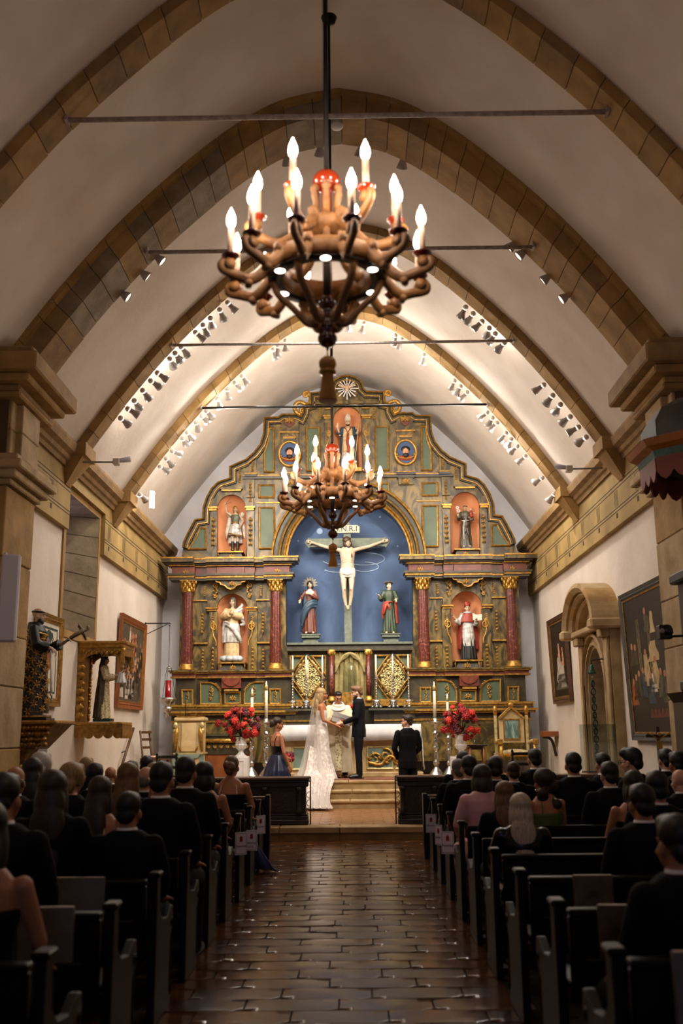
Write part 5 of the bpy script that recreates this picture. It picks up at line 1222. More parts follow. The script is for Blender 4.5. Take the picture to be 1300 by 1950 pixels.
# ================================================================ altar table
Y0 = 21.2; xl, xr = P(531, 1420, Y0).x, P(800, 1420, Y0).x; zt = P(665, 1380, Y0).z
r = thing('altar_table', 'stone altar table with pale green panels and gilded scrollwork', 'altar', ((xl+xr)/2, Y0, ZT))
b = MB(); b.box(xl+.08, xr-.08, Y0+.1, Y0+.75, ZT+.1, zt-.06); local_ = b.build('body', 'marble_cream', r)
b = MB(); b.box(xl-.05, xr+.05, Y0-.05, Y0+.85, ZT, ZT+.1); b.build('base', 'step_stone', r, bevel=.015)
b = MB(); b.box(xl, xr, Y0, Y0+.8, zt-.07, zt-.01); b.build('top_slab', 'marble_cream', r, bevel=.01)
for px0, px1 in ((556, 582), (588, 612), (698, 748), (752, 786)):
    a, c = P(px0, 1430, Y0+.1).x, P(px1, 1430, Y0+.1).x; z0, z1 = ZT+.16, ZT+.62
    b = MB(); b.box(a, c, Y0+.085, Y0+.1, z0, z1); pn = b.build('panel', 'sage', r)
    b = MB(); b.sweep([(a, z0), (c, z0), (c, z1), (a, z1)], [(.03, 0), (.03, .02), (0, .03), (-.01, 0)], Y0+.09, closed=True); b.build('panel_frame', 'gold_pale', pn)
b = MB(); sc0 = P(742, 1430, Y0+.08)
for cx, cz, rr, a0, tn in ((-.32, -.02, .14, 0, 1.3), (-.08, .05, .15, 2, -1.3), (.18, -.03, .14, 1, 1.3), (.4, .03, .13, 3, -1.2)):
    b.tube([(sc0.x+cx+p[0], Y0+.05, ZT+.38+cz+p[2]) for p in spir(0, 0, rr, .03, a0, tn)], [.026-.0008*i for i in range(19)], 6)
b.tube(spline([(sc0.x-.45, Y0+.05, ZT+.3), (sc0.x-.2, Y0+.04, ZT+.25), (sc0.x, Y0+.04, ZT+.42), (sc0.x+.25, Y0+.04, ZT+.28), (sc0.x+.5, Y0+.05, ZT+.48)], 6), .03, 6)
for k in range(14): leaf_c = (sc0.x-.42+.07*k, ZT+.38+.1*math.sin(k*2.1)); b.ell((leaf_c[0], Y0+.05, leaf_c[1]), (.06, .02, .025), 6, 5, Matrix.Rotation(k*1.3, 3, 'Y'))
b.build('gilt_scrollwork', 'gold_bright', r)
# altar cloth
b = MB(); nx = 60; rows = [(Y0+.84, zt-.12), (Y0+.83, zt), (Y0-.02, zt+.004), (Y0-.035, zt-.02), (Y0-.04, zt-.15), (Y0-.045, zt-.33)]; vs = []
for j, (y, z) in enumerate(rows):
    for i in range(nx+1):
        u = i/nx; x = xl-.02+(xr-xl+.04)*u; wob = .008*math.sin(u*45+j)+.005*math.sin(u*91); vs.append((x, y+(wob if j > 3 else 0), z+(.012*math.sin(u*9) if j == 5 else 0)))
b.add(vs, [(j*(nx+1)+i, j*(nx+1)+i+1, (j+1)*(nx+1)+i+1, (j+1)*(nx+1)+i) for j in range(len(rows)-1) for i in range(nx)], True)
for sx, xe in ((1, xr+.02), (-1, xl-.02)):
    vs = []
    for j in range(6):
        for i in range(11):
            u = i/10; drop = .93*j/5 if sx > 0 else .3*j/5; vs.append((xe+sx*(.02*j/5*3+.02*math.sin(u*9+j)*j/5), Y0-.02+.85*u*(1-.3*j/5), zt-drop+.1*u*j/5))
    b.add(vs, [(j*11+i, j*11+i+1, (j+1)*11+i+1, (j+1)*11+i) for j in range(5) for i in range(10)], True)
cl = b.build('altar_cloth', 'white_cloth'); tag(cl, 'white linen cloth draped over the altar, hanging long at one end', 'cloth'); so = cl.modifiers.new('s', 'SOLIDIFY'); so.thickness = .006; so.offset = 1
# microphone on the altar
p = P(788, 1395, Y0+.2); r = thing('microphone', 'thin black gooseneck microphone standing on the altar cloth', 'microphone', (p.x, Y0+.3, zt+.006))
b = MB(); b.lathe([(.06, 0), (.06, .015), (.02, .02)], 14); local('base', b, 'camera_black', r); b = MB(); b.tube(spline([(0, 0, .015), (.0, 0, .14), (-.06, -.02, .2), (-.14, -.03, .19)], 5), .006, 6); b.ell((-.15, -.03, .187), (.022, .014, .014), 8, 6); local('gooseneck', b, 'camera_black', r)
# ================================================================ six small candlesticks on the gradine
def small_stick():
    r = thing('altar_candlestick', 'x', 'candlestick'); 
    b = MB(); b.lathe([(.07, .05), (.085, .1), (.07, .13), (.1, .15), (.1, .17), (.04, .19), (.025, .2)], 12)
    for k in range(3):
        a = 2*PI*k/3+.5; b.ell((.1*math.cos(a), .1*math.sin(a), .035), (.045, .045, .035), 8, 6); b.tube([(.06*math.cos(a), .06*math.sin(a), .12), (.1*math.cos(a), .1*math.sin(a), .05)], .025, 6)
    local('foot', b, 'silver', r)
    pf = [(.02, .2)]
    for k in range(7): pf += [(.016, .21+.06*k), (.028, .235+.06*k), (.016, .255+.06*k)]
    pf += [(.02, .63), (.05, .645), (.05, .655), (.022, .66), (.022, .68)]
    b = MB(); b.lathe(pf, 12); local('stem', b, 'silver', r)
    b = MB(); b.lathe([(.02, .68), (.018, 1.12), (.005, 1.125)], 10); local('candle', b, 'wax', r)
    b = MB(); b.lathe([(.004, 1.125), (.009, 1.14), (.006, 1.16), (.001, 1.175)], 8); local('flame', b, 'flame', r)
    return r
s0 = small_stick(); names = ['on the shelf end above the altar, behind the bridesmaid', 'before the filigree diamond behind the bride', 'just above the head of the bride', 'beside the shoulder of the groom', 'before the filigree diamond on the groomsman side', 'on the shelf end above the groomsman']
for i, px in enumerate((557, 583, 614, 717, 749, 779)):
    o = s0 if i == 0 else copy_tree(s0); p = P(px, 1350, CY-.3); o.location = (p.x, CY-.3, Rz(1350)); o['label'] = 'slender silver candlestick ' + names[i]; o['group'] = 'silver candlesticks on the gradine'
# ================================================================ tall floor candlesticks
def tall_stick():
    r = thing('floor_candlestick', 'x', 'candlestick')
    b = MB(); b.lathe([(.19, 0), (.2, .03), (.17, .06), (.15, .09), (.13, .12), (.09, .17), (.05, .21), (.04, .24)], 24); local('foot', b, 'silver', r)
    pf = [(.04, .24), (.075, .3), (.075, .33), (.04, .37)]
    for k in range(2): pf += [(.045, .40+.29*k), (.05, .5+.29*k), (.036, .56+.29*k), (.07, .6+.29*k), (.07, .64+.29*k), (.036, .68+.29*k)]
    pf += [(.03, 1.0)]
    b = MB(); b.lathe(pf, 20)
    for k in range(10): b.ell((.045*math.cos(k*2.4), .045*math.sin(k*2.4), .42+.05*k), (.016, .016, .03), 6, 5)
    local('stem', b, 'silver', r)
    b = MB(); b.lathe([(.03, .98), (.07, 1.02), (.06, 1.06), (.16, 1.13), (.19, 1.15), (.19, 1.16), (.05, 1.15), (.05, 1.22), (.04, 1.23)], 24); local('drip_bowl', b, 'silver', r)
    b = MB(); b.lathe([(.036, 1.2), (.033, 1.87), (.01, 1.875)], 14); local('candle', b, 'wax', r)
    b = MB(); b.lathe([(.034, 1.8), (.035, 1.9), (.02, 1.93)], 14); local('brass_follower', b, 'gold_pale', r)
    b = MB(); b.lathe([(.006, 1.93), (.012, 1.95), (.007, 1.98), (.001, 2.0)], 8); local('flame', b, 'flame', r)
    return r
t0 = tall_stick()
for i, (px, pt, Y, sx, lb) in enumerate(((507, 1297, 20.6, 1, 'tall silver floor candlestick behind the girl in the navy dress'), (480, 1311, 21.5, .93, 'tall silver floor candlestick partly hidden by red flowers near the marble ambo'), (826, 1298, 20.6, 1, 'tall silver floor candlestick standing beside the groomsman'), (851, 1321, 21.5, .93, 'tall silver floor candlestick partly hidden by red flowers near the gilded throne'))):
    o = t0 if i == 0 else copy_tree(t0); p = P(px, pt, Y); s = (p.z-ZT)/2.0; o.location = (p.x, Y, ZT); o.scale = (s*.95, s*.95, s); o['label'] = lb; o['group'] = 'tall silver candlesticks'
# ================================================================ flower arrangements
def bloom_mesh(kind, m):
    b = MB()
    if kind == 'rose':
        for ring, (n_, rr, zz, sz) in enumerate(((1, 0, .02, .03), (5, .022, .012, .03), (7, .042, 0, .032))):
            for k in range(n_):
                a = 2*PI*k/n_+ring; b.ell((rr*math.cos(a), rr*math.sin(a), zz), (sz, sz*.75, sz*.6), 6, 4, Matrix.Rotation(a, 3, 'Z') @ Matrix.Rotation(-.5*ring, 3, 'Y'))
    elif kind == 'anthurium':
        b.ell((0, 0, 0), (.07, .06, .008), 12, 4); b.ell((.03, .03, 0), (.04, .04, .008), 8, 4); b.ell((-.03, .03, 0), (.04, .04, .008), 8, 4); b.tube([(0, .01, 0), (0, -.03, .05)], [.009, .004], 5)
    else:
        for k in range(14): b.ell((.03*math.cos(k*2.4)*((k % 5)/5+.3), .03*math.sin(k*2.4)*((k % 5)/5+.3), .01*(k % 3)), .012, 5, 4)
    me = b.mesh('bloom'); me.materials.append(MATS[m]); return me
BL = [bloom_mesh('rose', 'flower_red'), bloom_mesh('rose', 'flower_dark'), bloom_mesh('anthurium', 'flower_coral'), bloom_mesh('rose', 'flower_coral'), bloom_mesh('cluster', 'flower_dark')]
b = MB(); b.ell((0, .05, 0), (.022, .06, .004), 6, 4); LEAFM = b.mesh('leaf'); LEAFM.materials.append(MATS['leaf'])
def arrangement(px, py, Y, label, seed, n=76, rx=.38, rz=.33, urn=True):
    rnd = random.Random(seed); c = P(px, py, Y); zb_ = P(px, 1441, Y).z
    r = thing('flower_arrangement', label, 'flowers', (c.x, Y, zb_ if urn else c.z-.15), 0)
    if urn:
        zu = c.z-.22-zb_; b = MB(); b.lathe([(.12, 0), (.12, .02), (.08, .04), (.05, .08), (.045, .11), (.06, .13), (.1, .16), (.125, .22), (.11, .25), (.115, zu-.04), (.14, zu), (.12, zu), (.1, zu-.06)], 28, flute=.05, cap=False); local('urn', b, 'white_paint', r)
    for k in range(n):
        while True:
            d = Vector((rnd.uniform(-1, 1), rnd.uniform(-1, .7), rnd.uniform(-.75, 1)))
            if d.length < 1: break
        d = d.normalized() * (d.length ** .5) * rnd.choice((.75, .85, .95, 1., 1.08, 1.2)); p = c + Vector((d.x*rx, d.y*rx*.8, d.z*rz)); q = inst(('rose', 'rose', 'anthurium', 'rose', 'berry_cluster')[k % 5 if k % 5 != 2 or k % 3 == 0 else 0], BL[k % 5 if k % 5 != 2 or k % 3 == 0 else 0], r, p, (0, 0, 0), rnd.uniform(.8, 1.3))
        q.rotation_euler = Vector((d.x, d.y-.7, d.z+.2)).to_track_quat('Z', 'Y').to_euler()
    b = MB()
    for k in range(22):
        d = Vector((rnd.uniform(-1, 1), rnd.uniform(-1, .6), rnd.uniform(-.2, 1))).normalized(); b.tube([c - Vector((0, 0, .22)), c + Vector((d.x*rx*.4, d.y*rx*.4, 0)), c + Vector((d.x*rx*1.05, d.y*rx*.8, d.z*rz*1.05))], .005, 4)
    b.build('stems', 'leaf', r)['kind'] = 'stuff'
    for k in range(26):
        d = Vector((rnd.uniform(-1, 1), rnd.uniform(-1, .6), rnd.uniform(-.8, .8))).normalized(); q = inst('leaf', LEAFM, r, c + Vector((d.x*rx*.85, d.y*rx*.7, d.z*rz*.8)), (0, 0, 0), rnd.uniform(.8, 1.4)); q.rotation_euler = d.to_track_quat('Y', 'Z').to_euler()
    return r
arrangement(459, 1382, 20.2, 'red rose and anthurium arrangement in a white urn near the marble ambo', 1)
arrangement(876, 1376, 20.2, 'red rose and anthurium arrangement in a white urn near the gilded throne', 2)
for px in (455, 876):
    p = P(px, 1441, 20.2); b = MB(); h = p.z; b.box(p.x-.19, p.x+.19, 20.2-.19, 20.2+.19, ZT, h)
    pd = thing('flower_pedestal', 'white square pedestal under the red flowers ' + ('near the marble ambo' if px < 600 else 'near the gilded throne'), 'pedestal', (p.x, 20.2, ZT)); b.build('block', 'white_paint', pd, bevel=.01)
    b = MB(); b.sweep([(p.x-.12, ZT+.05), (p.x+.12, ZT+.05), (p.x+.12, h-.07), (p.x-.12, h-.07)], [(.01, 0), (.01, .012), (-.01, .012), (-.01, 0)], 20.01, closed=True); b.build('panel_moulding', 'white_paint', pd)
p = P(546, 1430, 19.9); r = thing('bouquet_vase', 'small red vase of red roses standing behind the girl in navy', 'vase', (p.x, 19.95, ZT)); b = MB(); b.lathe([(.06, 0), (.07, .1), (.05, .25), (.06, .33)], 14); local('vase', b, 'red_glass', r)
for k in range(9): inst('rose', BL[k % 2], r, (p.x+.05*math.cos(k*2.2)+.03, 19.92+.05*math.sin(k*2.2), ZT+.4+.03*(k % 4)), (-.9, 0, k), 1.1)
# ================================================================ ambo, throne, side table, chairs
Y0 = 20.9; a, c = P(331, 1400, Y0).x, P(388, 1400, Y0).x; zt_ = P(360, 1366, Y0).z
r = thing('ambo', 'cream marble ambo with gilded angel heads and green side panels beside the flowers', 'lectern', ((a+c)/2, Y0, ZT))
b = MB(); b.box(a+.04, c-.04, Y0, Y0+.55, ZT, zt_-.08); b.build('body', 'marble_cream', r, bevel=.02)
b = MB(); b.box(a, c, Y0-.05, Y0+.6, zt_-.08, zt_); b.build('top', 'marble_cream', r, bevel=.02); b = MB(); b.box(a+.05, c-.05, Y0-.04, Y0+.5, zt_, zt_+.03); b.build('ledge', 'gold', r)
b = MB(); b.box(a+.15, c-.15, Y0-.03, Y0+.02, ZT+.55, zt_-.12); b.build('front_slab', 'marble_cream', r, bevel=.01)
b = MB(); b.box(a, c, Y0-.04, Y0+.58, ZT+.5, ZT+.53); b.build('band', 'gold_pale', r)
b = MB(); xm = (a+c)/2; b.prism([(xm-.25, ZT+.5), (xm-.2, ZT+.43), (xm-.08, ZT+.41), (xm, ZT+.35), (xm+.08, ZT+.41), (xm+.2, ZT+.43), (xm+.25, ZT+.5)], Y0-.04, Y0, 'xz'); b.build('apron', 'sage', r)
for s in (-1, 1):
    x = xm+s*.27; b = MB(); b.ell((x, Y0-.03, zt_-.16), (.05, .05, .065), 10, 8); b.ell((x, Y0-.02, zt_-.27), (.06, .04, .06), 8, 6); b.build('angel_head', 'gold_pale', r)
    b = MB(); b.tube([(x-.04*s, Y0-.03, zt_-.2), (x-.02*s, Y0-.05, zt_-.32), (x+.01, Y0-.03, ZT+.55)], [.03, .05, .02], 8); b.build('gilt_drapery', 'gold_bright', r)
    b = MB(); b.box(x-.05, x+.05, Y0-.01, Y0+.01, ZT+.02, ZT+.48); b.build('side_panel', 'sage', r)
    b = MB(); b.tube([(xm+s*.18, Y0-.05, ZT+.6), (xm+s*.2, Y0-.07, ZT+.66), (xm+s*.15, Y0-.05, ZT+.56)], .02, 6); b.build('gilt_hook', 'gold_bright', r)
inst('carved_ornament', ORN['scroll'], r, (xm, Y0-.05, ZT+.2), (0, 0, 0), (.4, .3, .35))
p = P(352, 1350, Y0); b = MB(); b.tube([(p.x-.02, Y0+.2, zt_+.03), (p.x-.02, Y0+.2, zt_+.28), (p.x-.05, Y0+.15, zt_+.3)], .008, 6); b.build('microphone_stem', 'camera_black', r)
# gilded throne
Y0 = 21.6; p = P(981, 1440, Y0); zt_ = P(981, 1341, Y0).z
r = thing('throne', 'gilded cream throne with blue marble back panel and gabled top', 'chair', (p.x, Y0, ZT), R_(6)); H = zt_-ZT
for s in (-1, 1):
    b = MB(); b.box(s*.34-.03, s*.34+.03, .2, .26, 0, H-.22); local('back_post', b, 'gold_pale', r, .01); b = MB(); b.lathe([(.04, H-.22), (.05, H-.12), (.038, H-.05), (.015, H-.02)], 12, (s*.34, .23, 0)); local('finial', b, 'gold_bright', r)
    b = MB(); b.tube(spline([(s*.36, .2, .66), (s*.38, 0, .7), (s*.38, -.22, .68)], 4), .035, 8); local('armrest', b, 'marble_cream', r); b = MB(); b.box(s*.38-.05, s*.38+.05, -.3, -.2, .62, .74); local('arm_block', b, 'gold_bright', r, .015)
    b = MB(); b.lathe([(.04, 0), (.05, .05), (.03, .12), (.045, .3), (.03, .42), (.045, .62)], 12, (s*.36, -.24, 0)); local('leg', b, 'gold_bright', r); b = MB(); b.box(s*.36-.03, s*.36+.03, .2, .26, 0, .45); local('leg', b, 'marble_cream', r)
b = MB(); b.prism([(-.27, .66), (.27, .66), (.27, H-.26), (0, H-.03), (-.27, H-.26)], .21, .26, 'xz'); local('back', b, 'marble_cream', r)
b = MB(); b.sweep([(.29, H-.28), (0, H-.03), (-.29, H-.28)], [(0, 0), (0, .06), (.04, .06), (.04, 0)], .21); local('gable_moulding', b, 'gold_bright', r); b = MB(); b.ell((0, .2, H-.01), (.06, .03, .06), 12, 8); local('crest_rosette', b, 'gold_bright', r)
b = MB(); b.box(-.18, .18, .19, .22, .72, H-.3); local('marble_panel', b, 'marble_blue', r); b = MB(); b.sweep([(-.18, .72), (.18, .72), (.18, H-.3), (-.18, H-.3)], [(.03, 0), (.03, .02), (0, .02), (0, 0)], .2, closed=True); local('panel_frame', b, 'gold', r)
b = MB(); b.box(-.34, .34, -.26, .22, .38, .45); local('seat_rail', b, 'gold_bright', r, .02); b = MB(); b.ell((0, -.02, .46), (.33, .25, .07), 16, 8); local('seat_cushion', b, 'seat_damask', r)
# turned side table with a glass
Y0 = 21.0; p = P(906, 1418, Y0)
r = thing('side_table', 'small dark turned-leg side table with round legs beside the gilded throne', 'table', (p.x, Y0, ZT)); h = p.z-ZT
b = MB(); b.box(-.22, .22, -.15, .15, h-.03, h); local('top', b, 'dark_wood', r, .006); b = MB(); b.box(-.14, .14, -.1, .1, h-.1, h-.03); local('apron', b, 'dark_wood', r)
for sx, sy in ((-1, -1), (1, -1), (-1, 1), (1, 1)):
    b = MB(); b.lathe([(.022, 0), (.03, .1), (.018, .14), (.03, .2), (.02, .26), (.028, h-.05)], 10, (sx*.14, sy*.1, 0)); local('leg', b, 'warm_wood', r)
b = MB(); b.lathe([(.035, 0), (.04, .1), (.037, .1), (.033, .01)], 14, (p.x-.03, Y0, h+ZT), cap=False); tag(b.build('drinking_glass', 'glass'), 'small clear drinking glass on the dark side table', 'glass')
# gilded credence table behind the flowers
Y0 = 22.0; a, c = P(392, 1420, Y0).x, P(478, 1420, Y0).x; z1 = P(430, 1398, Y0).z
r = thing('credence_table', 'dark credence table with gilded carved frieze behind the red flowers', 'table', ((a+c)/2, Y0, ZT))
b = MB(); b.box(a, c, Y0-.2, Y0+.2, z1-.04, z1); b.build('top', 'ledge', r); b = MB(); b.box(a+.02, c-.02, Y0-.17, Y0+.18, z1-.42, z1-.04); b.build('frieze', 'marble_dark', r); b = MB(); b.box(a+.03, c-.03, Y0-.15, Y0+.16, ZT, z1-.42); b.build('base', 'warm_wood', r)
b = MB(); b.tube([(a+.02, Y0-.18, z1-.14), (c-.02, Y0-.18, z1-.14)], .05, 8); b.build('gilt_roll', 'gold_bright', r)
for k in range(7): inst('carved_ornament', ORN['palm'], r, (a+.08+k*(c-a-.16)/6, Y0-.18, z1-.27), (0, PI, 0), (.1, .1, .12), 'gold')
# carved black chairs, red-seated chair
def dark_chair(px, py, Y, label, seat, mm, carved, rz, hb, z0=ZT):
    p = P(px, py, Y); r = thing('side_chair', label, 'chair', (p.x, Y, z0), rz)
    for s in (-1, 1):
        b = MB()
        if carved:
            pf = [(.02, .45)]
            for k in range(6): pf += [(.016, .5+k*(hb-.5)/6), (.03, .53+k*(hb-.5)/6), (.016, .57+k*(hb-.5)/6)]
            b.lathe(pf + [(.03, hb), (.01, hb+.05)], 10, (s*.2, .2, 0)); b.box(s*.2-.02, s*.2+.02, .18, .22, 0, .46)
        else: b.tube([(s*.2, .2, 0), (s*.2, .19, .5), (s*.2, .26, hb)], .022, 6)
        local('back_post', b, mm, r); b = MB(); b.box(s*.2-.02, s*.2+.02, -.2, -.16, 0, .44); local('leg', b, mm, r)
    for z in (.62, .78, hb-.06):
        b = MB(); b.box(-.2, .2, .2, .23, z, z+.05); local('back_rail', b, mm, r)
    b = MB(); b.box(-.23, .23, -.22, .22, .4, .44); local('seat_frame', b, mm, r); b = MB(); b.box(-.22, .22, -.21, .19, .44, .48); local('seat', b, seat, r, .015)
dark_chair(296, 1440, 20.6, 'wooden chair with pink patterned seat by the wall under the sanctuary lamp', 'seat_red', 'brown_wood', False, R_(75), .98)
dark_chair(328, 1440, 18.5, 'black carved chair in front of the marble ambo', 'black_cloth', 'camera_black', True, R_(160), 1.02, .2)
dark_chair(991, 1440, 18.5, 'black carved chair in front of the gilded throne', 'black_cloth', 'camera_black', True, R_(185), 1.02, .2)
# ================================================================ communion rails
for s in (-1, 1):
    Y0 = 16.12; xi = P(585 if s < 0 else 759, 1520, Y0).x; xo = s*3.9; zt_ = P(665, 1478, Y0).z
    x0, x1 = sorted((xi, xo)); mid = lambda z, e: None
    r = thing('communion_rail', 'dark carved wooden communion rail panel on the %s side' % ('bride' if s < 0 else 'groom'), 'railing', ((x0+x1)/2, Y0, .2))
    for z0, z1, e in ((.2, .28, .07), (.28, .33, .05), (.33, .36, .02)):
        b = MB(); b.box(x0-e*.3, x1+e*.3, Y0-.1-e, Y0+.1+e, z0, z1); b.build('base_moulding', 'dark_wood', r, bevel=.01)
    b = MB(); b.box(x0+.02, x1-.02, Y0-.1, Y0+.1, .36, zt_-.14); b.build('core', 'dark_wood', r)
    n = 6; wpan = (x1-x0-.1)/n
    for k in range(n):
        b = MB(); b.box(x0+.07+k*wpan, x0+.07+(k+.74)*wpan, Y0-.12, Y0-.09, .4, zt_-.18); b.build('carved_panel', 'carved_wood', r)
        xs = x0+.05+(k+.86)*wpan if s < 0 else x0+.05+k*wpan - .0
        b = MB(); b.lathe([(.05, .37), (.05, .41), (.035, .44), (.03, zt_-.24), (.045, zt_-.2), (.055, zt_-.15)], 12, (xs, Y0-.14, 0)); b.build('half_column', 'dark_wood', r)
    for z0, z1, e in ((zt_-.15, zt_-.08, .04), (zt_-.08, zt_-.04, .07), (zt_-.04, zt_, .1)):
        b = MB(); b.box(x0-e*.4, x1+e*.4, Y0-.1-e, Y0+.1+e, z0, z1); b.build('top_moulding', 'brown_wood' if z1 == zt_ else 'dark_wood', r, bevel=.008)
    xg = xi - s*.05; r = thing('gate_rod', 'thin black iron gate upright with scrolls by the %s side rail' % ('bride' if s < 0 else 'groom'), 'gate', (xg, Y0-.05, .2))
    b = MB(); b.tube([(xg, Y0-.05, .2), (xg, Y0-.05, zt_)], .011, 6); b.tube([(xg, Y0-.05, zt_-.01), (xi+s*.15, Y0-.05, zt_-.01)], .009, 6); b.tube([(xg, Y0-.05, zt_-.07), (xi+s*.15, Y0-.05, zt_-.07)], .009, 6); b.build('upright', 'iron', r)
    b = MB()
    for k in range(3): b.tube([(xg+s*(.06*math.sin(t)), Y0-.05, .4+.12*k+.05*math.cos(t)) for t in [PI*i/8 for i in range(9)]], .005, 5)
    b.build('scrollwork', 'iron', r)['kind'] = 'stuff'
# ================================================================ pews
PEW_Y = [3.9 + 1.05*k for k in range(9)]; PZ = .77
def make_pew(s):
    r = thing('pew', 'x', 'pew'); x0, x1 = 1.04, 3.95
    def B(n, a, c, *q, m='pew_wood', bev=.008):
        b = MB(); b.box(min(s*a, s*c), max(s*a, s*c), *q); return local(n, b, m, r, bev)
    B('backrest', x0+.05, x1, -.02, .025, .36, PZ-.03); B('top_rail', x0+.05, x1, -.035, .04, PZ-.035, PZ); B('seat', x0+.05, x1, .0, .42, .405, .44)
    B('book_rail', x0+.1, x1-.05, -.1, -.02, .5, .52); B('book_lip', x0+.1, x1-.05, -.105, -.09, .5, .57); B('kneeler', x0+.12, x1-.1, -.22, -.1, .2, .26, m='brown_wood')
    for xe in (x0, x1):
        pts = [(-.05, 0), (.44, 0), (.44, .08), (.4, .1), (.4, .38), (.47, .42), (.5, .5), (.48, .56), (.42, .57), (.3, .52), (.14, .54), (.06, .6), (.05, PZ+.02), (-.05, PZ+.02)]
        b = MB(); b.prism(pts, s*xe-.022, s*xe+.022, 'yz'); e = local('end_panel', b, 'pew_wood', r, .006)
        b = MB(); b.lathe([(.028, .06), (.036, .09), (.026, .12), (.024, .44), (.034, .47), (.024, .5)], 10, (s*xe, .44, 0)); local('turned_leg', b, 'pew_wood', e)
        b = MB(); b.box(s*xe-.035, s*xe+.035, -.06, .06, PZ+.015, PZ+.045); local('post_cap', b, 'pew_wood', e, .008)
    return r
ordn = ['first', 'second', 'third', 'fourth', 'fifth', 'sixth', 'seventh', 'eighth', 'ninth']
for s in (-1, 1):
    p0 = make_pew(s)
    for k, y in enumerate(PEW_Y):
        o = p0 if k == 0 else copy_tree(p0); o.location = (0, y, 0); o['group'] = 'wooden pews along the aisle'
        o['label'] = 'dark wooden pew, %s row back from the altar on the %s side' % (ordn[8-k], 'bride' if s < 0 else 'groom')
# low front panels before the first pews
for s in (-1, 1):
    r = thing('kneeling_desk', 'low dark wooden kneeling desk closing the first row on the %s side' % ('bride' if s < 0 else 'groom'), 'desk', (s*2.4, 13.45, 0))
    x0, x1 = sorted((s*1.0, s*3.95)); b = MB(); b.box(x0, x1, 13.42, 13.47, .05, .74); b.build('panel', 'pew_wood', r, bevel=.006); b = MB(); b.box(x0, x1, 13.38, 13.52, .74, .78); b.build('cap', 'brown_wood', r, bevel=.006)
    b = MB(); b.box(s*1.02-.03, s*1.02+.03, 13.35, 13.55, 0, .8); b.build('end_post', 'pew_wood', r, bevel=.006)
# hymnals
def book(px, py, k, w_, h_, m, label):
    label = label % ordn[8-k]
    y = PEW_Y[k]-.065; p = P(px, py, y); z = .522; x = max(1.3, min(3.8, abs(p.x)))*(1 if p.x > 0 else -1)
    r = thing('book', label, 'book', (x, y, z+.002), random.uniform(-.06, .06), 'books in the pew racks')
    b = MB(); b.box(-w_/2, w_/2, -.018, .018, 0, h_); local('cover', b, m, r, .003); b = MB(); b.box(-w_/2+.006, w_/2-.004, -.013, .013, .006, h_+.002); local('pages', b, 'paper', r)
GB = 'hymnal with pale cover in the rack of the %s-row pew on the bride side'
for a in ((130, 1660, 2, .2, .27, 'book'), (172, 1660, 2, .17, .27, 'book'), (115, 1700, 1, .2, .28, 'book'), (60, 1700, 1, .1, .28, 'book'), (40, 1760, 0, .12, .27, 'book')): book(*a, GB)
for a in ((185, 1760, 0, .16, .28, 'book_dark'), (92, 1840, 0, .17, .3, 'book_dark')): book(*a, 'missal with picture cover in the rack of the %s-row pew on the bride side')
for a in ((1145, 1765, 0, .14, .28, 'book'), (1075, 1700, 1, .17, .27, 'book_dark'), (1125, 1630, 2, .22, .26, 'book_dark')): book(*a, 'hymnal standing in the rack of the %s-row pew on the groom side')
# reserved tags hanging from the pew ends
T_R = text_mesh('Reserved', .042, 'lettering', 'ink', .0006); T_F = text_mesh('Family', .04, 'lettering', 'ink', .0006)
for i, (px, py, k, wy, fam, s) in enumerate(((496, 1606, 6, 30, 0, -1), (509, 1600, 7, -10, 1, -1), (526, 1570, 8, 32, 0, -1), (811, 1568, 8, 8, 0, 1), (821, 1590, 7, -55, 0, 1), (843, 1605, 6, -8, 0, 1))):
    y = PEW_Y[k] - .1; p = P(px, py, y); x = s*1.0; z = p.z
    lb = ['narrow white reserved tag hung edge-on from the third pew end on the bride side', 'white reserved family tag hung from a pew end on the bride side', 'white reserved tag hung from the first pew end on the bride side', 'white reserved tag with gold crest hung from the first pew end on the groom side', 'narrow white reserved tag hung edge-on from the second pew end on the groom side', 'bluish white reserved tag hung from the third pew end on the groom side'][i]
    r = thing('reserved_tag', lb, 'sign', (x, y, z), R_(wy))
    r.scale = (.72, 1, .8)
    b = MB(); b.box(-.085, .085, -.003, .003, -.13, .13); local('card', b, 'card', r); b = MB(); b.box(-.022, .022, -.005, -.003, .02, .07); b.prism([(-.022, .07), (0, .09), (.022, .07)], -.005, -.003, 'xz'); local('crest', b, 'ink_red', r)
    b = MB(); b.sweep([(-.075, -.12), (.075, -.12), (.075, .12), (-.075, .12)], [(0, 0), (0, .001), (.004, .001), (.004, 0)], -.003, closed=True); local('border', b, 'ink', r)
    o = bpy.data.objects.new('lettering', T_R); COL.objects.link(o); o.parent = r; o.location = (0, -.0042, -.03); o.rotation_euler = (PI/2, 0, 0)
    if fam: o = bpy.data.objects.new('lettering', T_F); COL.objects.link(o); o.parent = r; o.location = (-.02, -.0042, -.08); o.rotation_euler = (PI/2, 0, 0)
    b = MB(); dz = (PZ - z)/.8; b.tube([(-.06, 0, .125), (0, 0, dz+.03), (.06, 0, .125)], .0025, 4); local('ribbon', b, 'gold_pale', r)
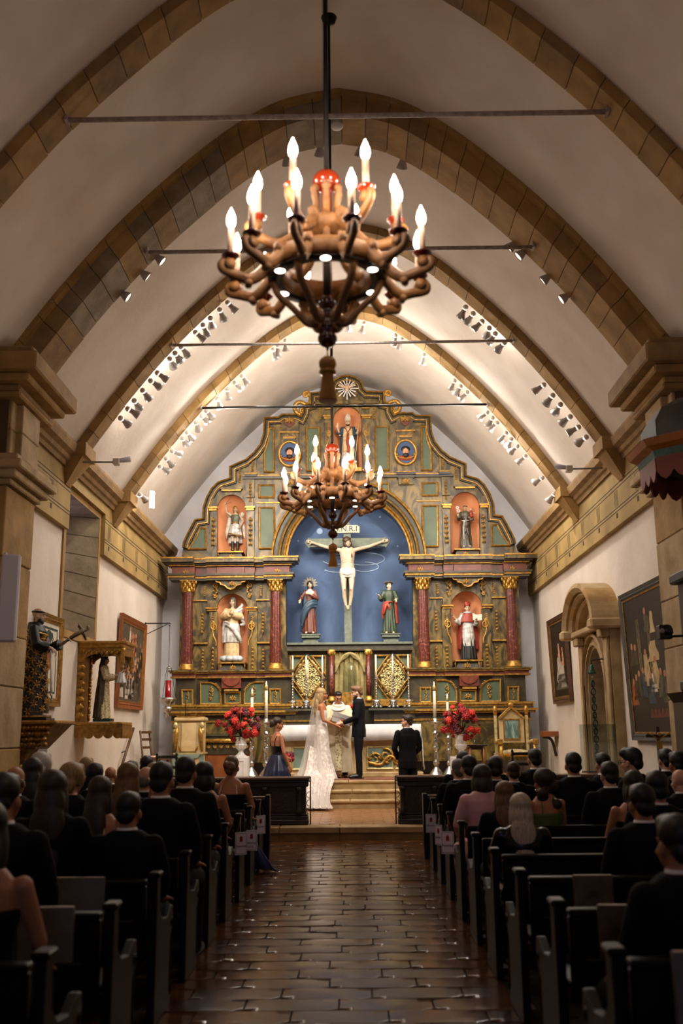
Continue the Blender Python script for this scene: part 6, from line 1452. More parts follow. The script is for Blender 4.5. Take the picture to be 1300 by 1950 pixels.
# ================================================================ things on the side walls
def wall_picture(name, label, sgn, y0, y1, z0, z1, fw, fm, pm, tilt=.0, cat='painting'):
    """framed picture hung on a side wall, built in (u along +y, z); sgn -1 left wall"""
    xw = sgn*(XW-.012)
    r = thing(name, label, cat, (xw, (y0+y1)/2, z0), R_(90)*sgn)          # local -y looks into the nave
    r.rotation_euler = (0, 0, R_(90) if sgn < 0 else R_(-90))
    W_ = (y1-y0)/2; H_ = z1-z0
    M = Matrix.Rotation(tilt, 4, 'X')
    b = MB(); b.box(-W_, W_, -.03, .0, 0, H_); b.xf(M); local('canvas', b, pm, r)
    b = MB(); b.sweep([(-W_, 0), (W_, 0), (W_, H_), (-W_, H_)], [(-.02, 0), (-.02, .07), (fw*.4, .05), (fw*.5, .06), (fw, .03), (fw, 0)], 0, closed=True); b.xf(M); local('frame', b, fm, r)
    b = MB(); b.sweep([(-W_+fw, fw), (W_-fw, fw), (W_-fw, H_-fw), (-W_+fw, H_-fw)], [(-.012, 0), (-.012, .045), (.012, .04), (.012, 0)], 0, closed=True); b.xf(M); local('inner_edge', b, 'gold', r)
    return r, W_, H_, M
def strokes(r, M, W_, H_, fw, items):
    """painted figures on a canvas: (material, u, z, half width, height, head)"""
    by = {}
    for m, u, z, hw, h, hd in items:
        b = by.setdefault(m, MB()); cx = u*(W_-fw); zz = fw+z*(H_-2*fw); hw = hw*(1.9 if hw > .02 else 1.3)
        n = 10; pts = []
        for k in range(n+1): t = k/n; pts.append((cx-hw*(1-.55*t)*(1+.15*math.sin(t*9+cx*7)), zz+h*t))
        for k in range(n, -1, -1): t = k/n; pts.append((cx+hw*(1-.55*t)*(1+.15*math.sin(t*8+zz*5)), zz+h*t))
        b.add([(x, -.0315, z_) for x, z_ in pts], [(k, 2*n+1-k, 2*n-k, k+1) for k in range(n)])
        if hd:
            q = by.setdefault(hd, MB()); q.add([(cx+.055*math.cos(t), -.0325, zz+h+.03+.05*math.sin(t)) for t in [2*PI*i/10 for i in range(10)]], [tuple(range(10))])
    for m, b in by.items(): b.xf(M); local('painted_figures', b, m, r)['kind'] = 'stuff'
r, W_, H_, M = wall_picture('large_painting', 'large dark painting of robed friars in a grey frame near the pulpit', 1, 13.2, 15.5, 1.45, 3.6, .09, 'slate', 'picture_dark', .03)
rnd = random.Random(2); it = []
for u, z, hw, h, m in ((-.15, .33, .1, .5, 'robe_cream'), (.25, .3, .1, .42, 'robe_cream'), (0, .2, .09, .4, 'robe_blue'), (-.35, .25, .1, .4, 'robe_blue'), (.12, .28, .08, .3, 'paper'), (.45, .24, .1, .35, 'robe_olive'), (-.55, .25, .1, .36, 'robe_brown'), (-.7, .24, .1, .33, 'robe_brown'), (-.85, .2, .1, .35, 'canopy_orange'), (.62, .2, .1, .4, 'robe_olive'), (.8, .22, .1, .36, 'robe_brown'), (-.62, .5, .06, .25, 'robe_brown'), (-.78, .5, .06, .28, 'robe_brown'), (.0, .72, .05, .3, 'robe_olive')): it.append((m, u, z, hw, h*.9, 'skin_warm'))
for k in range(6): it.append(('gold_pale', -.45+.05*k+(.35 if k > 2 else 0), .45, .006, .75, None))
it.append(('robe_cream', .22, .5, .14, .28, None)); it.append(('robe_cream', .28, .7, .06, .3, None))
for k in range(5): it.append(('marble_rust', -.1+.16*k, .1, .05, .12, None))
strokes(r, M, W_, H_, .1, it)
r, W_, H_, M = wall_picture('small_painting', 'narrow dark painting of pale reclining figures in a wooden frame beside the stone doorway', 1, 19.75, 21.4, 2.15, 3.85, .1, 'brown_wood', 'picture_dark', .03)
strokes(r, M, W_, H_, .1, [('robe_white', -.1, .2, .16, .5, 'skin'), ('robe_white', .3, .12, .12, .45, 'skin'), ('robe_grey' if 'robe_grey' in MATS else 'robe_olive', .1, .1, .3, .3, None), ('skin', .0, .45, .06, .4, None), ('skin', .45, .4, .05, .3, 'skin')])
r, W_, H_, M = wall_picture('crowd_painting', 'grey painting of many standing figures in a warm wooden frame near the sanctuary lamp', -1, 19.05, 21.3, 2.1, 3.85, .12, 'warm_wood', 'picture_grey', .02)
rnd = random.Random(6); it = [(rnd.choice(['robe_brown', 'robe_olive', 'robe_white', 'picture_dark', 'robe_maroon']), rnd.uniform(-.95, .95), rnd.uniform(.02, .65), .07, rnd.uniform(.3, .5), 'skin_warm') for k in range(46)]
it += [('robe_red', .05, .55, .06, .45, 'skin'), ('robe_red', .25, .6, .05, .4, 'skin'), ('robe_blue', -.1, .55, .06, .42, 'skin')]; strokes(r, M, W_, H_, .12, it)
r, W_, H_, M = wall_picture('coat_of_arms_panel', 'white framed coat of arms panel with ornate gilt frame behind the flowered friar statue', -1, 14.05, 15.25, 2.02, 3.3, .09, 'gold', 'paper', 0, 'panel')
b = MB(); b.sweep([(-.42, .16), (.42, .16), (.42, H_-.16), (-.42, H_-.16)], [(0, 0), (0, .0015), (.035, .0015), (.035, 0)], -.03, closed=True); local('green_border', b, 'bronze_green', r)
b = MB(); b.prism([(-.16, .55), (0, .45), (.0, .8), (-.16, .8)], -.033, -.03, 'xz'); local('red_quarter', b, 'robe_red', r); b = MB(); b.prism([(0, .45), (.16, .55), (.16, .8), (0, .8)], -.033, -.03, 'xz'); local('gold_quarter', b, 'canopy_orange', r)
b = MB(); b.ell((0, -.03, .98), (.16, .003, .1), 16, 8); b.tube([(-.12, -.032, .85), (-.2, -.032, .95), (-.14, -.032, 1.05)], .01, 5); b.tube([(.12, -.032, .85), (.2, -.032, .95), (.14, -.032, 1.05)], .01, 5); local('green_hat', b, 'bronze_green', r)
b = MB(); b.box(-.22, .22, -.032, -.03, .3, .38); local('motto_scroll', b, 'robe_cream', r)
# exit sign
p = PX(104, 1365, -XW-.5); r = thing('exit_sign', 'white EXIT sign with red letters in the doorway recess', 'sign', (-XW-.55, 15.0-.02, 1.86))
b = MB(); b.box(-.2, .4, -.02, 0, -.14, .14); local('board', b, 'paper', r); b = MB(); b.sweep([(-.2, -.14), (.4, -.14), (.4, .14), (-.2, .14)], [(0, 0), (0, .008), (.012, .008), (.012, 0)], -.02, closed=True); local('border', b, 'iron', r)
me = text_mesh('EXIT', .25, 'lettering', 'ink_red'); o = bpy.data.objects.new('lettering', me); COL.objects.link(o); o.parent = r; o.location = (.1, -.023, 0); o.rotation_euler = (PI/2, 0, 0)
# ---- flowered friar statue on gilded bracket
zs = P(90, 1371, 12.95).z; xs = -3.98
r = thing('bracket_shelf', 'gilded carved wall bracket under the flowered friar statue', 'bracket', (xs, 12.95, zs-.75))
b = MB(); b.box(-XW, xs+.42, 12.5, 13.4, zs-.06, zs-.01); b.build('shelf_board', 'gold_bright', r, bevel=.015)
b = MB(); b.hexa([(-XW, 12.66, zs-.36), (xs+.12, 12.66, zs-.36), (xs+.12, 13.24, zs-.36), (-XW, 13.24, zs-.36)], [(-XW, 12.54, zs-.06), (xs+.38, 12.54, zs-.06), (xs+.38, 13.36, zs-.06), (-XW, 13.36, zs-.06)]); b.build('carved_apron', 'gold', r)
b = MB(); b.hexa([(-XW, 12.85, zs-.78), (xs-.2, 12.85, zs-.78), (xs-.2, 13.05, zs-.78), (-XW, 13.05, zs-.78)], [(-XW, 12.72, zs-.36), (xs+.02, 12.72, zs-.36), (xs+.02, 13.18, zs-.36), (-XW, 13.18, zs-.36)]); b.build('corbel', 'gold', r)
b = MB(); rnd = random.Random(3)
for k in range(60): b.ell((xs+.27-.1*(k % 3)+.0, 12.6+.0133*k, zs-.1-.09*(k % 3)), (.05, .03, .04), 6, 4, Matrix.Rotation(k, 3, 'X'))
for k in range(40): b.ell((xs-.3+.014*k+.02*math.sin(k), 12.58+.03*(k % 3), zs-.12-.06*(k % 4)), (.04, .04, .035), 6, 4)
for k in range(24): b.ell((xs-.12+.01*(k % 6), 12.76+.016*k, zs-.42-.08*(k % 4)), (.05, .04, .05), 6, 4)
[b.ell((xs-.36+.72*((k*7) % 60)/60*(1-.3*((k % 4)/4)), 12.53+.035*(k % 4), zs-.1-.07*(k % 4)), (.035, .03, .03), 6, 4) for k in range(60)]; b.build('carving', 'gold_bright', r)['kind'] = 'stuff'
hst = P(90, 1156, 12.95).z - zs; s = hst/1.735
r = thing('flowered_friar_statue', 'bearded friar statue in black habit with gold flowers, holding a crucifix', 'statue', (xs-.02, 12.95, zs), R_(-88)); r.scale = (s, s, s)
arms = [((.24, .06, 1.14), (.1, .26, 1.08)), ((-.22, .14, 1.1), (-.1, .4, 1.18))]
b, M = stand_body(arms, False, 0, -4, 0, legs=False, hands=[((-.3, .7, -.5), (.6, .2, .8), .8), ((.2, .6, .6), (0, -.4, 1), .9)]); 
feet(r, (.1, .1, .07), (.12, .26, .06))
part('body', b, 'statue_skin', r); face_parts(r, M, brow='hair_dark'); part('beard', hair_mb('beard', M), 'hair_dark', r); part('hair', hair_mb('tonsure', M), 'hair_dark', r)
SEC = robe_secs(1.1, 1.15, amp=.5); b = drape(SEC, 9, 3); [sleeve(b, (k*.19, 0, 1.37), el, (Vector(el)*.25+Vector(wr)*.75), (.075, .085, .09)) for k, (el, wr) in zip((1, -1), arms)]; part('habit', b, 'francis', r)
part('cowl', drape([(1.33, 0, .0, .205, .15, .01), (1.42, 0, -.02, .16, .13, 0), (1.5, 0, -.04, .1, .1, 0)], 6, 2), 'francis', r)
b = MB(); b.tube([(.215*math.cos(a), .0+.158*math.sin(a), 1.335-.04*math.sin(a)) for a in [2*PI*i/24 for i in range(25)]], .016, 6); b.tube([(.26*math.cos(a), .23*math.sin(a), .05) for a in [2*PI*i/24 for i in range(25)]], .018, 6); simple('gilt_hem', b, 'gold_bright', r)
b = MB(); rnd = random.Random(12)
for k in range(84):
    z = .12+1.2*k/84; a = k*2.399963
    for i in range(len(SEC)-1):
        if SEC[i][0] <= z <= SEC[i+1][0]: break
    t = (z-SEC[i][0])/(SEC[i+1][0]-SEC[i][0]); rx_ = SEC[i][3]+(SEC[i+1][3]-SEC[i][3])*t; ry_ = SEC[i][4]+(SEC[i+1][4]-SEC[i][4])*t
    c = Vector((rx_*math.cos(a), ry_*math.sin(a), z))*1.0; nrm = Vector((math.cos(a)/rx_, math.sin(a)/ry_, 0)).normalized(); tn = Vector((-nrm.y, nrm.x, 0)); c += nrm*.012
    for j in range(6):
        th = j*PI/3+k; d = tn*math.cos(th)+Vector((0, 0, 1))*math.sin(th); R3 = Matrix((d, nrm.cross(d), nrm)).transposed(); b.ell(c+d*.036, (.034, .013, .008), 6, 4, R3)
    d = tn*math.cos(k)+Vector((0, 0, 1))*math.sin(k); b.tube([c+d*.05, c+d*.09+tn*.02, c+d*.12+tn*.05], .005, 4)
simple('gilt_flowers', b, 'gold_bright', r)['kind'] = 'stuff'
b = MB(); b.tube([(.05, .24, 1.06), (.04, .27, .7), (.03, .29, .3)], .012, 6); b.tube([(.07, .24, 1.06), (.07, .27, .65), (.06, .28, .38)], .01, 6); b.ell((.03, .29, .3), .022, 6, 5); b.ell((.06, .28, .38), .02, 6, 5); simple('cord', b, 'white_paint', r)
b = MB(); b.box(-.25, .25, -.2, .28, -.005, .03); simple('plinth', b, 'camera_black', r)
b = MB(); p0, p1 = Vector((-.08, .4, 1.18)), Vector((-.12, .78, 1.4)); b.tube([p0, p1], .014, 6); d = (p1-p0).normalized(); q = p0.lerp(p1, .72); sd = Vector((0, -d.z, d.y)).normalized(); b.tube([q-sd*.13, q+sd*.13], .014, 6); cr = simple('hand_crucifix', b, 'brown_wood', r)
b = MB(); b.tube([q+d*.05+Vector((0, 0, .03)), q-d*.1+Vector((0, 0, .04)), q-d*.22+Vector((0, 0, .03))], [.025, .03, .015], 8); b.tube([q-sd*.14+Vector((0, 0, .03)), q+d*.02+Vector((0, 0, .03)), q+sd*.14+Vector((0, 0, .03))], .012, 6); b.ell(q+d*.1+Vector((0, 0, .04)), .03, 8, 6); o = simple('crucifix_figure', b, 'corpus', cr); o.parent = cr
# ---- gilded shrine with robed statue and child
YS = 16.75; zb_ = P(200, 1378, YS).z; zt_ = P(200, 1228, YS).z; xo = -XW+.78
r = thing('gilded_shrine', 'gilded carved wall shrine with canopy and scalloped shelf on the white wall', 'shrine', (-XW, YS, zb_))
b = MB(); b.box(-XW, xo, YS-.36, YS+.36, zb_-.03, zb_+.02); b.build('shelf', 'gold_bright', r, bevel=.01)
for k in range(5):
    b = MB(); xx = -XW+.08+.156*k; b.prism([(xx-.078, zb_-.03)] + [(xx-.078*math.cos(PI*i/8), zb_-.16-.08*math.sin(PI*i/8)) for i in range(9)] + [(xx+.078, zb_-.03)], YS-.36, YS-.32, 'xz'); b.build('scallop', 'gold', r)
for k in range(5):
    b = MB(); yy = YS-.29+.145*k; b.prism([(yy-.072, zb_-.03)] + [(yy-.072*math.cos(PI*i/8), zb_-.16-.08*math.sin(PI*i/8)) for i in range(9)] + [(yy+.072, zb_-.03)], xo-.04, xo, 'yz'); b.build('scallop', 'gold', r)
b = MB(); b.box(-XW, -XW+.05, YS-.34, YS+.34, zb_, zt_-.2); b.build('back_board', 'gold', r)
b = MB()
for k in range(22): b.ell((-XW+.06, YS-.3+.03*(k % 2), zb_+.08+.055*k), (.03, .05, .035), 6, 4); b.ell((-XW+.06, YS+.3-.03*(k % 2), zb_+.08+.055*k), (.03, .05, .035), 6, 4)
for k in range(9): b.ell((-XW+.05, YS-.33, zb_+.12+.13*k), (.09, .03, .06), 8, 5)
b.build('carved_border', 'gold_bright', r)['kind'] = 'stuff'
b = MB(); b.box(-XW, xo-.02, YS-.38, YS+.38, zt_-.08, zt_); b.box(-XW, xo+.03, YS-.41, YS+.41, zt_-.02, zt_+.03); b.build('canopy', 'gold_bright', r, bevel=.01)
b = MB()
for yy in (YS-.36, YS+.32):
    pts = [(-XW, zt_-.08), (xo-.04, zt_-.08), (xo-.04, zt_-.3)] + [(xo-.1-(xo+XW-.2)*.5*(1-math.cos(PI*i/8)), zt_-.3+.14*math.sin(PI*i/8)) for i in range(9)] + [(-XW, zt_-.3)]
    b.prism(pts, yy, yy+.04, 'xz')
b.box(xo-.06, xo-.02, YS-.36, YS+.36, zt_-.2, zt_-.08); b.build('canopy_valance', 'gold', r)
b = MB()
for yy in (YS-.34, YS+.34):
    b.lathe([(.01, zt_-.46), (.035, zt_-.4), (.02, zt_-.37), (.05, zt_-.32), (.04, zt_-.22), (.05, zt_-.12), (.05, zt_-.08)], 10, (xo-.05, yy, 0))
for k in range(16): b.ell((-XW+.1+.042*k, YS-.37, zt_-.13-.03*(k % 2)), (.03, .02, .03), 6, 4)
b.build('pendants', 'gold_bright', r)['kind'] = 'stuff'
r = thing('shrine_statue', 'robed virgin statue in bronze brocade holding the small child, standing in the gilded shrine', 'statue', (-XW+.36, YS, zb_+.05), R_(-88)); s = .62; r.scale = (s, s, s)
arms = [((.24, .08, 1.12), (.1, .28, 1.15)), ((-.22, .1, 1.1), (-.08, .34, 1.16))]
b, M = stand_body(arms, True, 0, -5, 0, legs=False, hands=[((-.4, .8, 0), (0, 0, -1), .3), ((.3, .8, 0), (0, 0, -1), .3)]); part('body', b, 'skin_warm', r, .016); part('hair', hair_mb('long', M), 'hair_dark', r, .016); face_parts(r, M)
b = drape(robe_secs(1.05, 1.05, amp=1.3), 10, 62); [sleeve(b, (k*.17, 0, 1.36), el, wr, (.07, .08, .08)) for k, (el, wr) in zip((1, -1), arms)]; part('robe', b, 'brocade', r, .016)
b = drape([(.06, 0, -.08, .29, .16, .1), (.6, 0, -.06, .27, .15, .08), (1.1, 0, -.03, .24, .13, .03), (1.38, 0, -.02, .19, .11, 0)], 9, 64); part('mantle', b, 'robe_brown', r, .016)
b = MB(); b.loft([(1.68, 0, 0, .09, .1), (1.78, 0, 0, .11, .12), (1.8, 0, 0, .05, .05)], 12); b.tube([(0, 0, 1.8), (0, 0, 1.9)], .012, 5)
for k in range(12): b.tube([(.0, -.06, 1.66), (.24*math.cos(R_(15*k+7)), -.06, 1.66+.24*math.sin(R_(15*k+7)))], .006, 4)
simple('crown', b, 'gold_pale', r)
b = MB(); b.box(-.24, .24, -.2, .26, -.03, .05); simple('plinth', b, 'bronze_green', r)
r = thing('child_figure', 'small child figure in white dress held by the shrine statue', 'statue', (-XW+.64, YS+.02, zb_+.68), R_(-60))
b = MB(); b.ell((0, 0, .24), (.042, .045, .05), 10, 8); b.tube([(0, 0, .12), (0, 0, .2)], .025, 8); b.tube([(.05, .0, .14), (.09, .04, .2)], .014, 6); b.tube([(-.05, 0, .14), (-.09, .05, .12)], .014, 6); blob('body', b, 'statue_skin', r, .008, 1)
blob('dress', drape([(-.02, 0, 0, .1, .09, .12), (.06, 0, 0, .08, .07, .1), (.16, 0, 0, .05, .045, .02)], 9, 3), 'white_cloth', r, .008, 1)
# ---- hanging sanctuary lamp
YL = 21.6; pw = PX(287, 1190, -XW); r = thing('sanctuary_lamp', 'silver hanging sanctuary lamp with ruby glass on a wrought iron wall bracket', 'lamp', (-XW, YL, P(325, 1362, YL).z))
x1 = P(323, 1200, YL).x; zb_ = P(300, 1187, YL).z
b = MB(); b.tube([(-XW+.01, YL, zb_), (x1, YL, zb_)], .012, 6); b.tube([(-XW+.01, YL, zb_-.25), (x1-.05, YL, zb_-.02)], .009, 6); b.tube([(-XW+.015, YL, zb_+.02), (-XW+.015, YL, zb_-.32)], .014, 6); b.tube([(x1+.02*math.cos(t), YL, zb_-.03+.03*math.sin(t)) for t in [i*.6 for i in range(10)]], .008, 5); b.build('bracket', 'iron', r)
zl = P(323, 1330, YL).z; za_ = P(323, 1273, YL).z
b = MB(); b.tube([(x1, YL, zb_-.03), (x1, YL, za_)], .005, 4)
for k in range(3): a = 2*PI*k/3+.4; b.tube([(x1+.06*math.cos(a), YL+.06*math.sin(a), za_), (x1+.17*math.cos(a), YL+.17*math.sin(a), zl)], .005, 4)
b.build('chains', 'iron', r)
b = MB(); b.lathe([(.07, za_), (.06, za_+.02), (.01, za_+.05)], 14, (x1, YL, 0)); b.build('cap', 'silver', r)
b = MB(); b.lathe([(.01, -.42), (.03, -.4), (.05, -.36), (.03, -.32), (.09, -.26), (.11, -.2), (.06, -.16), (.12, -.1), (.18, -.03), (.19, 0), (.15, .02), (.06, .01)], 22, (x1, YL, zl)); b.build('bowl', 'silver', r)
b = MB(); b.lathe([(.06, .0), (.065, .05), (.065, .38), (.06, .38)], 16, (x1, YL, zl)); b.build('ruby_glass', 'red_glass', r)
# ---- spindle, handrail, wall light, canopy bracket
p = PX(154, 1372, -XW+.02); b = MB(); b.lathe([(.004, -.22), (.012, -.1), (.008, 0), (.014, .02), (.008, .1), (.004, .22)], 8, p); tag(b.build('hanging_spindle', 'brown_wood'), 'thin dark turned spindle hanging on the white wall', 'spindle')
r = thing('handrail', 'sloping dark wooden handrail fixed to the white wall below the shrine', 'handrail', (-XW+.1, 18.3, .2)); a0 = PX(254, 1387, -XW+.1); a1 = PX(232, 1458, -XW+.1)
b = MB(); b.tube([a0, a1], .028, 8); b.build('rail', 'brown_wood', r); b = MB()
for t in (.15, .6): q = Vector(a0).lerp(a1, t); b.tube([q, q+Vector((-.1, 0, -.05))], .01, 6)
b.build('rail_bracket', 'iron', r)
p = P(13, 1135, 10.9); r = thing('fluorescent_light', 'long white fluorescent wall light on the stone pilaster', 'lamp', (p.x, 10.98, p.z), R_(10))
b = MB(); b.box(-.1, .1, -.05, .05, -.5, .48); local('diffuser', b, 'white_plastic', r, .02); b = MB(); b.box(-.15, -.09, -.03, .05, -.42, -.05); local('ballast', b, 'white_plastic', r, .01); b = MB(); b.box(-.06, .06, .05, .32, -.1, .1); local('mount', b, 'lamp_grey', r)
p = P(11, 1057, 11.2); b = MB(); b.lathe([(.03, -.03), (.03, .0), (.012, .03)], 12, p); b.tube([p, p+Vector((-.06, .1, 0))], .008, 6); tag(b.build('sensor', 'white_plastic'), 'small round white sensor above the fluorescent wall light', 'sensor')
p = PX(1060, 1398, XW); r = thing('bracketed_shelf', 'small wooden shelf on a curved bracket under the narrow painting', 'shelf', (XW, p.y, p.z-.3)); 
b = MB(); b.box(XW-.32, XW, p.y-.2, p.y+.2, p.z-.05, p.z+.06); b.build('shelf', 'warm_wood', r, bevel=.008); b = MB(); b.tube(spline([(XW-.3, p.y, p.z-.05), (XW-.12, p.y, p.z-.12), (XW-.04, p.y, p.z-.45)], 5), .03, 6); b.build('curved_brace', 'dark_wood', r)
# ---- stone doorway
yA, yB = 16.35, 17.95; ym = (yA+yB)/2; x0 = XW-.16
pts = lambda hw, zs_, zt__, n=12: [(ym-hw, zs_)] + [(ym-hw*math.cos(PI*i/n), zs_+(zt__-zs_)*math.sin(PI*i/n)) for i in range(1, n)] + [(ym+hw, zs_)]
b = MB(); inn = pts(.62, 2.3, 2.95); 
out_ = [(yA-.25, 0), (yA-.25, 3.25), (yB+.25, 3.25), (yB+.25, 0)]
loop = [(ym-.62, 0)] + inn + [(ym+.62, 0)] 
n = len(loop); poly = [(yA-.25, 0)] + loop[:1] + loop[1:-1] + loop[-1:] + [(yB+.25, 0), (yB+.25, 3.25), (yA-.25, 3.25)]
b.prism(poly, x0, XW+.3, 'yz')
dr = struct('door_1', b, 'stone_pale', label='carved stone doorway with round hood moulding')
for hw, zs_, zt__, t, dp in ((.66, 2.3, 3.0, .06, .05), (.78, 2.35, 3.15, .05, .08)):
    b = MB(); path = [(p_[0], p_[1]) for p_ in [(ym-hw, 0.2)] + pts(hw, zs_, zt__) + [(ym+hw, .2)]]
    b.sweep(path, [(0, 0), (0, dp), (t, dp*.8), (t, 0)], 0); b.v = [(x0+q[1], q[0], q[2]) for q in b.v]; b.build('door_moulding', 'stone_pale', dr)
for yy in (yA-.22, yB-.02):
    b = MB(); b.box(x0-.06, x0, yy, yy+.24, .2, 3.05); b.build('pilaster_strip', 'stone_pale', dr, bevel=.015)
    b = MB(); b.box(x0-.12, x0, yy-.03, yy+.27, 0, .22); b.build('plinth', 'stone_pale', dr, bevel=.015)
    b = MB(); b.box(x0-.14, x0, yy-.04, yy+.28, 3.05, 3.2); b.build('capital', 'stone_pale', dr, bevel=.02)
b = MB(); b.box(x0-.18, XW, yA-.3, yB+.3, 3.2, 3.3); b.build('lintel_cornice', 'stone_pale', dr, bevel=.02)
hood = pts(1.18, 3.3, 4.05, 16); tym = MB(); tym.prism(hood, XW-.1, XW+.02, 'yz'); tym.build('tympanum', 'stone_pale', dr)
for hw, zt__, t, dp in ((1.18, 4.05, .15, .46), (1.03, 3.9, .09, .36), (.93, 3.8, .07, .26)):
    for k in range(7):
        b = MB(); n = 28; i0, i1 = 4*k, 4*k+4; path = [(ym-hw*math.cos(PI*i/n), 3.3+(zt__-3.3)*math.sin(PI*i/n)) for i in range(i0, i1+1)]
        b.sweep(path, [(0, 0), (0, dp), (-t*.5, dp+.02), (-t, dp*.9), (-t, 0)], 0); b.v = [(XW+q[1], q[0], q[2]) for q in b.v]; b.build('hood_stone', 'stone_pale' if (k+int(hw*10)) % 3 else 'stone', dr)
for yy in (ym-1.24, ym+.98): b = MB(); b.box(XW-.5, XW, yy, yy+.28, 3.18, 3.34); b.build('hood_stop', 'stone_pale', dr, bevel=.03)
b = MB(); b.box(XW+.9, XW+.95, yA-.1, yB+.1, 0, 3.2); b.build('passage_shade_sheet', 'dark_void', dr)  # black sheet painted as the shade deep inside the doorway
b = MB(); b.box(XW+.3, XW+.5, ym+.42, yB+.02, 0, 3.0); b.build('inner_jamb', 'stone_pale', dr)
# ---- bell and openwork chain
p = P(1127, 1283, 16.4); r = thing('bell', 'green bronze bell with an openwork strap of metal links hanging in the stone doorway', 'bell', (p.x, 16.4, p.z-1.6)); c = (p.x, 16.4, 0)
b = MB(); b.lathe([(.07, p.z), (.068, p.z+.02), (.045, p.z+.06), (.035, p.z+.12), (.015, p.z+.15)], 16, c); b.build('bell_cup', 'bronze_green', r)
b = MB(); b.tube([(p.x, 16.4, p.z+.15), (p.x, 16.4, p.z+.22), (XW-.1, 16.4, p.z+.25)], .01, 6); b.build('hanger', 'iron', r)
b = MB(); b.tube([(p.x, 16.4, p.z), (p.x, 16.4, p.z-.1)], .006, 5); b.ell((p.x, 16.4, p.z-.05), .02, 8, 6); b.build('clapper', 'gold_pale', r)
me = None
for k in range(11):
    b = MB(); b.tube([(.035*math.cos(t)*(1 if k % 2 else .7), 0, .055*math.sin(t)) for t in [2*PI*i/12 for i in range(13)]], .012, 6); b.tube([(0, 0, -.06), (0, 0, .06)], .007, 5); b.v = [(v[0]+p.x, v[1]+16.4, v[2]+p.z-.16-.125*k) for v in b.v]; b.build('link', 'bronze_green', r)
# ---- glass screen, small altar crucifix
Yg = 16.12; a, c = P(1104, 1410, Yg).x, P(1213, 1410, Yg).x; zt_ = P(1150, 1379, Yg).z
r = thing('glass_screen', 'clear glass screen standing on the communion rail in front of the doorway', 'screen', ((a+c)/2, Yg, .95))
b = MB(); b.box(a, c, Yg-.005, Yg+.005, .95, zt_); b.build('pane', 'glass', r); b = MB(); b.box(c-.004, c+.004, Yg-.008, Yg+.5, .95, zt_); b.build('pane', 'glass', r); b = MB(); b.box(a, c, Yg-.012, Yg+.012, .935, .955); b.build('foot_rail', 'slate', r)
p = P(1256, 1452, 13.3); r = thing('standing_crucifix', 'small gilt figure on a dark standing crucifix below the large painting', 'crucifix', (p.x, 13.3, 0))
b = MB(); b.tube([(0, 0, .0), (0, 0, 1.2)], .02, 8); b.lathe([(.16, 0), (.16, .03), (.03, .06)], 14); local('stand', b, 'iron', r)
b = MB(); b.box(-.02, .02, -.02, .02, 1.15, 1.62); b.box(-.16, .16, -.02, .02, 1.48, 1.52); local('cross', b, 'dark_wood', r)
b = MB(); b.tube([(0, -.04, 1.2), (.01, -.05, 1.32), (0, -.04, 1.44)], [.02, .03, .035], 8); b.ell((0, -.05, 1.52), .03, 8, 6); b.tube([(-.15, -.03, 1.54), (0, -.04, 1.46), (.15, -.03, 1.54)], .012, 6); blob('figure', b, 'gold', r, .008, 1)
# ---- pulpit with canopy, camera
XP, YP = 4.0, 10.4; zr = P(1235, 900, YP).z
r = thing('pulpit', 'wooden wall pulpit with scalloped octagonal canopy and grey dome', 'pulpit', (XP, YP, .0))
def octo(b, prof, n=8, rot=PI/8):
    vs = []; 
    for rr, z in prof: vs += [(XP+rr*math.cos(2*PI*k/n+rot), YP+rr*math.sin(2*PI*k/n+rot), z) for k in range(n)]
    fs = [(j*n+k, j*n+(k+1) % n, (j+1)*n+(k+1) % n, (j+1)*n+k) for j in range(len(prof)-1) for k in range(n)] + [tuple(range(n-1, -1, -1)), tuple((len(prof)-1)*n+k for k in range(n))]
    b.add(vs, fs); return b
octo(MB(), [(.78, zr+.16), (.86, zr+.2), (.9, zr+.27), (.82, zr+.3)]).build('canopy_cornice', 'canopy_orange', r)
octo(MB(), [(.76, zr+.08), (.78, zr+.16), (.5, zr+.17)]).build('canopy_fascia', 'bronze_green', r)
octo(MB(), [(.72, zr+.3), (.72, zr+.5), (.62, zr+.66), (.4, zr+.78), (.1, zr+.84)]).build('dome', 'slate', r)
for k in range(8):
    a0, a1 = 2*PI*k/8+PI/8, 2*PI*(k+1)/8+PI/8; A_ = Vector((math.cos(a0), math.sin(a0), 0))*.74; B_ = Vector((math.cos(a1), math.sin(a1), 0))*.74
    b = MB(); top_ = []; bot = []
    for i in range(13):
        q = A_.lerp(B_, i/12); d = .12+.1*abs(math.sin(PI*i/4)); top_.append((XP+q.x, YP+q.y, zr+.1)); bot.append((XP+q.x, YP+q.y, zr-d+.06))
    b.add(top_+bot, [(i, i+1, 13+i+1, 13+i) for i in range(12)]); o = b.build('valance', 'canopy_red', r); so = o.modifiers.new('s', 'SOLIDIFY'); so.thickness = .02
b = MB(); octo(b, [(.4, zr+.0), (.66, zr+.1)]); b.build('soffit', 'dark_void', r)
b = MB(); b.box(3.7, XW, YP-.3, YP+.55, 1.5, 3.22); b.build('back_board', 'dark_wood', r); b = MB(); b.box(3.62, XW, YP-.4, YP+.6, 3.14, 3.25); b.build('board_cornice', 'slate', r, bevel=.02); b = MB(); b.box(3.64, XW, YP-.36, YP+.58, 1.98, 2.1); b.build('board_moulding', 'slate', r, bevel=.02)
b = MB(); b.box(3.74, 4.1, YP-.33, YP-.3, 2.2, 3.05); b.build('board_panel', 'warm_wood', r); b = MB(); b.box(3.82, 4.05, YP-.35, YP-.33, 2.3, 2.95); b.build('board_inset', 'bronze_green', r)
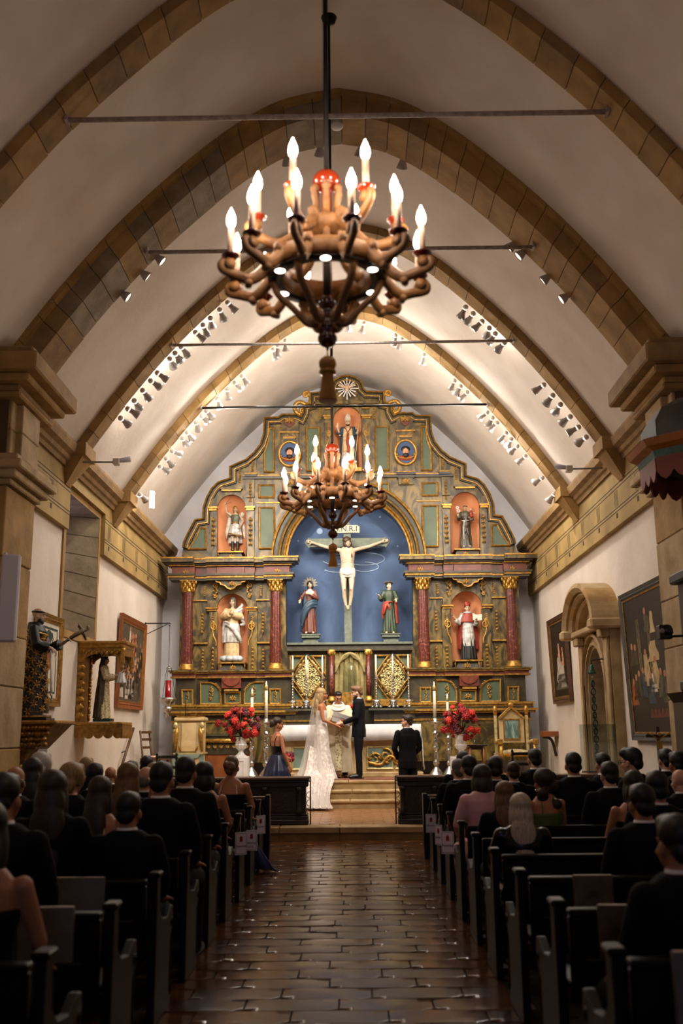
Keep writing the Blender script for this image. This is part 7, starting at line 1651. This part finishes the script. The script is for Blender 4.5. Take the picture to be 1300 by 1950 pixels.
octo(MB(), [(.1, .9), (.55, 1.1), (.6, 1.2), (.6, 1.85), (.66, 1.95)]).build('tub', 'dark_wood', r)
p = P(1268, 1208, 10.0); r = thing('security_camera', 'black pan-tilt camera on an arm beside the pulpit', 'camera', p)
b = MB(); b.box(-.07, .05, -.07, .07, -.05, .0); local('base', b, 'camera_black', r, .015); b = MB(); b.lathe([(.06, 0), (.062, .04), (.05, .08), (.02, .1)], 16, (.01, 0, 0)); b.box(-.08, -.03, -.06, .06, -.05, .09); local('head', b, 'camera_black', r, .008); b = MB(); b.tube([(.05, 0, -.02), (.28, .15, .0)], .012, 6); local('arm', b, 'iron', r); b = MB(); b.lathe([(.025, -.005), (.025, .005)], 14); b.xf(Matrix.Translation((-.055, -.062, .03)) @ Matrix.Rotation(PI/2, 4, 'X')); local('lens', b, 'lamp_grey', r)
# fabric of a dress trailing into the aisle
p = P(541, 1650, 12.2); b = MB(); n = 9; vs = []
for j in range(n):
    for i in range(n):
        u, v = i/(n-1), j/(n-1); vs.append((-1.12+.34*u*(.25+.75*v), 12.15+.25*v-.25*u*v+.02*math.sin(u*9), .50*(1-v)**1.3*(1-.4*u)+.012+.02*abs(math.sin(u*7+v*3))))
b.add(vs, [(j*n+i, j*n+i+1, (j+1)*n+i+1, (j+1)*n+i) for j in range(n-1) for i in range(n-1)], True); o = b.build('dress_train', 'lilac_satin'); so = o.modifiers.new('s', 'SOLIDIFY'); so.thickness = .008; tag(o, 'pale blue satin dress hem spilling from a pew into the aisle', 'fabric')
# ================================================================ people at the altar
PV = .0085
def standing(label, px, pfoot, ptop, Y, zf, rz, headtop=1.725):
    t = P(px, ptop, Y); s = (t.z - zf)/headtop; r = thing('person', label, 'person', (P(px, pfoot, Y).x, Y, zf), rz); r.scale = (s, s, s); return r
def suit(r, arms, M, hair, hairm, skin, b_body, collar=True):
    part('body', b_body, skin, r, PV); part('hair', hair_mb(hair, M), hairm, r, .009)
    b = MB(); torso(b, False, .016, .79, 1.43); b.loft([(.76, 0, 0, .185, .135), (.9, 0, 0, .19, .137)], 24)
    for k, (el, wr) in zip((1, -1), arms): sleeve(b, (k*.187, 0, 1.386), el, Vector(el).lerp(Vector(wr), .9), (.064, .053, .042))
    b.loft([(1.36, 0, 0, .19, .118), (1.42, 0, -.004, .168, .108), (1.455, 0, -.008, .12, .095), (1.485, 0, -.014, .08, .076)], 24); part('jacket', b, 'black_cloth', r, .011)
    b = MB()
    for k in (-1, 1):
        b.tube([(k*.088, 0, .9), (k*.092, .005, .68), (k*.092, .01, .48), (k*.092, 0, .3), (k*.092, -.005, .05)], [.098, .092, .07, .064, .058], 12)
    part('trousers', b, 'black_cloth', r, .011)
    for k in (-1, 1):
        b = MB(); b.tube([(k*.095, -.05, .045), (k*.098, .04, .045), (k*.105, .16, .035)], [.046, .05, .034], 10); b.ell((k*.105, .16, .033), (.042, .05, .032), 8, 6); b.box(k*.1-.04, k*.1+.04, -.09, .18, 0, .018); part('shoe', b, 'black_satin', r, .009)
    b = MB(); b.loft([(1.44, 0, 0, .064, .064), (1.48, 0, .0, .062, .064), (1.497, 0, .002, .06, .064)], 18); b.prism([(-.05, 1.45), (0, 1.28), (.05, 1.45)], .08, .123, 'xz'); simple('shirt', b, 'shirt', r)
# groom
r = standing('groom in black tuxedo with red boutonniere facing the bride and holding both her hands', 684, 1479, 1306, 20.35, ZT+.012, R_(90))
arms = [((.23, .04, 1.13), (.1, .31, 1.02)), ((-.23, .04, 1.13), (-.1, .31, 1.02))]
bb, M = stand_body(arms, False, 0, -12, 0, hands=[((-.3, 1, .1), (.8, 0, .6), .6), ((.3, 1, .1), (-.8, 0, .6), .6)], heady=.03); suit(r, arms, M, 'wavy_top', 'hair_lbrown', 'skin_pale', bb); face_parts(r, M); part('beard', hair_mb('beard', M, 1.0), 'hair_brown', r, .009)
b = MB(); b.ell((-.045, .09, 1.455), (.04, .018, .025), 8, 6); b.ell((.045, .09, 1.455), (.04, .018, .025), 8, 6); b.ell((0, .095, 1.455), .014, 6, 5); simple('bow_tie', b, 'black_satin', r)
b = MB()
for k in range(10): b.ell((-.13+.025*math.cos(k*2.4), .125+.01*(k % 2), 1.34+.025*math.sin(k*2.4)), .022, 6, 5)
simple('boutonniere', b, 'flower_coral', r); b = MB(); b.prism([(-.17, 1.22), (-.09, 1.22), (-.08, 1.25), (-.12, 1.27), (-.16, 1.25)], .12, .135, 'xz'); simple('pocket_square', b, 'shirt', r)
# bride
r = standing('bride in white lace gown and long tulle veil facing the groom', 612, 1479, 1311, 20.35, ZT+.012, R_(-90), 1.715); BR = r
arms = [((.2, .05, 1.1), (.08, .3, 1.0)), ((-.2, .05, 1.1), (-.08, .3, 1.0))]
bb, M = stand_body(arms, True, 4, -3, 0, hands=[((-.2, 1, .1), (.6, 0, .8), .4), ((.2, 1, .1), (-.6, 0, .8), .4)]); part('body', bb, 'skin_tan', r, PV); face_parts(r, M); part('hair', hair_mb('long', M), 'hair_blond', r, .009)
b = drape([(.0, 0, -.05, .36, .36, .07), (.12, 0, -.03, .31, .3, .06), (.35, 0, 0, .235, .21, .045), (.6, 0, 0, .2, .16, .03), (.85, 0, 0, .195, .14, .012), (1.0, 0, 0, .155, .115, .004), (1.1, 0, 0, .135, .105, 0), (1.22, 0, 0, .155, .12, 0), (1.29, 0, .0, .16, .118, 0)], 11, 77, 72); part('gown', b, 'gown_lace', r, .011)
# gown train and veil in world space, parented
def ribbon(name, rows, m, nu=40, fold=.02, nf=7, seed=0):
    """rows: (left point, right point, sag) -> draped sheet"""
    L_ = spline([tuple(q[0]) for q in rows], 7); R2 = spline([tuple(q[1]) for q in rows], 7); mb = MB(); vs = []
    for j, (p, q) in enumerate(zip(L_, R2)):
        t = j/(len(L_)-1); p, q = Vector(p), Vector(q)
        for i in range(nu+1):
            u = i/nu; w_ = p.lerp(q, u); am = fold*(.3+.7*min(1, 2*t)); w_.y -= am*math.sin(u*nf*2*PI+seed+t*1.5)+am*.5*math.sin(u*nf*3.7*PI+2*t); w_.z += max(0, am*.5*math.sin(u*nf*2*PI+seed+1))
            vs.append(w_)
    mb.add(vs, [(j*(nu+1)+i, j*(nu+1)+i+1, (j+1)*(nu+1)+i+1, (j+1)*(nu+1)+i) for j in range(len(L_)-1) for i in range(nu)], True); return mb
def W(px, py, Y): return P(px, py, Y)
b = ribbon('train', [(W(590, 1420, 20.2), W(626, 1440, 20.1)), (W(583, 1462, 20.0), W(634, 1470, 20.0)), (W(578, 1484, 19.75), W(636, 1487, 19.72)), (W(580, 1505, 19.35), W(630, 1506, 19.33)), (W(582, 1527, 18.98), W(628, 1527, 18.95)), (W(584, 1540, 18.75), W(634, 1540, 18.6))], 'lace', fold=.035, nf=4)
o = b.build('train', 'gown_lace', BR)
b = ribbon('veil', [(W(600, 1319, 20.45), W(609, 1316, 20.3)), (W(594, 1345, 20.5), W(606, 1345, 20.2)), (W(588, 1380, 20.5), W(606, 1385, 20.1)), (W(577, 1440, 20.4), W(612, 1440, 20.0)), (W(566, 1480, 20.1), W(622, 1480, 19.8)), (W(567, 1512, 19.3), W(626, 1512, 19.2)), (W(572, 1540, 18.7), W(628, 1541, 18.55))], 'tulle', fold=.03, nf=5)
b.build('veil', 'tulle', BR)
b = ribbon('veil', [(W(602, 1316, 20.55), W(611, 1312, 20.42)), (W(597, 1350, 20.65), W(612, 1350, 20.55)), (W(588, 1400, 20.7), W(612, 1400, 20.6)), (W(572, 1460, 20.75), W(618, 1460, 20.55)), (W(556, 1478, 20.6), W(610, 1478, 20.5))], 'tulle', fold=.03, nf=4, seed=2)
b.build('veil', 'tulle', BR)
# officiant
r = standing('officiant with glasses in cream vestment holding an open book and a microphone', 645, 1473, 1317, 20.85, ZT, PI)
arms = [((.25, .08, 1.12), (.13, .3, 1.13)), ((-.25, .08, 1.1), (-.12, .3, 1.08))]
bb, M = stand_body(arms, False, 12, -22, 0, hands=[((-.2, .8, .3), (.8, 0, -.3), .9), ((.3, .8, .2), (0, -.2, -1), .4)], heady=.04); part('body', bb, 'skin_warm', r, PV); face_parts(r, M, brow='hair_dark'); part('hair', hair_mb('short', M), 'hair_dark', r, .009)
b = drape([(.12, 0, .02, .29, .24, .07), (.4, 0, .02, .27, .22, .06), (.7, 0, .01, .25, .2, .05), (1.0, 0, .02, .24, .18, .03), (1.2, 0, .01, .24, .16, .02), (1.34, 0, 0, .22, .14, .0), (1.42, 0, 0, .15, .1, 0), (1.47, 0, 0, .09, .085, 0)], 8, 88, 72); [sleeve(b, (k*.19, 0, 1.37), el, Vector(el).lerp(Vector(wr), .8), (.08, .09, .1)) for k, (el, wr) in zip((1, -1), arms)]; part('vestment', b, 'cream_cloth', r, .011)
b = MB(); n = 16; vs = []
for j in range(n+1):
    z = .16+.98*j/n; yy = .275-.075*j/n+.01*math.sin(j) if z < 1.0 else .205; vs += [(-.06, yy, z), (.06, yy, z), (.06, yy+.018, z), (-.06, yy+.018, z)]
b.add(vs, [(j*4+k, j*4+(k+1) % 4, (j+1)*4+(k+1) % 4, (j+1)*4+k) for j in range(n) for k in range(4)]); simple('orphrey_band', b, 'brocade', r)
b = MB(); b.tube([(.095*math.cos(a), .01+.09*math.sin(a), 1.47-.05*math.sin(a)) for a in [2*PI*i/24 for i in range(25)]], .02, 8); b.tube([(.15*math.cos(a), .03+.13*math.sin(a), 1.41-.07*math.sin(a)) for a in [2*PI*i/24 for i in range(25)]], .014, 6); simple('collar', b, 'white_cloth', r)
b = MB()
for k in (-1, 1): b.tube([M @ Vector((k*.034+.026*math.cos(t), .102, .0+.02*math.sin(t))) for t in [2*PI*i/14 for i in range(15)]], .003, 5); b.tube([M @ Vector((k*.06, .1, .0)), M @ Vector((k*.08, 0, .0))], .003, 4)
b.tube([M @ Vector((-.008, .104, .0)), M @ Vector((.008, .104, .0))], .003, 4); simple('glasses', b, 'iron', r)
for k in (-1, 1):
    b = MB(); b.tube([(k*.13, .0, .05), (k*.14, .22, .035)], [.05, .036], 8); b.tube([(k*.13, 0, .05), (k*.12, 0, .3)], [.06, .07], 8); part('shoe', b, 'black_satin', r, .011)
R0 = r
z = R0.scale[0]
bk = thing('open_book', 'large beige ceremony book held open by the officiant', 'book', (R0.location.x+.07, 20.85-.36*z, ZT+1.17*z), R_(8)); bk.rotation_euler = (R_(-35), R_(18), R_(8))
b = MB(); b.box(-.19, .19, -.006, .0, -.12, .12); local('cover', b, 'book', bk, .003); b = MB(); b.box(-.185, .185, .0, .03, -.115, .115); local('pages', b, 'paper', bk); b = MB(); b.box(-.19, .19, -.008, -.005, -.02, .02); local('cover_band', b, 'brown_wood', bk)
mc = thing('handheld_microphone', 'black handheld microphone in the hand of the officiant', 'microphone', (R0.location.x-.12, 20.85-.36*z, ZT+1.16*z)); b = MB(); b.tube([(0, 0, -.1), (.015, -.01, .04)], [.012, .016], 8); local('handle', b, 'camera_black', mc); b = MB(); b.ell((.02, -.012, .07), .028, 10, 8); local('grille', b, 'lamp_grey', mc)
# girl in navy
r = standing('bridesmaid in navy satin dress with hair up, seen from behind, bare arms', 527, 1475, 1366, 18.5, .2, R_(-58), 1.725)
arms = [((.24, .02, 1.08), (.22, .14, .84)), ((-.22, .06, 1.1), (-.08, .24, .98))]
bb, M = stand_body(arms, True, -20, -12, 0, hands=[((0, .3, -1), (1, 0, 0), .5), ((.5, .6, -.2), (0, .4, 1), .8)]); part('body', bb, 'skin_warm', r, PV); face_parts(r, M); part('hair', hair_mb('bun', M), 'hair_brown', r, .009)
b = MB(); torso(b, True, .012, .9, 1.21); part('bodice', b, 'black_satin', r, .011)
b = drape([(.12, 0, 0, .36, .34, .06), (.45, 0, 0, .33, .3, .06), (.75, 0, 0, .27, .23, .05), (.95, 0, 0, .19, .15, .03), (1.04, 0, 0, .15, .11, .01)], 14, 66, 80); part('skirt', b, 'navy', r, .012)
b = MB()
for k in (-1, 1): b.tube(spline([(k*.11, .1, 1.2), (k*.11, .06, 1.38), (k*.1, -.06, 1.37), (k*.08, -.1, 1.2)], 4), .009, 6)
simple('straps', b, 'black_satin', r)
# groomsman
r = standing('groomsman in black suit with hands folded, seen from behind looking towards the couple', 777, 1475, 1361, 18.4, .2, R_(22))
arms = [((.26, .02, 1.12), (.12, .22, .92)), ((-.26, .02, 1.12), (-.1, .22, .92))]
bb, M = stand_body(arms, False, 48, -2, 0, hands=[((-.8, .4, -.4), (0, 1, .3), .5), ((.8, .4, -.4), (0, 1, .3), .5)]); suit(r, arms, M, 'short', 'hair_brown', 'skin_pale', bb); face_parts(r, M)
b = MB()
for k in range(6): b.ell((-.13+.018*math.cos(k*1.1), .125, 1.33+.018*math.sin(k*1.1)), .018, 6, 5)
simple('boutonniere', b, 'flower_red', r)
# ================================================================ seated guests
SV = .012
def sit_body(female, raised=False):
    b = MB(); k_ = .92 if female else 1.
    T = [(.45, .18, .14), (.55, .175, .125), (.68, .145*k_, .105), (.8, .15*k_, .11), (.92, .175*k_, .115), (1.0, .17*k_, .1), (1.06, .12*k_, .075), (1.1, .06, .06)]
    b.loft([(z, 0, 0, rx, ry) for z, rx, ry in T], 22); M = frame((0, .035, 1.205), 0, -4, 0)
    b.tube([(0, -.01, 1.02), (0, .0, 1.08), (0, .02, 1.15)], [.065, .052*k_, .056*k_], 12); head_prims(b, M, female)
    rr = (.05, .041, .029) if not female else (.042, .034, .024); sx = .19*k_
    for s in (-1, 1):
        el = (s*.235, .06, .78); wr = (s*.16, .3, .64)
        if raised and s > 0: el = (.24, .16, .86); wr = (.12, .2, 1.06)
        arm(b, (s*sx, 0, 1.0), el, wr, rr); hand(b, wr, (0, .2, 1) if raised and s > 0 else (-.2*s, 1, -.3), (1, 0, 0) if raised and s > 0 else (0, .2, 1), .4)
        b.tube([(s*.09, .02, .53), (s*.11, .26, .54), (s*.12, .46, .52), (s*.12, .45, .3), (s*.12, .42, .08)], [.088, .08, .06, .055, .038], 10); b.ell((s*.12, .46, .51), .062, 10, 8); b.tube([(s*.12, .4, .04), (s*.13, .58, .03)], [.042, .03], 8)
    return b, M
def sit_top(female, bare, grow=.014, arms=True):
    b = MB(); k_ = .92 if female else 1.
    T = [(.44, .19, .15), (.55, .18, .13), (.68, .15*k_, .108), (.8, .152*k_, .112), (.92, .177*k_, .117)] + ([] if bare else [(1.0, .176*k_, .104), (1.06, .13*k_, .08), (1.095, .075, .068)])
    b.loft([(z, 0, 0, rx+grow, ry+grow) for z, rx, ry in T], 22)
    if not bare:
        for s in (-1, 1): sleeve(b, (s*.185*k_, 0, 1.0), (s*.235, .06, .78), (s*.165, .27, .66), (.066, .055, .042))
    return b
def sit_legs():
    b = MB()
    for s in (-1, 1): b.tube([(s*.09, 0, .53), (s*.11, .26, .54), (s*.12, .47, .52)], [.105, .098, .08], 12); b.ell((s*.12, .46, .51), .08, 10, 8); b.tube([(s*.12, .46, .5), (s*.12, .45, .3), (s*.12, .43, .06)], [.078, .07, .065], 12)
    return b
_b, SM = sit_body(False); MBODY = blob_mesh('body', _b, .0095, 3, 'skin_pale')
_b, SF = sit_body(True); FBODY = blob_mesh('body', _b, .0095, 3, 'skin_pale'); _b, _ = sit_body(True, True); FBODY_R = blob_mesh('body', _b, .0095, 3, 'skin_pale')
JACKET = blob_mesh('jacket', sit_top(False, False, .02), SV, 3, 'black_cloth'); BLOUSE = blob_mesh('dress', sit_top(True, False), SV, 3, 'black_cloth'); STRAPLESS = blob_mesh('dress', sit_top(True, True), SV, 2, 'black_cloth')
LEGS = blob_mesh('trousers', sit_legs(), SV, 2, 'black_cloth'); 
SHOES = []
for s in (-1, 1):
    b = MB(); b.tube([(s*.12, .38, .04), (s*.125, .48, .045), (s*.13, .6, .035)], [.046, .05, .034], 10); SHOES.append(b.mesh('shoe')); SHOES[-1].materials.append(MATS['black_satin'])
b = MB(); b.lathe([(.07, 1.088), (.064, 1.108), (.061, 1.11), (.06, 1.088)], 20, (0, .008, 0), cap=False); COLLAR = b.mesh('shirt_collar'); COLLAR.materials.append(MATS['shirt'])
b = MB()
for s in (-1, 1): b.tube(spline([(s*.1, .1, .92), (s*.09, .07, 1.03), (s*.08, -.05, 1.04), (s*.1, -.115, .92)], 4), .006, 6)
STRAPS = b.mesh('straps'); STRAPS.materials.append(MATS['black_cloth'])
HM = {}
def hair_get(st, female):
    if (st, female) not in HM: HM[(st, female)] = blob_mesh('hair', hair_mb(st, SF if female else SM, 1.02), .010, 7, 'hair_dark')
    return HM[(st, female)]
def guest(px, pt, k, female, hair, hm, skin, cloth, label, bare=False, yaw=0, raised=False, collar=True, straps=False):
    Y = PEW_Y[k] + .3; p = P(px, pt, Y); s = max(.86, min(1.1, p.z/1.325)); x = max(1.28, min(3.75, abs(p.x)))*(1 if p.x > 0 else -1)
    r = thing('person', label, 'person', (x, Y, 0), R_(yaw), 'guests seated in the pews'); r.scale = (s, s, s)
    def add(n, me, m):
        o = bpy.data.objects.new(n, me); COL.objects.link(o); o.parent = r; o.material_slots[0].link = 'OBJECT'; o.material_slots[0].material = MATS[m]; return o
    add('body', (FBODY_R if raised else FBODY) if female else MBODY, skin); add('hair', hair_get(hair, female), hm)
    if female: add('dress', STRAPLESS if bare else BLOUSE, cloth)
    else:
        add('jacket', JACKET, cloth)
        if collar: add('shirt_collar', COLLAR, 'shirt')
    if straps: add('straps', STRAPS, straps if isinstance(straps, str) else cloth)
    add('skirt' if female else 'trousers', LEGS, cloth if female else 'black_cloth'); [add('shoe', q, 'black_satin') for q in SHOES]; return r
BS, GS = 'on the bride side', 'on the groom side'
bk_, dk = 'black_cloth', 'hair_dark'
G = [
 (27, 1460, 4, 0, 'rim', 'hair_brown', 'skin_warm', bk_, 'balding man in dark suit and white collar near the stone pilaster', 0, -10),
 (5, 1475, 1, 0, 'short', dk, 'skin_warm', bk_, 'dark-haired man in black seated in the second last pew on the bride side', 0, -5),
 (77, 1436, 6, 1, 'fluffy', 'hair_white', 'skin_pale', bk_, 'white-haired woman seated just below the flowered friar bracket', 0, -15),
 (62, 1445, 5, 1, 'long', dk, 'skin_warm', bk_, 'woman with long dark hair seated behind the white-haired woman below the friar bracket', 0, 0),
 (100, 1470, 2, 1, 'long', 'hair_brown', 'skin_warm', bk_, 'woman with big loose dark brown hair seated behind the woman in the yellow print dress', 0, 5),
 (135, 1457, 4, 1, 'fluffy', 'hair_blond', 'skin_pale', bk_, 'older woman with wavy blonde hair seated next to the balding man', 0, -20),
 (165, 1443, 7, 0, 'short', 'hair_blond', 'skin_pale', bk_, 'short-haired blond guest seated below the gilded shrine', 0, 0),
 (180, 1455, 5, 0, 'short', dk, 'skin_warm', bk_, 'dark-haired man seated one row behind the blond guest below the shrine', 0, 0),
 (210, 1460, 8, 0, 'bald', 'hair_grey', 'skin_warm', bk_, 'bald guest seated in the front pew below the shrine', 0, 0),
 (190, 1481, 3, 1, 'vlong', 'hair_brown', 'skin_warm', 'yellow_print', 'woman with very long brown hair in sleeveless yellow print dress', 1, -10),
 (243, 1455, 4, 1, 'vlong', 'hair_lbrown', 'skin_warm', bk_, 'woman with long wavy brown hair raising a hand to her face', 0, -15),
 (250, 1450, 7, 0, 'short', dk, 'skin_warm', bk_, 'dark-haired guest half hidden behind the woman with raised hand', 0, 0),
 (279, 1440, 8, 0, 'short', dk, 'skin_warm', bk_, 'dark-haired guest in the front pew below the wooden handrail', 0, 0),
 (277, 1460, 5, 0, 'rim', 'hair_grey', 'skin_pale', bk_, 'balding pink-scalped man seated beside the woman with raised hand', 0, -12),
 (294, 1454, 6, 1, 'bob', 'hair_blond', 'skin_pale', bk_, 'short blond-haired woman in front of the balding pink-scalped man', 0, -10),
 (317, 1453, 3, 0, 'short', dk, 'skin_warm', bk_, 'dark-haired man in suit with white collar seated beside the yellow print dress', 0, -8),
 (297, 1510, 2, 0, 'short', dk, 'skin_warm', bk_, 'broad dark-haired man in black at the aisle end of a rear bride-side pew', 0, -5),
 (356, 1448, 6, 1, 'bun', dk, 'skin_warm', bk_, 'dark-haired woman with bare shoulders and thin straps below the sanctuary lamp', 1, -20),
 (380, 1458, 7, 1, 'bob', 'hair_white', 'skin_pale', 'robe_blue', 'white-haired woman in blue seated below the ambo', 0, 0),
 (410, 1442, 4, 0, 'short', dk, 'skin_warm', bk_, 'tall dark-haired man in black seated at the aisle end on the bride side', 0, -4),
 (447, 1452, 5, 1, 'bob', dk, 'skin_warm', bk_, 'dark-haired woman with bare arm resting over the pew end by the aisle', 1, 0),
 (490, 1440, 7, 1, 'bun', 'hair_lbrown', 'skin_warm', bk_, 'woman with light brown braided bun and crossed straps on a bare back', 1, -8),
 (-28, 1530, 0, 1, 'long', dk, 'skin_warm', bk_, 'bare-shouldered dark-haired woman in the last pew on the bride side', 1, 0),
 (858, 1447, 7, 0, 'short', 'hair_grey', 'skin_pale', bk_, 'grey-haired man with white collar at the aisle end near the groom-side rail', 0, 8),
 (877, 1440, 6, 0, 'short', dk, 'skin_pale', bk_, 'dark-haired man with white collar seated behind the grey-haired man on the groom side', 0, 5),
 (881, 1432, 8, 0, 'short', dk, 'skin_pale', bk_, 'dark-haired man in the front pew before the red flowers and white urn', 0, 0),
 (904, 1458, 5, 1, 'bob', 'hair_brown', 'skin_pale', 'pink_cloth', 'woman with brown bob and pale pink shoulder near the aisle on the groom side', 0, 8),
 (942, 1442, 6, 0, 'short', dk, 'skin_warm', bk_, 'dark-haired man seated between the brown bob woman and the gilded throne', 0, 0),
 (946, 1439, 8, 0, 'short', 'hair_blond', 'skin_pale', bk_, 'blond guest in the front pew before the dark side table', 0, 0),
 (977, 1452, 7, 0, 'short', 'hair_brown', 'skin_pale', bk_, 'brown-haired man seated in front of the gilded throne', 0, 0),
 (1018, 1427, 8, 0, 'short', dk, 'skin_pale', bk_, 'tall dark-haired man with white collar in the front pew right of the throne', 0, 10),
 (960, 1490, 4, 1, 'long', 'hair_lbrown', 'skin_pale', bk_, 'woman with long light brown hair seated in front of the platinum blonde', 0, 0),
 (967, 1518, 3, 1, 'long', 'hair_platinum', 'skin_pale', 'sequin', 'platinum blonde woman in dark sequinned top at the aisle end', 0, 0),
 (1035, 1466, 5, 1, 'curly', 'hair_brown', 'skin_warm', 'green_cloth', 'woman with dark curls and earring in low-backed green dress', 1, 20),
 (1091, 1434, 6, 0, 'short', dk, 'skin_warm', bk_, 'dark-haired man with white collar seated before the wooden wall shelf', 0, 0),
 (1148, 1435, 7, 0, 'short', dk, 'skin_pale', bk_, 'dark-haired man seated before the stone doorway', 0, 15),
 (1160, 1452, 5, 0, 'short', dk, 'skin_pale', bk_, 'dark-haired man with bright white collar seated behind the man before the doorway', 0, 5),
 (1205, 1427, 6, 0, 'wavy_top', dk, 'skin_pale', bk_, 'man with tousled dark hair and glasses turned towards the doorway', 0, 45),
 (1268, 1427, 7, 0, 'short', dk, 'skin_pale', bk_, 'dark-haired man with white collar seated below the large friars painting', 0, 10),
 (1290, 1432, 6, 0, 'short', dk, 'skin_warm', bk_, 'dark-haired man by the wall below the large painting, next to the glasses man', 0, 10),
 (1296, 1465, 5, 0, 'bald', 'hair_grey', 'skin_pale', bk_, 'bald man seated by the wall under the pulpit', 0, 20),
 (1205, 1470, 4, 1, 'vlong', dk, 'skin_warm', bk_, 'woman with long dark hair and bare shoulder behind the bright-collared man', 1, 0),
 (1250, 1470, 3, 0, 'short', dk, 'skin_warm', bk_, 'dark-haired man seated behind the long-haired bare-shouldered woman', 0, 0),
 (1222, 1495, 2, 0, 'short', dk, 'skin_warm', bk_, 'large dark-haired man with bluish white collar in a rear pew on the groom side', 0, 5),
 (1290, 1555, 0, 0, 'short', dk, 'skin_warm', bk_, 'dark-haired man with reddish ear in the last pew on the groom side', 0, 15),
]
for g in G:
    px, pt, k, f, st, hm, sk, cl_, lb, bare, yaw = g
    r = guest(px, pt, k, bool(f), st, hm, sk, cl_, lb, bool(bare), yaw, 'raising a hand' in lb, True, 'white_cloth' if 'crossed straps' in lb else ('strap' in lb or 'green dress' in lb or 'yellow' in lb))
    if 'glasses and' in lb or 'and glasses' in lb:
        b = MB()
        for q in (-1, 1): b.tube([SM @ Vector((q*.034+.026*math.cos(t), .102, .02*math.sin(t))) for t in [2*PI*i/12 for i in range(13)]], .003, 5); b.tube([SM @ Vector((q*.06, .1, 0)), SM @ Vector((q*.08, 0, 0))], .004, 4)
        simple('glasses', b, 'iron', r)
    if 'earring' in lb: b = MB(); b.ell(SF @ Vector((-.082, 0, -.075)), .012, 8, 6); simple('earring', b, 'silver', r)
